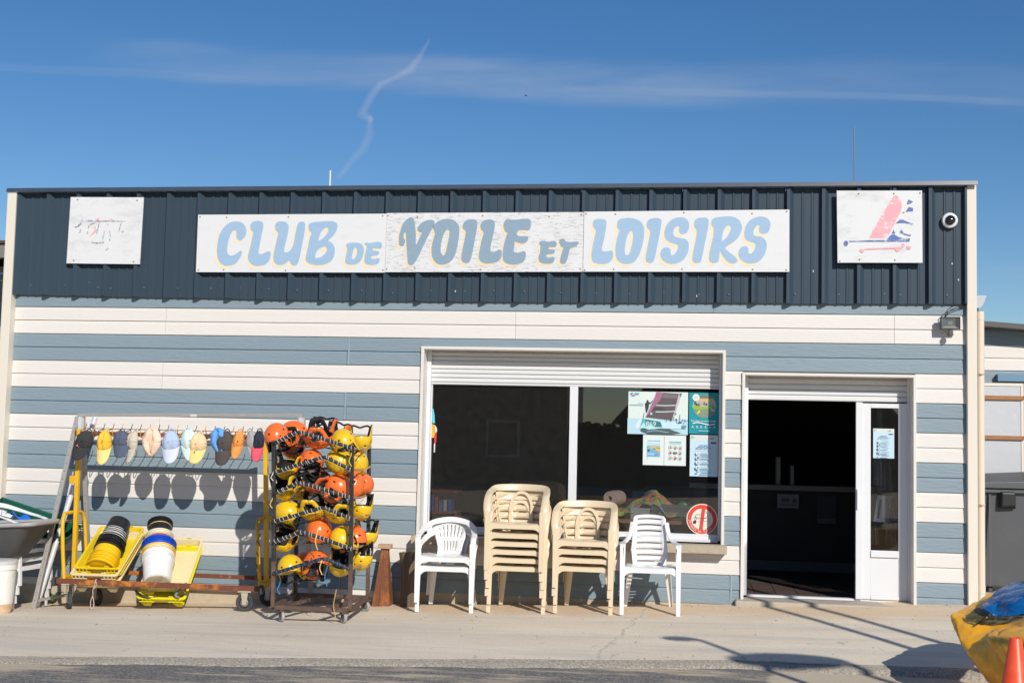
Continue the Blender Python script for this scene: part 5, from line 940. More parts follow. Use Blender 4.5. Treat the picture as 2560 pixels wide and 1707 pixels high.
# litter: small stones and chips along the apron
b = MB(); random.seed(11)
for i in range(420):
    x = random.uniform(-5.4, 4.4); y = -random.random() ** 2.2 * 4.2 - .05; r = random.uniform(.003, .009) * (1 + (random.random() < .05)); z = gz(x, y) - .001 if y > yedge(x) else -.157
    v = [(x + r * cos(a) * random.uniform(.7, 1.3), y + r * sin(a) * random.uniform(.7, 1.3), z) for a in (0, 1.4, 2.6, 3.9, 5.1)] + [(x + r * .2, y, z + r * .9)]
    b.add(v, [(i_, (i_ + 1) % 5, 5) for i_ in range(5)])
tag(b.build('grit', M('grit', (.22, .19, .16), .9, rnd=.1)), 'scattered small stones and sand grit on the concrete apron', 'grit', kind='stuff')
# ================================================================ aluminium trestle
alu = M('aluminium_dull', (.42, .40, .365), .45, metal=.35, var=.4, vs=10, vcol=(.55, .53, .50), stretch=(1, 1, 1)); alub = M('aluminium_bright', (.74, .74, .76), .34, metal=.25, var=.3, vs=12)
t = thing('aluminium_trestle', 'tall dull aluminium trestle frame with drilled splayed legs over the cap rail', 'trestle', (-4.47, -.44, 0)); ox, oy = -4.47, -.44
MB().beam((0 - .01, 0, 1.683), (2.40, 0, 1.728), .034, .034, ref=(0, 0, 1)).build('top_bar', alu, t, bevel=.002)
MB().box(1.22, 1.29, -.0205, -.0175, 1.690, 1.716).build('tape', M('torn_tape', (.62, .60, .56), .7), t)
def leg(xa, ya, za, xb, yb, zb, holes=True):
    o = MB().beam((xa, ya, za), (xb, yb, zb), .046, .030, ref=(0, 1, 0)); l_ = o.build('leg', alu, t, bevel=.002)
    if holes:
        h = MB(); A = Vector((xa, ya, za)); Bv = Vector((xb, yb, zb)); n = 24; d = (Bv - A).normalized(); e = Vector((0, -1, 0)); e = (e - d * e.dot(d)).normalized()
        for i in range(1, n):
            c = A + (Bv - A) * i / n + e * .0158
            for s_ in (0,): h.lathe([(.0045, 0), (.0001, .0005)], c, (-e).to_track_quat('Z', 'X').to_matrix() @ Matrix.Rotation(pi, 3, 'X'), 8)
        tag(h.build('drilled_hole', M('hole_dark', (.02, .02, .02), .9), l_), None, kind='stuff')
gl = gz(-4.68, -.78)
leg(.0, -.02, 1.667, -.215, -.33, gl); leg(.035, .02, 1.667, .055, .34, gz(-4.4, -.10))
leg(2.385, -.02, 1.71, 2.44, -.35, gz(-2.0, -.8)); leg(2.40, .02, 1.71, 2.455, .36, gz(-2.0, -.1))
b = MB(); b.beam((-.145, -.225, .58), (.045, .20, .60), .030, .022); b.build('rung', alu, t); b = MB(); b.beam((-.21, -.32, gl + .075), (.052, .325, gl + .11), .040, .024); b.build('base_bar', alu, t)
MB().beam((.04, -.02, 1.665), (.036, -.02, 1.50), .055, .036).build('corner_bracket', alub, t); MB().beam((2.40, -.02, 1.70), (2.398, -.02, 1.58), .06, .04).build('corner_bracket', alub, t)
t = thing('metal_pole', 'bright round aluminium pole leaning steeply behind the yellow upright', 'pole', (-4.735, -.62, gz(-4.735, -.62))); MB().tube([(0, 0, .012), (.34, .40, 1.94)], .028, 16).build('tube', alub, t, smooth=60)
MB().tube([(0, 0, 0), (.004, .0035, .03)], .027, 12).build('end_cap', M('cap_grey', (.4, .4, .4), .6), t)

# ================================================================ yellow trolley with cap rail
yel = M('trolley_yellow', (.74, .42, .012), .42, var=.85, vs=5.5, vcol=(.60, .30, .015), bump=.15, bs=30); yel2 = M('trolley_yellow_rusty', (.70, .38, .012), .5, var=1, vs=7, vcol=(.25, .08, .02), bump=.3)
orust = M('orange_rust', (.16, .05, .028), .8, var=1.0, vs=6.5, vcol=(.72, .23, .012), bump=.4, bs=50, stretch=(1, 1, 1))
t = thing('yellow_trolley', 'long yellow and rust flat trolley with U handles and an overhead rail of hooks', 'trolley', (0, 0, 0)); xL_, xR_ = -4.39, -2.35
MB().box(-4.43, -2.315, -.83, -.785, -.005, .045).build('frame_rail', orust, t, bevel=.004)
MB().box(-4.43, -2.315, -.305, -.265, .045, .085).build('frame_rail', orust, t, bevel=.004)
for x0, x1 in ((-4.43, -4.385), (-2.36, -2.315)): b = MB(); b.add([(x, y, z) for x in (x0, x1) for y, z in ((-.785, -.005), (-.305, .045), (-.305, .09), (-.785, .045))], [(0, 1, 2, 3), (7, 6, 5, 4)] + [(i, (i + 1) % 4, 4 + (i + 1) % 4, 4 + i) for i in range(4)]); b.build('end_rail', yel2, t, bevel=.003)
for x in (-4.455, -2.31): MB().box(x - .016, x + .016, -.85, -.77, -.03, .055).build('bumper', M('bumper_rubber', (.045, .045, .05), .8), t, bevel=.006)
def zb(y): return .02 + (y + .8) * .1
for x in (xL_ + .015, xR_ + .012):
    tp = x if x < -3 else x - .065
    MB().beam((x, -.57, .03), (tp - .015 if x < -3 else tp + .0, -.57, 1.54), .040, .045, ref=(0, 1, 0)).build('upright', yel, t, bevel=.003)
for x, s_ in ((-4.375, -1), (-2.34, 1)):
    A = [(x + .01, -.79, .03), (x - .015, -.795, .30), (x - .035, -.79, .56), (x - .045, -.755, .655), (x - .05, -.70, .685), (x - .05, -.42, .685), (x - .045, -.345, .655), (x - .035, -.31, .56), (x - .015, -.30, .30), (x + .01, -.30, .08)]
    MB().tube(curve_pts(A, 6), .0195, 12).build('push_handle', yel if x < -3 else yel2, t, smooth=60)
    if x > -3:
        MB().tube([(x - .02 + .014 * sin(k * .9), -.795 + .024 * cos(k * .9), .06 + k * .017) for k in range(30)], .006, 6).build('rope_wrap', M('rope_yellow_dark', (.22, .13, .02), .9), t)
MB().box(-4.43, -2.42, -.592, -.548, 1.474, 1.518).build('hat_rail', orust, t, bevel=.003)
MB().box(-4.46, -4.40, -.60, -.54, .98, 1.06).build('bracket', yel2, t, bevel=.004); b = MB(); b.box(-2.465, -2.425, -.59, -.55, 1.47, 1.53); b.build('bracket', yel, t, bevel=.004)
random.seed(5)
for i in range(20):
    x = -4.385 + i * .0995; m_ = [orust, yel2, rust_d][i % 3]
    MB().tube(curve_pts([(x, -.57, 1.522), (x + random.uniform(-.006, .006), -.50, 1.535), (x, -.455, 1.548), (x + .006, -.437, 1.585), (x + .006, -.436, 1.60)], 4), .0045, 6).build('hook', m_, t)
    MB().tube(curve_pts([(x, -.57, 1.50), (x + .005, -.62, 1.475), (x + .01, -.665, 1.47), (x + .014, -.69, 1.50), (x + .016 + random.uniform(-.01, .01), -.70, 1.545 + .01 * (i % 3 == 0))], 4), .0045, 6).build('hook', m_, t)
def caster(parent, x, y, zt, zg, r, w, wm, fm, yaw=0, fork=True):
    R = Matrix.Rotation(yaw, 3, 'Z'); c = Vector((x, y, zg + r)); b = MB(); ax = R @ Matrix.Rotation(pi / 2, 3, 'Y')
    b.lathe([(r * .62, -w * .4), (r * .9, -w * .5), (r, -w * .3), (r, w * .3), (r * .9, w * .5), (r * .62, w * .4), (r * .62, -w * .4)], c, ax, 24); cs = thing_part = b.build('caster', wm, parent, smooth=40)
    b = MB(); b.lathe([(r * .25, -w * .5), (r * .3, -w * .5), (r * .61, -w * .3), (r * .61, w * .3), (r * .3, w * .5), (r * .25, w * .5)], c, ax, 16); b.build('hub', M('caster_hub', (.25, .22, .19), .5, metal=.4), cs)
    b = MB()
    for s_ in (-1, 1):
        P = [(-.20 * r, -.25 * r), (.20 * r, -.25 * r), (.42 * r, zt - c.z - .012), (-.42 * r, zt - c.z - .012)]
        b.prism(P, lambda a, q, s_=s_: c + R @ Vector((s_ * (w * .5 + .005), a, q)), R @ Vector((.003 * s_, 0, 0)))
    b.obox(c + Vector((0, 0, zt - c.z - .008)), (w + .035, r * 1.5, .014), R); b.build('fork', fm, cs)
tyre = M('tyre_black', (.04, .042, .046), .7, var=.4, vs=20, vcol=(.10, .10, .10)); zinc2 = M('zinc_rusty', (.50, .45, .36), .5, metal=.3, var=1, vs=12, vcol=(.45, .17, .04))
for x, y, yw in ((-4.315, -.76, -.95), (-2.475, -.80, .12), (-4.24, -.30, -.6), (-2.42, -.26, .1)):
    caster(t, x, y, zb(y) - .02 if y < -.5 else .05, gz(x, y), .086, .040, tyre, zinc2, pi / 2 + yw)
t = thing('string_loop', 'pale frayed string with a loop hanging from the front trolley rail', 'string', (-4.02, -.845, .02)); 
A = [(.02, .01, .035), (.02, -.008, .03), (.008, -.008, -.03), (-.006, -.008, -.075), (-.004, -.008, -.12), (-.022, -.008, -.175), (-.022, -.008, -.23), (-.006, -.008, -.255), (.010, -.008, -.23), (.008, -.008, -.18), (-.004, -.008, -.13)]
MB().tube(curve_pts(A, 5), .0042, 6).build('string', M('string_pale', (.62, .50, .42), .9, bump=.5, bs=200), t); MB().tube(curve_pts([(.02, -.012, .02), (.035, -.014, -.02), (.0, -.014, -.06)], 4), .003, 5).build('frayed_end', MATS['string_pale'], t)

# ================================================================ fish boxes
ybox = M('box_yellow', (.76, .56, .015), .42, var=.35, vs=5, vcol=(.62, .42, .02)); ybox2 = M('box_bright_yellow', (.76, .66, .01), .4, var=.35, vs=6, vcol=(.6, .5, .05)); bbox = M('box_cream', (.76, .63, .36), .45, var=.4, vs=6, vcol=(.66, .50, .24))
def fishbox(label, mat, o, rot, w=.47, L=.78, h=.125, group=None):
    """origin bottom front centre; +y is up the long side"""
    t = thing('fish_box', label, 'box', o, rot, group); W2 = w / 2; b = MB(); fl = .018; th = .005
    def ring(z, g_, y0g): return [(-W2 + g_, y0g, z), (W2 - g_, y0g, z), (W2 - g_, L - y0g, z), (-W2 + g_, L - y0g, z)]
    def rr(z, g_, k=.04):
        P = []
        for sx, sy, c0 in ((-1, -1, pi), (1, -1, 1.5 * pi), (1, 1, 0), (-1, 1, .5 * pi)):
            cx = sx * (W2 - g_ - k); cy = L / 2 + sy * (L / 2 - g_ - k)
            P += [(cx + k * cos(c0 + q * pi / 8), cy + k * sin(c0 + q * pi / 8), z) for q in range(5)]
        return P
    n = 20
    for o_, i_ in ((0, 1),):
        R = [rr(.028, fl + .02), rr(h - .012, .010), rr(h - .012, -.012), rr(h, -.012), rr(h, .012), rr(.036, fl + .024)]
    vs = [v for r in R for v in r]; fs = [(j * n + k, j * n + (k + 1) % n, (j + 1) * n + (k + 1) % n, (j + 1) * n + k) for j in range(5) for k in range(n)] + [tuple(range(n))[::-1], tuple(5 * n + k for k in range(n))]
    b.add(vs, fs); b.build('shell', mat, t, bevel=.0015)
    b = MB()                                                     # ribs and grips on both ends
    for yy, s_ in ((0, -1), (L, 1)):
        for x in (-W2 * .78, -W2 * .62, -W2 * .46, W2 * .46, W2 * .62, W2 * .78): b.box(x - .004, x + .004, min(yy, yy + s_ * .012) , max(yy, yy + s_ * .012), h - .045, h - .0125)
        for x in (-W2 * .62, W2 * .62): b.box(x - .075, x + .075, min(yy, yy + s_ * .011), max(yy, yy + s_ * .011), h - .050, h - .046)
        for x in (-W2 * .42, W2 * .42): b.prism([(-.03, 0), (.03, 0), (.018, .022), (-.018, .022)], lambda a, c, x=x: (x + a, yy - .004 + (0 if s_ < 0 else -.004), h + c), (0, .010, 0))
    tag(b.build('end_rib', mat, t), None, kind='stuff')
    for x in (-W2 * .68, W2 * .68):
        for y in (.035, L - .085):
            b = MB(); b.add([(x - .055, y - .02, .03), (x + .055, y - .02, .03), (x + .055, y + .075, .03), (x - .055, y + .075, .03), (x - .028, y, -.022), (x + .028, y, -.022), (x + .028, y + .05, -.022), (x - .028, y + .05, -.022)], [(0, 1, 2, 3), (7, 6, 5, 4), (0, 4, 5, 1), (1, 5, 6, 2), (2, 6, 7, 3), (3, 7, 4, 0)]); b.build('foot', mat, t, bevel=.003)
    b = MB(); b.box(-.07, .07, L - .004, L - .0005 + .0, h - .055, h - .04); b.box(-.075, .075, .0 + L - .022, L - .018, h - .052, h - .040); b.build('hand_slot', M('slot_shade', (.55, .50, .36), .8), t)
    return t
ang1 = radians(28)
def stackbox(lab, mat, base, ang, yaw, off, slide, roll=0, **k):
    n = Vector((0, -sin(ang), cos(ang))); a = Vector((0, cos(ang), sin(ang))); Rz = Matrix.Rotation(yaw, 3, 'Z'); o = Vector(base) + Rz @ (n * off + a * slide)
    return fishbox(lab, mat, o, (ang, roll, yaw), **k)
BL = (-4.045, -.735, -.085); gA = 'left stack of fish boxes on the trolley'
stackbox('cream fish box at the bottom of the left tilted stack', bbox, BL, ang1, radians(5), 0, 0, group=gA)
stackbox('yellow fish box second in the left tilted stack', ybox, BL, ang1, radians(5), .042, .075, group=gA)
stackbox('cream fish box third in the left tilted stack', bbox, BL, ang1, radians(4), .082, .005, group=gA)
stackbox('yellow fish box on top of the left tilted stack, holding black and yellow buckets', ybox, BL, ang1, radians(5), .112, .10, L=.76, h=.11, w=.455, group=gA)
ang2 = radians(37); BR = (-3.36, -.695, gz(-3.4, -.7) + .022); gB = 'right stack of fish boxes on the trolley'
stackbox('bright yellow fish box at the bottom front of the right stack, feet on the ground', ybox2, BR, ang2, radians(7), 0, 0, L=.76, group=gB)
stackbox('cream fish box on top of the right stack, holding white and blue buckets', bbox, BR, ang2, radians(7), .045, .105, L=.72, w=.455, group=gB)
# ---------------------------------------------------------------- nested buckets
def bucket(label, mats, o, d, r0=.125, r1=.148, h=.30, rim=None, band=None, cat='bucket', lid=None, grp=None, handle=True, bottom=None, mouth=-1):
    """o = centre of the mouth, d = unit direction from mouth to base"""
    t = thing('bucket', label, cat, o, (-Vector(d)).to_track_quat('Z', 'Y').to_euler(), grp); m0 = mats
    pr = [(.0001, -h), (r0 - .012, -h), (r0, -h + .008)]; 
    for k in range(1, 6): pr.append((lerp(r0, r1 - .008, k / 6), -h + h * .82 * k / 5.5))
    b = MB(); b.lathe(pr + [(r1 - .007, -.055)], (0, 0, 0), None, 32); b.lathe([(r1 - .007, -.055), (r1 - .006, -.002), (r1 - .010, -.002), (r0 - .004, -h + .012), (.0001, -h + .012)], (0, 0, 0), None, 32); b.build('body', m0, t, smooth=40, fix=True)
    b = MB(); rm = rim or m0
    b.lathe([(r1 - .008, -.012), (r1 + .004, -.012), (r1 + .005, 0), (r1 - .006, .003), (r1 - .011, 0), (r1 - .011, -.006)], (0, 0, 0), None, 32)
    for z in (-.030, -.048): b.lathe([(r1 - .009, z - .002), (r1 + .003, z - .002), (r1 + .003, z + .002), (r1 - .009, z + .002)], (0, 0, 0), None, 32)
    b.build('rim', rm, t, smooth=40)
    if band:
        for z0, z1, a0, a1, mt in band:
            b = MB(); n = 18; rr_ = lambda z: lerp(r0, r1 - .008, min(1, (z + h) / (h * .80))) + .003
            b.grid(n, 1, lambda u, v: Vector((rr_(lerp(z0, z1, v)) * cos(lerp(a0, a1, u)), rr_(lerp(z0, z1, v)) * sin(lerp(a0, a1, u)), lerp(z0, z1, v)))); b.build('label_band', mt, t, smooth=60, fix=False, solid=.0006)
    if handle:
        A = [((r1 + .004) * cos(a), (r1 + .004) * sin(a), -.05 - .10 * sin(a - 3.5 + pi * .0) * 0 - .09 * sin((a - 3.3) * 1.0)) for a in [3.3 + k * 2.6 / 12 for k in range(13)]]
        MB().tube(A, .0025, 6).build('handle', M('wire_handle', (.25, .25, .25), .4, metal=.8), t)
    return t
bk = M('bucket_black', (.015, .015, .017), .32, var=.15, vs=10, vcol=(.05, .05, .05)); yb_ = M('bucket_yellow', (.80, .50, .01), .33, var=.25, vs=8, vcol=(.62, .36, .03)); wb_ = M('bucket_white', (.80, .80, .79), .33, var=.35, vs=5, vcol=(.62, .58, .48)); blb = M('bucket_blue', (.01, .07, .52), .3, var=.2, vs=12, vcol=(.03, .14, .6)); crb = M('bucket_cream', (.74, .68, .52), .4, var=.3, vs=6); dirty = M('bucket_dirty', (.68, .62, .47), .6, var=1, vs=14, vcol=(.16, .12, .06))
A0 = Vector((-4.035, -.685, .135)); A1 = Vector((-4.055, -.25, .56)); D = (A1 - A0).normalized(); gL = 'left column of nested buckets'; wst = M('mould_white', (.7, .7, .68), .6)
names = ['front yellow bucket of the left nested column, its open mouth towards the viewer', 'second yellow bucket of the left nested column', 'third yellow bucket of the left column, next to the black ones', 'first black bucket of the left nested column, behind the yellow ones', 'middle black bucket with white streaks in the left column', 'last black bucket at the upper end of the left column']
for i in range(6):
    s_ = [0, .045, .08, .235, .30, .325][i]; yl = i < 3; bands = None
    if i in (0, 1, 2): bands = [(-.21, -.19, 2.3, 4.2, wst)] if i < 2 else None
    if i >= 3: bands = [(-.074, -.066, 0, 6.28, wst), (-.105, -.098, .4, 2.2, wst), (-.128, -.122, .1, 1.9, wst), (-.15, -.144, .6, 2.4, wst), (-.105, -.098, 3.5, 5.2, wst), (-.14, -.134, 3.6, 4.9, wst)] 
    bucket(names[i], yb_ if yl else bk, A0 + D * s_ , D, r0=.128 if yl else .108, r1=.154 - .003 * i if yl else .146 - .002 * (i - 3), h=.30 if yl else .31, grp=gL, handle=i in (0, 3), band=bands)
C0 = Vector((-3.455, -.63, .10)); C1 = Vector((-3.625, -.22, .575)); E_ = (C1 - C0).normalized(); gR = 'right column of nested buckets'
# these lie with their bases towards the viewer
def rb(lab, m_, s_, r0, r1, h, **k): return bucket(lab, m_, C0 + E_ * (s_ + h), -E_, r0=r0, r1=r1, h=h, grp=gR, **k)
redl = M('label_red', (.36, .06, .035), .6, var=.4, vs=30, vcol=(.6, .5, .4)); gold = M('label_gold', (.62, .45, .16), .5); 
w = rb('white bucket with a dirty base facing the viewer, front of the right column', wb_, -.10, .135, .160, .30, handle=True)
MB().lathe([(.0001, 0), (.120, 0), (.122, .002), (.0001, .002)], (0, 0, -.303), None, 24).build('dirty_base', dirty, w)
rb('second white bucket with a yellow rim, nested behind the dirty one', wb_, .0, .138, .166, .28, rim=yb_, handle=False)
rb('bright blue bucket in the middle of the right nested column', blb, .05, .128, .172, .32, handle=False)
rb('cream bucket with a red printed label above the blue bucket', crb, .20, .112, .140, .28, handle=False, band=[(-.095, -.056, 0, 6.28, redl)])
rb('black tin with gold trim at the upper end of the right column', bk, .40, .108, .126, .25, rim=bk, handle=False, band=[(-.068, -.058, 0, 6.28, gold), (-.13, -.10, 4.9, 5.2, gold)])
t = thing('rope_end', 'black and grey rope ends lying in the front of the yellow fish box', 'rope', (-3.36, -.70, -.10)); MB().tube(curve_pts([(-.26, -.06, .05), (-.20, -.10, .02), (-.12, -.09, -.01), (-.05, -.06, .0)], 5), .012, 8).build('rope', bk, t, smooth=60); MB().tube(curve_pts([(.22, .05, .13), (.18, -.02, .07), (.16, -.07, .02), (.20, -.07, .0)], 5), .012, 8).build('hose', M('hose_grey', (.2, .21, .23), .5), t, smooth=60)

# ================================================================ caps hanging on the rail
def fab(n, c): return M('cap_' + n, c, .9, var=.35, vs=18, vcol=tuple(v * .82 for v in c), bump=.35, bs=35)
def cap(label, x, z_top, z_bot, w, cols, yaw=0, roll=0, pitch=78, kind='cap', crush=0, spot=None, seed=0):
    """hangs from a hook: brim down, crown towards the viewer"""
    Ht = z_top - z_bot; t = thing('cap', label, 'cap', (x, -.70, z_top - .02), (0, radians(roll), radians(yaw)), 'caps hanging in a row on the trolley rail')
    c1_ = fab(cols[0], PAL[cols[0]]); c2_ = fab(cols[1], PAL[cols[1]]) if len(cols) > 1 else c1_; rnd = random.Random(seed + 3)
    if kind == 'bucket':                                            # folded soft hat: leaf of brim with a slit
        b = MB()
        def f(u, v):
            a = 2 * pi * u; r = v; X = cos(a) * w / 2 * r * (1 - .25 * (sin(a) < 0) * -sin(a)); Z = -Ht / 2 + sin(a) * Ht / 2 * r; e = (1 - r)
            return Vector((X * (1 - .25 * abs(sin(a)) ** 3 * (sin(a) < 0)), -.055 * sin(pi * min(1, r * .9)) * (1 - .75 * math.exp(-(X / (w * .07)) ** 2) * (r < .85)) + .005 * sin(3 * a + seed) * r + .012 * noise.noise(Vector((X * 20, Z * 20, seed))), Z + .02))
        b.grid(48, 16, f); b.build('brim', c1_, t, smooth=70, solid=.004)
        b = MB(); b.grid(24, 10, lambda u, v: Vector(((2 * u - 1) * w * .10 * sin(pi * (v * .85 + .1)), -.012 - .03 * sin(pi * v) * (1 - (2 * u - 1) ** 2) + .014 * sin(u * 17 + v * 3), -Ht * (.16 + .66 * v) + .02))); b.build('crown', c2_, t, smooth=70, solid=.004)
    else:
        bl_ = .30 * Ht; cl = Ht - bl_                                # brim and crown shares of the height
        b = MB()
        def f(u, v):                                                # crown: open half shell seen from its top
            a = 2 * pi * u; r = sin(v * pi / 2); h_ = cos(v * pi / 2)
            X = cos(a) * w * .47 * r * (1 - .16 * sin(a) * r); Z = -cl * .5 + sin(a) * cl * .52 * r; Yv = -.075 * h_ ** .8
            seam = -.004 * max(0, 1 - abs(((a / (pi / 3)) % 1) - .5) * 14) * min(1, v * 3)
            fold = -.030 * crush * math.exp(-((X - w * .10 * cos(seed)) / (w * .13)) ** 2) * (h_ > .2) * (.4 + .6 * sin(v * pi)) + .018 * crush * math.exp(-((X + w * .18) / (w * .12)) ** 2)
            return Vector((X, Yv - fold - seam + .006 * noise.noise(Vector((X * 14 + seed, Z * 9, seed * 1.7))), Z))
        b.grid(48, 14, f); b.build('crown', c1_, t, smooth=75, solid=.003)
        b = MB()
        def g_(u, v):
            s_ = 2 * u - 1; X = s_ * w * .5 * (1 - .06 * v * v); zc = -cl * .74 - .24 * cl * sqrt(max(0, 1 - s_ * s_ * .96))
            z = zc - v * (bl_ + .03) * max(0, 1 - abs(s_) ** 3.2) ** .6 + .02 * (1 - v) ; return Vector((X, -.014 - .042 * (1 - s_ * s_) - .012 * v * (1 - s_ * s_), z))
        b.grid(24, 8, g_); b.build('brim', c2_, t, smooth=75, solid=.003)
        MB().lathe([(.008, 0), (.006, .004), (.0001, .005)], (0, -.078 - .012 * crush, -cl * .5), Matrix.Rotation(pi / 2, 3, 'X'), 8).build('button', c1_, t)
        MB().tube([(-.03, -.004, -.03), (-.022, .006, .012), (0, .010, .026), (.022, .006, .012), (.03, -.004, -.03)], lambda q: .006, 6).build('strap', c1_, t, smooth=60)
        if spot: 
            b = MB(); b.prism([(spot[1] + .001 * a, spot[2] + .001 * c) for a, c in spot[3]], lambda a, c: (a, spot[4], c), (0, .004, 0)); b.build('badge', flatmat(spot[0]), t)
    return t
PAL = dict(black=(.035, .035, .037), yellow=(.85, .50, .045), slate=(.085, .105, .165), stone=(.56, .50, .41), peach=(.83, .60, .45), periwinkle=(.42, .52, .72), lilac=(.60, .66, .80), mint=(.60, .78, .77), tan=(.78, .58, .34), sky=(.13, .36, .75), charcoal=(.075, .065, .06), orange=(.87, .33, .08), grey=(.20, .21, .235), navy=(.02, .027, .05), pink=(.86, .10, .16), butter=(.88, .66, .25))
CAPS = [[{'label': 'black cap with a small pink mark, leftmost on the rail', 'x': -4.223, 'z_top': 1.537, 'z_bot': 1.259, 'w': 0.188, 'cols': ['black'], 'roll': 20, 'crush': 0.4, 'spot': ((0.8, 0.12, 0.4), -0.02, -0.16, [(-18, -8), (-4, 14), (0, -2), (18, -14), (4, -10)], -0.078), 'seed': 1}, {'label': 'bright yellow cap with an orange dot, second from the left', 'x': -4.039, 'z_top': 1.545, 'z_bot': 1.231, 'w': 0.162, 'cols': ['yellow', 'butter'], 'roll': 2, 'crush': 0.5, 'spot': ((0.75, 0.14, 0.03), 0.004, -0.1, [(-8, -8), (8, -8), (8, 8), (-8, 8)], -0.08), 'seed': 2}, {'label': 'slate blue cap with a round crown, between the yellow and the stone caps', 'x': -3.868, 'z_top': 1.549, 'z_bot': 1.304, 'w': 0.182, 'cols': ['slate'], 'roll': -3, 'crush': 0.2, 'seed': 3}, {'label': 'stone coloured cap seen edge-on, beside the slate blue cap', 'x': -3.718, 'z_top': 1.548, 'z_bot': 1.251, 'w': 0.132, 'cols': ['stone'], 'yaw': -38, 'roll': 8, 'crush': 0.7, 'seed': 4}, {'label': 'large pale peach sun hat folded flat with a slit', 'x': -3.538, 'z_top': 1.572, 'z_bot': 1.276, 'w': 0.207, 'cols': ['peach'], 'kind': 'bucket', 'roll': 2, 'seed': 5}, {'label': 'pale periwinkle cap with a lighter brim, right of the peach hat', 'x': -3.343, 'z_top': 1.56, 'z_bot': 1.26, 'w': 0.189, 'cols': ['periwinkle', 'lilac'], 'roll': -2, 'crush': 0.3, 'seed': 6}, {'label': 'pale mint cap turned sideways, next to the periwinkle cap', 'x': -3.17, 'z_top': 1.58, 'z_bot': 1.285, 'w': 0.175, 'cols': ['mint'], 'yaw': 25, 'roll': -8, 'crush': 0.8, 'seed': 7}, {'label': 'tan cap with a small round badge above its brim', 'x': -3.039, 'z_top': 1.543, 'z_bot': 1.264, 'w': 0.192, 'cols': ['tan', 'butter'], 'roll': 8, 'crush': 0.4, 'spot': ((0.6, 0.12, 0.08), -0.0, -0.185, [(-8, -8), (8, -8), (8, 8), (-8, 8)], -0.07), 'seed': 8}, {'label': 'bright blue folded sun hat behind the charcoal cap', 'x': -2.854, 'z_top': 1.583, 'z_bot': 1.297, 'w': 0.187, 'cols': ['sky'], 'kind': 'bucket', 'roll': -12, 'seed': 9}, {'label': 'dark charcoal shiny cap overlapping the blue hat', 'x': -2.761, 'z_top': 1.569, 'z_bot': 1.255, 'w': 0.187, 'cols': ['charcoal'], 'roll': 6, 'crush': 0.3, 'seed': 10}, {'label': 'small orange cap, fourth from the right end', 'x': -2.62, 'z_top': 1.572, 'z_bot': 1.322, 'w': 0.116, 'cols': ['orange'], 'yaw': 15, 'roll': 10, 'crush': 0.7, 'seed': 11}, {'label': 'grey cap hanging edge-on between the orange and the navy caps', 'x': -2.52, 'z_top': 1.578, 'z_bot': 1.293, 'w': 0.124, 'cols': ['grey'], 'yaw': 45, 'roll': -10, 'crush': 0.7, 'seed': 12}, {'label': 'navy cap with a bright pink brim, rightmost on the rail', 'x': -2.421, 'z_top': 1.58, 'z_bot': 1.299, 'w': 0.123, 'cols': ['navy', 'pink'], 'yaw': 20, 'roll': 6, 'crush': 0.5, 'seed': 13}]]
for a in CAPS[0]: cap(**a)

# ================================================================ helmet rack
blk = M('rack_black', (.02, .02, .021), .5, var=.8, vs=14, vcol=(.10, .07, .05), bump=.3, bs=60); brn = M('rack_brown_rust', (.105, .062, .045), .8, var=.9, vs=10, vcol=(.17, .125, .10), bump=.4, bs=60)
cordm = M('cord_white', (.72, .76, .80), .7); bcord = M('cord_blue', (.02, .22, .55), .7); copper = M('rope_copper', (.42, .25, .14), .9, var=.6, vs=40, vcol=(.16, .1, .06))
RK = thing('helmet_rack', 'tall black rack on casters with cord-wrapped bent shelf bars for helmets', 'rack', (0, 0, 0))
FL = Vector((-1.945, -1.60, 0)); FR = Vector((-1.222, -1.60, 0)); RR = Vector((-1.292, -.68, 0)); RL = Vector((-2.02, -.68, 0)); zb_ = -.035
for P, zt in ((FL, 1.475), (FR, 1.45), (RR, 1.44), (RL, 1.465)):
    dx = -.03 * (P.x < -1.5)
    MB().beam((P.x + .012, P.y, .38), (P.x + dx * .6 - .012, P.y, zt), .034, .034, ref=(0, 1, 0)).build('post', blk, RK, bevel=.002)
    MB().beam((P.x + .018, P.y, zb_ - .0), (P.x + .0121, P.y, .379), .034, .034, ref=(0, 1, 0)).build('post_foot', brn, RK, bevel=.002)
for a, c in ((FL, FR), (FR, RR), (RR, RL), (RL, FL)):
    d = (c - a).normalized() * .019
    MB().beam(a + d + Vector((.018, 0, zb_ + .0)), c - d + Vector((.018, 0, zb_ + .0)), .034, .038, ref=(0, 0, 1)).build('base_rail', brn, RK, bevel=.002)
for f0, f1 in ((.12, .42), (.70, 1.0)):
    a = FL.lerp(FR, f0) + Vector((0, .02, zb_)); c = RL.lerp(RR, f1) + Vector((0, -.02, zb_)); MB().beam(a, c, .034, .030, ref=(0, 0, 1)).build('cross_bar', brn, RK)
for P in (FL + Vector((.10, .02, 0)), FR + Vector((-.04, .02, 0)), RR + Vector((.0, .0, 0)), RL + Vector((.03, .0, 0))):
    caster(RK, P.x, P.y, zb_ - .02, gz(P.x, P.y), .052, .030, M('wheel_grey', (.30, .31, .33), .5, var=.4, vs=20, vcol=(.5, .5, .5)), brn, pi / 2 + radians(-55 if P.y < -1 else -30))
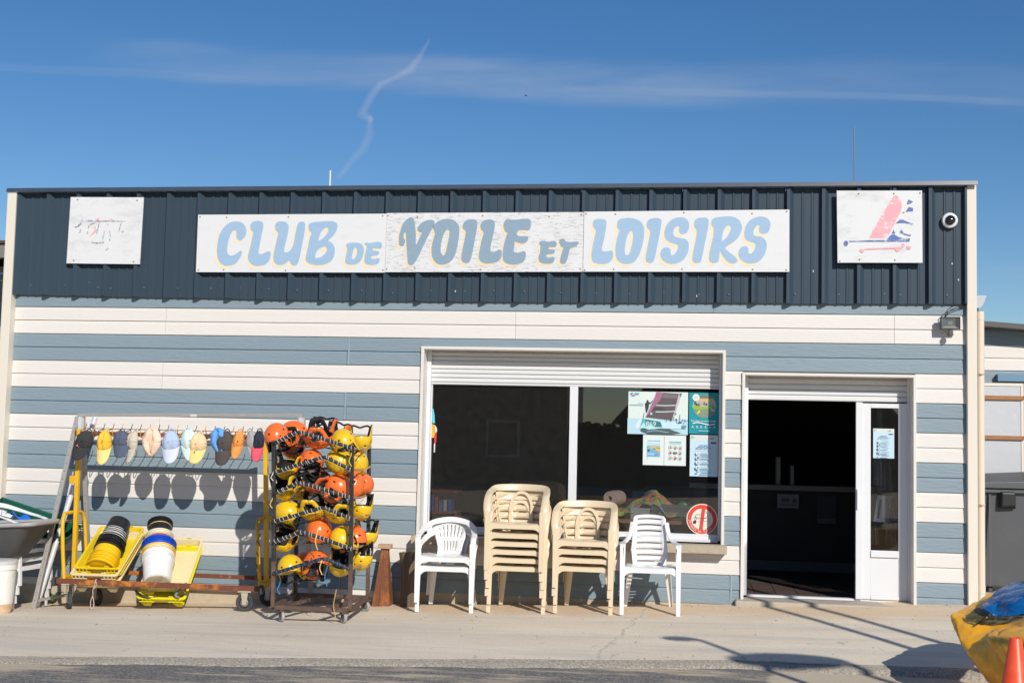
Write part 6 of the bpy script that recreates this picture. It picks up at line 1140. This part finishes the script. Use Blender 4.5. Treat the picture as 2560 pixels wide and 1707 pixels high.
LEV = [((-1.967, -1.62, 1.453), (-1.733, -1.62, 1.557), (-1.237, -1.62, 1.428)), ((-1.951, -1.62, 1.185), (-1.484, -1.62, 1.335), (-1.244, -1.62, 1.236)), ((-1.944, -1.62, 0.991), (-1.717, -1.62, 1.096), (-1.232, -1.62, 0.979)), ((-1.953, -1.62, 0.736), (-1.471, -1.62, 0.878), (-1.225, -1.62, 0.792)), ((-1.946, -1.62, 0.55), (-1.678, -1.62, 0.651), (-1.209, -1.62, 0.522)), ((-1.924, -1.62, 0.27), (-1.456, -1.62, 0.42), (-1.214, -1.62, 0.338))]
for k, (pl, pk, pr_) in enumerate(LEV):
    A = [Vector((pl[0], -1.625, pl[2])), Vector((lerp(pl[0], pk[0], .82), -1.635, lerp(pl[2], pk[2], .86))), Vector((pk[0], -1.64, pk[2])), Vector((lerp(pk[0], pr_[0], .2), -1.635, lerp(pk[2], pr_[2], .12))), Vector((pr_[0], -1.625, pr_[2]))]
    cp = curve_pts(A, 8); MB().tube(cp, .0165, 10).build('shelf_bar', blk, RK, smooth=60)
    b = MB(); rndc = random.Random(k); tot_ = len(cp) - 1; m = 19
    for i in range(m):
        tgt = (i + .5 + rndc.uniform(-.35, .35)) / m * sum((cp[q_ + 1] - cp[q_]).length for q_ in range(tot_)); f_ = 0
        for q_ in range(tot_):
            ln = (cp[q_ + 1] - cp[q_]).length
            if tgt <= ln: f_ = q_ + tgt / ln; break
            tgt -= ln
        q = int(min(f_, tot_ - .01)); P = cp[q].lerp(cp[q + 1], f_ - q); d = (cp[q + 1] - cp[q]).normalized(); n1_, n2_ = frame(d, Vector((0, 1, 0)))
        b.tube([P + (n1_ * cos(a) + n2_ * sin(a)) * .0188 + d * (.012 * a / pi) for a in [s_ * pi / 6 for s_ in range(13)]], .0021, 5)
    tag(b.build('cord_wrap', cordm if k < 5 else bcord, RK), None, kind='stuff')
    rz = lerp(pl[2], pr_[2], .5) + .02; MB().beam(RL + Vector((.017, -.0, pl[2])), RR + Vector((-.017, 0, pr_[2] + .0)), .02, .02).build('rear_bar', blk, RK)
    b = MB(); b.tube(curve_pts([(pr_[0] + .01, -1.60, pr_[2]), (pr_[0] - .01, -1.2, pr_[2] - .02), (RR.x + .01, -.70, pr_[2] + .005)], 6), .007, 6); b.tube([Vector((lerp(pr_[0] + .01, RR.x + .01, s_), lerp(-1.6, -.7, s_), pr_[2] - .02 * sin(pi * s_))) + Vector((.009 * cos(s_ * 120), 0, .009 * sin(s_ * 120))) for s_ in [j / 140 for j in range(141)]], .003, 4); b.build('side_rope', copper, RK)
    MB().tube(curve_pts([(pl[0], -1.60, pl[2]), (pl[0] - .02, -1.2, pl[2] - .02), (RL.x, -.70, pl[2])], 6), .007, 6).build('side_rope', copper, RK)
    b = MB(); nn = 15                                            # knotted net slung between front bar and rear bar
    def net(u, v):
        q = min(u, .999) * tot_; i = int(q); F = cp[i].lerp(cp[i + 1], q - i); R_ = Vector((lerp(RL.x, RR.x, u), -.69, lerp(pl[2], pr_[2], u))); P = F.lerp(R_, v); P.z -= .085 * sin(pi * min(1, v * 1.15 + .02)) ** .7 * (1 if v > 0 else 0) ; return P
    for i in range(nn + 1):
        b.tube([net(min(1, i / nn), j / 12) for j in range(13)], .0016, 3, caps=False); 
    for j in range(1, 14): b.tube([net(i / 16, j / 14) for i in range(17)], .0016, 3, caps=False)
    tag(b.build('shelf_net', M('net_twine', (.10, .10, .08), .9), RK), None, kind='stuff')
for P, c, L in ((Vector((-1.235, -1.625, 1.36)), (.75, .55, .03), .1), (Vector((-1.965, -1.625, 1.17)), (.7, .7, .7), .06), (Vector((-1.965, -1.625, .93)), (.72, .55, .1), .07), (Vector((-1.52, -1.645, .66)), (.75, .6, .2), .16), (Vector((-1.47, -1.645, .40)), (.75, .62, .25), .12), (Vector((-1.33, -1.645, .12)), (.55, .35, .1), .22), (Vector((-1.42, -1.645, .33)), (.02, .25, .6), .15), (Vector((-1.86, -1.64, .17)), (.02, .25, .6), .08)):
    MB().tube(curve_pts([P + Vector((0, .02, .03)), P + Vector((.004, -.012, 0)), P + Vector((-.012, -.012, -L * .5)), P + Vector((.012, -.012, -L))], 4), .004, 5).build('cord_tail', M('cord_%02x%02x' % (int(c[0] * 255), int(c[2] * 255)), c, .8), RK)

# ================================================================ helmets
hy = M('helmet_yellow', (.80, .50, .012), .28, var=.30, vs=9, vcol=(.60, .38, .05), coat=.4, rnd=.04); ho = M('helmet_orange', (.84, .16, .028), .26, var=.20, vs=9, vcol=(.62, .12, .03), coat=.4, rnd=.05); hblk = M('helmet_foam', (.010, .010, .011), .8)
def make_helmet(mat, label):
    t = thing('helmet', label, 'helmet'); nu, nv = 48, 20
    def rim(a):                                                     # a: 0 = right side, -pi/2 = front
        s_ = abs(cos(a)); fr = max(0, -sin(a)); bk_ = max(0, sin(a)); q = min(1, max(0, (s_ - .62) / .34)); q = q * q * (3 - 2 * q)
        return .014 * fr - .030 * bk_ - .128 * q
    def f(k):
        def g_(u, v):
            a = 2 * pi * u; zr = rim(a); top = pi / 2; vv = v
            if vv <= .72: th = vv / .72 * (pi / 2); r = sin(th); z = .130 * cos(th)
            else: r = 1 - .05 * ((vv - .72) / .28) ** 2; z = (vv - .72) / .28 * zr if zr < 0 else (vv - .72) / .28 * zr
            return Vector((cos(a) * .116 * r * k, sin(a) * .138 * r * k, z * (k if z > 0 else 1) + (0 if k == 1 else 0)))
        return g_
    ear = lambda i, j: (min(abs((i + .5) / nu - c) for c in (0.0, 1.0, .5)) < (.062 if j in (14, 15, 16) else .042 if j == 17 else 0))
    vent = lambda i, j: (j in (9,) and i % 12 in (8, 9) and i // 12 in (1, 2, 3, 0) and i in (8, 9, 20, 21, 32, 33, 44, 45)) or (j in (12,) and i in (4, 28, 16, 40))
    b = MB(); b.grid(nu, nv, f(1.0), skip=lambda i, j: ear(i, j) or vent(i, j)); b.build('shell', mat, t, smooth=60, solid=.004)
    b = MB(); b.grid(nu, nv, f(.93), skip=ear); b.build('liner', hblk, t, smooth=60, solid=.006)
    edge = [f(1.0)(i / nu, 1) for i in range(nu)]; b = MB(); b.tube(edge, .0045, 6, closed=True); b.build('edge_trim', hblk, t, smooth=60)
    b = MB()
    for s_ in (-1, 1): b.sweep(curve_pts([(s_ * .098, .0, -.10), (s_ * .075, -.03, -.125), (s_ * .04, -.045, -.120), (0, -.05, -.105)], 5), rsec(.018, .003), ref=(0, 1, 0))
    b.build('chin_strap', hblk, t, smooth=60)
    return t
HEL = [(1, -2.016, -1.42, 1.543, 'O', 'up', (-35, 40), 22, 'dome up at the left end of the top shelf'), (1, -1.943, -1.1, 1.573, 'O', 'up', (30, 60), 5, 'dome up behind the leftmost one on the top shelf'), (1, -1.91, -1.25, 1.421, 'O', 'inv', (30, 70), 50, 'tipped open side forward under the bent bar, left of the top shelf'), (1, -1.598, -1.43, 1.5, 'O', 'inv', (-8, 70), 24, 'lying upside down in the middle front of the top shelf'), (1, -1.666, -1.0, 1.541, 'O', 'inv', (20, 20), 10, 'lying upside down at the back middle of the top shelf'), (1, -1.508, -1.05, 1.491, 'O', 'inv', (40, 60), 10, 'lying upside down at the back right of the top shelf'), (1, -1.375, -1.42, 1.502, 'Y', 'up', (-40, 60), 28, 'dome up with a black strap at the front right of the top shelf'), (1, -1.315, -1.0, 1.472, 'Y', 'inv', (60, 40), 0, 'lying upside down at the far right of the top shelf'), (2, -1.891, -1.42, 1.214, 'Y', 'inv', (20, 20), 26, 'lying upside down at the front left of the second shelf'), (2, -1.928, -1.0, 1.292, 'Y', 'up', (20, 0), 0, 'dome up at the back left of the second shelf'), (2, -1.669, -1.4, 1.309, 'O', 'up', (-25, 50), -18, 'dome up in the middle front of the second shelf'), (2, -1.383, -1.42, 1.283, 'Y', 'side', (25, 80), 20, 'lying on its side at the front right of the second shelf'), (2, -1.337, -0.98, 1.257, 'Y', 'side', (60, 20), 30, 'lying on its side at the far right of the second shelf'), (3, -1.903, -1.42, 1.028, 'Y', 'inv', (-10, 0), 32, 'lying upside down at the front left of the third shelf'), (3, -1.88, -1.02, 0.998, 'Y', 'inv', (20, 50), 8, 'lying upside down behind the left one on the third shelf'), (3, -1.6, -1.44, 1.1, 'O', 'inv', (20, 60), 42, 'tipped with its black inside showing, middle of the third shelf'), (3, -1.384, -1.42, 1.08, 'O', 'up', (70, 20), 30, 'turned side-on with a big ear hole, front right of the third shelf'), (3, -1.325, -1.12, 1.063, 'O', 'side', (80, 0), 10, 'dome sideways behind the right post on the third shelf'), (3, -1.298, -0.86, 1.062, 'O', 'side', (90, 90), 5, 'on its side at the far right of the third shelf'), (4, -1.896, -1.42, 0.818, 'Y', 'side', (-35, 90), -25, 'domed towards the viewer at the front left of the fourth shelf'), (4, -1.632, -1.43, 0.845, 'Y', 'inv', (-10, 75), 26, 'lying upside down in the middle of the fourth shelf'), (4, -1.383, -1.42, 0.822, 'Y', 'inv', (20, 80), 28, 'lying upside down at the front right of the fourth shelf'), (4, -1.299, -0.98, 0.822, 'Y', 'inv', (70, 40), 5, 'lying upside down at the far right of the fourth shelf'), (5, -1.89, -1.42, 0.556, 'Y', 'inv', (15, 30), 40, 'lying upside down at the front left of the fifth shelf'), (5, -1.572, -1.42, 0.669, 'O', 'side', (8, 0), -40, 'with its smooth round back towards the viewer, middle of the fifth shelf'), (5, -1.353, -1.43, 0.604, 'Y', 'up', (-30, 30), 35, 'dome up with three slots at the front right of the fifth shelf'), (5, -1.324, -1.08, 0.593, 'O', 'up', (60, 0), 10, 'dome up behind the yellow one on the fifth shelf'), (5, -1.272, -0.84, 0.562, 'Y', 'inv', (60, 30), 5, 'lying upside down at the far right of the fifth shelf'), (6, -1.839, -1.42, 0.329, 'Y', 'up', (-40, 40), 22, 'dome up at the front left of the lowest shelf'), (6, -1.577, -1.42, 0.383, 'O', 'up', (-20, 60), -16, 'dome up in the middle front of the lowest shelf'), (6, -1.8, -1.02, 0.322, 'O', 'up', (-40, 0), 0, 'dome up behind the front ones on the lowest shelf'), (6, -1.355, -1.42, 0.347, 'Y', 'inv', (30, 20), 34, 'lying upside down at the front right of the lowest shelf'), (6, -1.287, -1.0, 0.354, 'Y', 'inv', (80, 30), 5, 'lying upside down at the far right of the lowest shelf')]
protos = {}; shelf = ['top', 'second', 'third', 'fourth', 'fifth', 'lowest']
for (lv, x, y, z, c, mode, yaw, tilt, lab) in HEL:
    col = 'yellow' if c == 'Y' else 'orange'
    az, spin = yaw; rx = {'up': 0, 'inv': pi, 'side': pi / 2}[mode] + radians(tilt)
    label = f'{col} helmet {lab}'; zz = z + (.0 if mode != 'inv' else .0)
    E3 = Matrix.Rotation(radians(az), 3, 'Z') @ Matrix.Rotation(rx, 3, 'X') @ Matrix.Rotation(radians(spin), 3, 'Z'); off = E3 @ Vector((0, 0, .035)); loc = Vector((x, y, zz)) - off
    if c not in protos: h = make_helmet(hy if c == 'Y' else ho, label); protos[c] = h; h.location = loc; h.rotation_euler = E3.to_euler(); h['group'] = 'helmets piled on the rack'
    else: dup(protos[c], loc, E3.to_euler(), label, 'helmets piled on the rack')

# ================================================================ left edge: tub, bucket, green crates
t = thing('wheelbarrow_tub', 'grey wheelbarrow tub with thick rolled rim at the left edge', 'wheelbarrow', (-5.02, -1.0, 0)); tubm = M('tub_dark_grey', (.075, .075, .075), .55, var=.4, vs=5, vcol=(.12, .12, .115)); rimm = M('tub_rim_grey', (.36, .355, .34), .5, var=.5, vs=9, vcol=(.24, .23, .21))
def rr2(hx, hy_, z, k=.08, zx=0, cx=0):
    P = []
    for sx, sy, c0 in ((1, 1, 0), (-1, 1, .5), (-1, -1, 1), (1, -1, 1.5)):
        for q in range(6): a = (c0 + q / 10) * pi; x = sx * (hx - k) + k * cos(a) + cx; P.append(Vector((x, sy * (hy_ - k) + k * sin(a), z + zx * x)))
    return P
b = MB(); R = [rr2(.26, .14, .255, .06, cx=0), rr2(.30, .18, .28, .07), rr2(.53, .30, .575, .1, .06, 0), rr2(.52, .29, .578, .1, .06, 0), rr2(.29, .17, .29, .07), rr2(.0601, .0601, .27, .06)]; n = 24
b.add([v for r in R for v in r], [(j * n + k, j * n + (k + 1) % n, (j + 1) * n + (k + 1) % n, (j + 1) * n + k) for j in range(5) for k in range(n)] + [tuple(range(n))[::-1], tuple(5 * n + k for k in range(n))]); b.build('tub', tubm, t, smooth=40)
MB().tube(rr2(.545, .31, .578, .1, .06), .022, 10, closed=True).build('rim', rimm, t, smooth=60)
zl = gz(-5.2, -1.1)
for y in (-.16, .16): b = MB(); b.tube([(-.30, y, .26), (-.34, y, zl + .01), (-.10, y, zl + .01), (-.05, y, .26)], .012, 8); b.build('leg', M('leg_steel', (.2, .2, .2), .5, metal=.5), t)
b = MB(); ax = Matrix.Rotation(pi / 2, 3, 'X'); b.lathe([(.11, -.03), (.15, -.035), (.165, 0), (.15, .035), (.11, .03), (.11, -.03)], (-.62, 0, gz(-5.6, -1) + .165), ax, 24); w_ = b.build('wheel', tyre, t, smooth=50); MB().lathe([(.02, -.04), (.11, -.02), (.11, .02), (.02, .04)], (-.62, 0, gz(-5.6, -1) + .165), ax, 16).build('rim', rimm, w_)
b = MB(); b.tube([(-.62, -.05, gz(-5.6, -1) + .165), (-.25, -.16, .25)], .012, 8); b.tube([(-.62, .05, gz(-5.6, -1) + .165), (-.25, .16, .25)], .012, 8); b.build('axle_fork', MATS['leg_steel'], t)
bkx, bky = -4.80, -1.32; t = thing('lidded_bucket', 'tall white lidded bucket with green and orange stains in the left corner', 'bucket', (bkx, bky, gz(bkx, bky)))
sta = M('bucket_stained', (.80, .79, .76), .4, var=.55, vs=7, vcol=(.50, .62, .33)); nn_ = sta.node_tree
MB().lathe([(.0001, .0), (.150, 0), (.155, .01), (.172, .10), (.188, .42), (.190, .47)], (0, 0, 0), None, 40).build('body', sta, t, smooth=40)
MB().lathe([(.1525, .0), (.156, .004), (.169, .082), (.1745, .090), (.157, .004)], (0, 0, .004), None, 40).build('mud_band', M('mud_orange', (.62, .38, .20), .9, var=.7, vs=10, vcol=(.75, .62, .48)), t, smooth=40)
MB().lathe([(.190, .42), (.197, .42), (.197, .47), (.190, .471)], (0, 0, 0), None, 40).build('collar', M('bucket_collar', (.78, .78, .76), .4), t, smooth=40)
MB().lathe([(.200, .472), (.201, .50), (.185, .508), (.05, .512), (.0001, .512)], (0, 0, 0), None, 40).build('lid', M('lid_grey', (.60, .59, .56), .45, var=.4, vs=8), t, smooth=40)
gcm = M('green_crate', (.005, .085, .055), .4, var=.2, vs=8, vcol=(.01, .13, .09))
def opencrate(label, loc, rot, w=.56, d=.38, h=.20, inner=None):
    t = thing('green_crate', label, 'crate', loc, rot, 'green crates dumped on the side-on chairs'); b = MB(); a, c, e = w / 2, d / 2, .04
    for p in (((-a + e, -c + e), (a - e, -c + e), (a, -c), (-a, -c)), ((-a + e, c - e), (a - e, c - e), (a, c), (-a, c)), ((-a + e, -c + e), (-a + e, c - e), (-a, c), (-a, -c)), ((a - e, -c + e), (a - e, c - e), (a, c), (a, -c))):
        q = [Vector((*p[0], 0)), Vector((*p[1], 0)), Vector((*p[2], h)), Vector((*p[3], h))]; b.add(q, [(0, 1, 2, 3)])
    b.add([(-a + e, -c + e, 0), (a - e, -c + e, 0), (a - e, c - e, 0), (-a + e, c - e, 0)], [(0, 1, 2, 3)]); b.build('shell', gcm, t, solid=.006, fix=False)
    b = MB(); ringf = [(-a - .012, -c - .012), (a + .012, -c - .012), (a + .012, c + .012), (-a - .012, c + .012)]
    b.tube([(x, y, h) for x, y in ringf], .011, 6, closed=True); b.tube([(x * .99, y * .99, h - .035) for x, y in ringf], .006, 6, closed=True); b.build('rim', gcm, t)
    return t
opencrate('dark green crate lying tilted on its side, upper one behind the tub rim', (-5.08, -.42, .50), (radians(16), radians(17), radians(8)), w=.62, h=.16)
opencrate('dark green crate hanging lower right of the other, against the trestle leg', (-4.72, -.33, .40), (radians(20), radians(10), radians(2)), w=.40, d=.3, h=.11)
t = thing('blue_bag', 'crumpled bright blue plastic bag in the green crate', 'bag', (-4.98, -.50, .60)); b = MB(); b.grid(14, 10, lambda u, v: Vector(((u - .5) * .26, (v - .5) * .14, .03 * sin(u * 9 + v * 4) + .02 * cos(v * 13) - .09 * u + .035))); b.build('film', M('bag_blue', (.02, .16, .62), .25), t, smooth=60, solid=.002)

# ================================================================ right edge: yellow and blue inflatable heap, cone
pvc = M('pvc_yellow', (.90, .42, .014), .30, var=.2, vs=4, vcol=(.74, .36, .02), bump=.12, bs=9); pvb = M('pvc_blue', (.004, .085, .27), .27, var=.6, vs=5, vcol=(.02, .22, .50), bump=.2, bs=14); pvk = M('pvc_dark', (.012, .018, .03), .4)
HX = {'v': [(3.686, -3.35, 0.37), (4.02, -3.0, 0.477), (4.347, -2.7, 0.586), (4.672, -2.7, 0.579), (3.684, -3.5, 0.333), (3.802, -3.45, 0.392), (3.887, -3.55, 0.377), (4.162, -3.5, 0.399), (4.469, -3.4, 0.433), (3.661, -3.45, 0.307), (3.67, -3.75, 0.232), (3.835, -3.75, 0.279), (4.063, -3.8, 0.405), (4.355, -3.8, 0.515), (3.708, -3.95, 0.128), (3.785, -4.05, 0.306), (3.96, -4.2, 0.358), (4.238, -4.2, 0.423), (3.743, -4.1, 0.075), (3.811, -4.3, 0.13), (3.978, -4.4, 0.182), (4.229, -4.4, 0.194), (3.829, -4.0, -0.026), (3.927, -4.2, -0.015), (4.054, -4.3, -0.015), (4.306, -4.3, -0.002), (3.772, -3.1, 0.243), (3.89, -3.2, 0.024), (3.994, -3.2, -0.149), (4.422, -2.4, 0.298)], 'f': [(0, 1, 5, 4), (1, 2, 7, 6), (1, 6, 5), (2, 3, 8, 7), (4, 5, 11, 10), (5, 6, 11), (6, 7, 12, 11), (7, 8, 13, 12), (0, 4, 9), (4, 10, 9), (10, 11, 15, 14), (11, 12, 16, 15), (12, 13, 17, 16), (14, 15, 19, 18), (15, 16, 20, 19), (16, 17, 21, 20), (18, 19, 23, 22), (19, 20, 24, 23), (20, 21, 25, 24), (0, 9, 26), (9, 10, 27, 26), (10, 14, 27), (14, 18, 28, 27), (18, 22, 28), (1, 0, 26, 29), (2, 1, 29)], 'c': [(0, 1), (0, 4), (4, 5), (5, 6), (1, 2), (10, 4), (10, 14), (14, 15), (14, 18), (6, 7), (0, 9), (9, 10)], 'lv': [(3.823, -3.78, 0.311), (3.888, -3.85, 0.341), (4.052, -3.85, 0.42), (4.326, -3.9, 0.548), (3.769, -4.12, 0.316), (3.834, -4.25, 0.339), (3.942, -4.35, 0.38), (4.181, -4.4, 0.45), (3.784, -4.2, 0.244), (3.823, -4.42, 0.256), (3.941, -4.45, 0.241), (4.2, -4.5, 0.312), (3.843, -4.25, 0.149), (3.902, -4.4, 0.127), (4.014, -4.45, 0.09), (4.199, -4.5, 0.159)], 'lf': [(0, 1, 5, 4), (1, 2, 6, 5), (2, 3, 7, 6), (4, 5, 9, 8), (5, 6, 10, 9), (6, 7, 11, 10), (8, 9, 13, 12), (9, 10, 14, 13), (10, 11, 15, 14)], 'lc': [(0, 4), (4, 8), (8, 12), (1, 5)], 'bv': [(3.816, -3.62, 0.458), (4.003, -3.3, 0.542), (4.125, -3.2, 0.583), (4.245, -3.1, 0.614), (4.586, -3.0, 0.609), (3.836, -3.7, 0.447), (3.943, -3.6, 0.495), (3.988, -3.62, 0.534), (4.117, -3.6, 0.576), (4.414, -3.6, 0.639), (3.883, -3.76, 0.42), (3.942, -3.58, 0.481), (3.964, -3.72, 0.488), (4.025, -3.74, 0.533), (4.37, -3.75, 0.565), (3.899, -3.7, 0.409), (3.944, -3.8, 0.422), (4.004, -3.82, 0.433), (4.06, -3.82, 0.438), (4.34, -3.85, 0.487)], 'bf': [(0, 1, 6, 5), (1, 2, 7, 6), (2, 3, 8, 7), (3, 4, 9, 8), (5, 6, 11, 10), (6, 7, 12, 11), (7, 8, 13, 12), (8, 9, 14, 13), (10, 11, 16, 15), (11, 12, 17, 16), (12, 13, 18, 17), (13, 14, 19, 18)], 'bc': [(5, 6), (6, 11), (11, 10), (0, 5), (12, 13), (7, 12), (0, 1)], 'kv': [(3.772, -3.55, 0.433), (3.82, -3.6, 0.467), (3.832, -3.72, 0.449), (3.865, -3.74, 0.425), (3.843, -3.74, 0.406), (3.79, -3.66, 0.408)], 'kf': [(0, 1, 2, 5), (5, 2, 3, 4)], 's': [(3.799, -3.64, 0.349), (3.828, -3.66, 0.378), (3.833, -3.76, 0.41)]}
t = thing('inflatable_boat', 'slack yellow inflatable boat hull folded up at the right edge', 'boat', (0, 0, 0))
def hull(verts, faces, name, mat, parent, sub=2, solid=.01, crease=None, disp=None):
    b = MB(); b.add(verts, faces); o = b.build(name, mat, parent, smooth=180, fix=True, solid=solid, sub=0)
    if crease:
        at = o.data.attributes.new('crease_edge', 'FLOAT', 'EDGE')
        for e in o.data.edges:
            if tuple(sorted(e.vertices)) in crease: at.data[e.index].value = .75
    q = o.modifiers.new('u', 'SUBSURF'); q.levels = sub; q.render_levels = sub
    if disp:
        for ds, sz in disp:
            tx = bpy.data.textures.new('wrinkle', 'CLOUDS'); tx.noise_scale = sz; tx.noise_depth = 3; q = o.modifiers.new('d', 'DISPLACE'); q.texture = tx; q.strength = ds; q.mid_level = .5; q.texture_coords = 'GLOBAL'
    return o
HV, HF, HC = HX['v'], HX['f'], {tuple(sorted(c)) for c in HX['c']}
hull(HV, HF, 'hull', pvc, t, 4, .012, HC, ((.05, .22), (.016, .06)))
hull(HX['lv'], HX['lf'], 'folded_tube', pvc, t, 3, .014, {tuple(sorted(c)) for c in HX.get('lc', [])}, ((.07, .2), (.02, .06)))
tb = thing('blue_tarpaulin', 'crumpled glossy blue tarpaulin draped over the yellow inflatable', 'tarpaulin', (0, 0, 0)); hull(HX['bv'], HX['bf'], 'sheet', pvb, tb, 3, .008, {tuple(sorted(c)) for c in HX['bc']}, ((.075, .2), (.014, .07)))
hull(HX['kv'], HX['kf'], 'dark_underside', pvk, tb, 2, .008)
MB().tube(curve_pts([HX['s'][0], HX['s'][1], HX['s'][2]], 5), .006, 6).build('lashing_strap', black_pl, tb)
cx0, cy0 = 3.735, -4.9; t = thing('traffic_cone', 'plain orange traffic cone cut by the bottom right corner', 'cone', (cx0, cy0, -.155)); om = M('cone_orange', (.85, .085, .025), .35, var=.25, vs=8, vcol=(.85, .28, .18))
MB().lathe([(.135, .03), (.130, .035), (.034, .595), (.030, .600), (.024, .600), (.024, .56)], (0, 0, 0), None, 36).build('body', om, t, smooth=40); MB().box(-.18, .18, -.18, .18, 0, .03).build('base', om, t, bevel=.02)

# ================================================================ posts and lamps of the yard (their shadows cross the apron)
gm = M('galvanised_post', (.30, .31, .32), .45, metal=.5)
def post(name, label, cat, x, y, h, r=.05): 
    t = thing(name, label, cat, (x, y, -.158)); MB().tube([(0, 0, 0), (0, 0, h)], lambda q: r * (1 - .3 * q), 12).build('pole', gm, t, smooth=60); MB().lathe([(.11, 0), (.11, .015), (.05, .03), (.05, .12)], (0, 0, 0), None, 16).build('base', gm, t); return t
for i, (x, y, h) in enumerate(((5.72, -6.05, 4.85), (6.15, -6.05, 5.1))): post('steel_mast', ('bare steel mast standing in the yard', 'taller bare steel mast beside the first one')[i], 'mast', x, y, h, .05)
for i, (gx, gy, tt, rx, ry, r_) in enumerate(((1.756, -1.942, 5.6, .155, .085, .045), (2.60, -2.72, 5.9, .47, .27, .05))):
    hx, hy2, hz = gx + .53 * tt, gy - tt, -.11 + .67 * tt
    t = post('street_lamp', ('slim street lamp with a small head out in the yard', 'street lamp with a wide flat oval head out in the yard')[i], 'street lamp', hx + rx * .95, hy2 - .02, hz + .158, r_)
    b = MB(); b.grid(24, 8, lambda u, v: Vector((-rx * .95 + rx * cos(2 * pi * u) * sin(pi * v), ry * sin(2 * pi * u) * sin(pi * v), hz + .17 + .05 * cos(pi * v)))); b.build('lamp_head', gm, t, smooth=60)

# buildings and hedge across the yard, seen only as reflections in the window glass
t = thing('boat_shed', 'dark gable-roofed boat shed across the yard', 'shed', (4.5, -34, -.2)); MB().box(-5.0, 5.0, -6, 0, 0, 2.6).build('wall', M('shed_wall', (.10, .10, .105), .9), t)
b = MB(); b.prism([(-5.4, 2.3), (5.4, 2.3), (0, 8.3)], lambda a, c: (a, .3, c), (0, -6.6, 0)); b.build('roof', M('shed_roof', (.035, .037, .045), .8), t); MB().box(-1.5, 1.5, .001, .02, 0, 2.3).build('door', M('shed_door', (.16, .16, .15), .8), t)
t = thing('brick_house', 'long brown-walled house with dark roof across the yard', 'house', (-9, -30, -.2)); MB().box(-9, 6.8, -7, 0, 0, 3.9).build('wall', M('house_wall', (.13, .11, .095), .9), t)
b = MB(); b.prism([(0, 3.8), (-7.4, 3.8), (-3.6, 6.4)], lambda a, c: (-9.4, a + .3, c), (16.3, 0, 0)); b.build('roof', MATS['shed_roof'], t)
for i in range(4): f_ = MB().box(-6.8 + i * 3.6, -5.6 + i * 3.6, .001, .06, 1.0, 2.3).build('window', M('house_window_frame', (.5, .5, .48), .6), t); MB().box(-6.7 + i * 3.6, -5.7 + i * 3.6, .061, .066, 1.1, 2.2).build('pane', M('house_pane', (.03, .03, .035), .2), f_)
t = thing('clipped_hedge', 'dark clipped hedge between the shed and the house across the yard', 'hedge', (-1.2, -31, -.25)); b = MB(); random.seed(2)
for i in range(900):
    c = Vector((random.uniform(-1.6, 1.6), random.uniform(-.4, .4), random.uniform(0, 2.3))); d = Vector((random.uniform(-1, 1), random.uniform(-1, 1), random.uniform(-1, 1))) * .12; e = d.cross(Vector((.3, .8, .2))); b.add([c - d, c + e, c + d, c - e], [(0, 1, 2, 3)])
b.box(-1.5, 1.5, -.35, .35, 0, 2.2); b.build('foliage', M('hedge_green', (.02, .035, .015), .8), t)
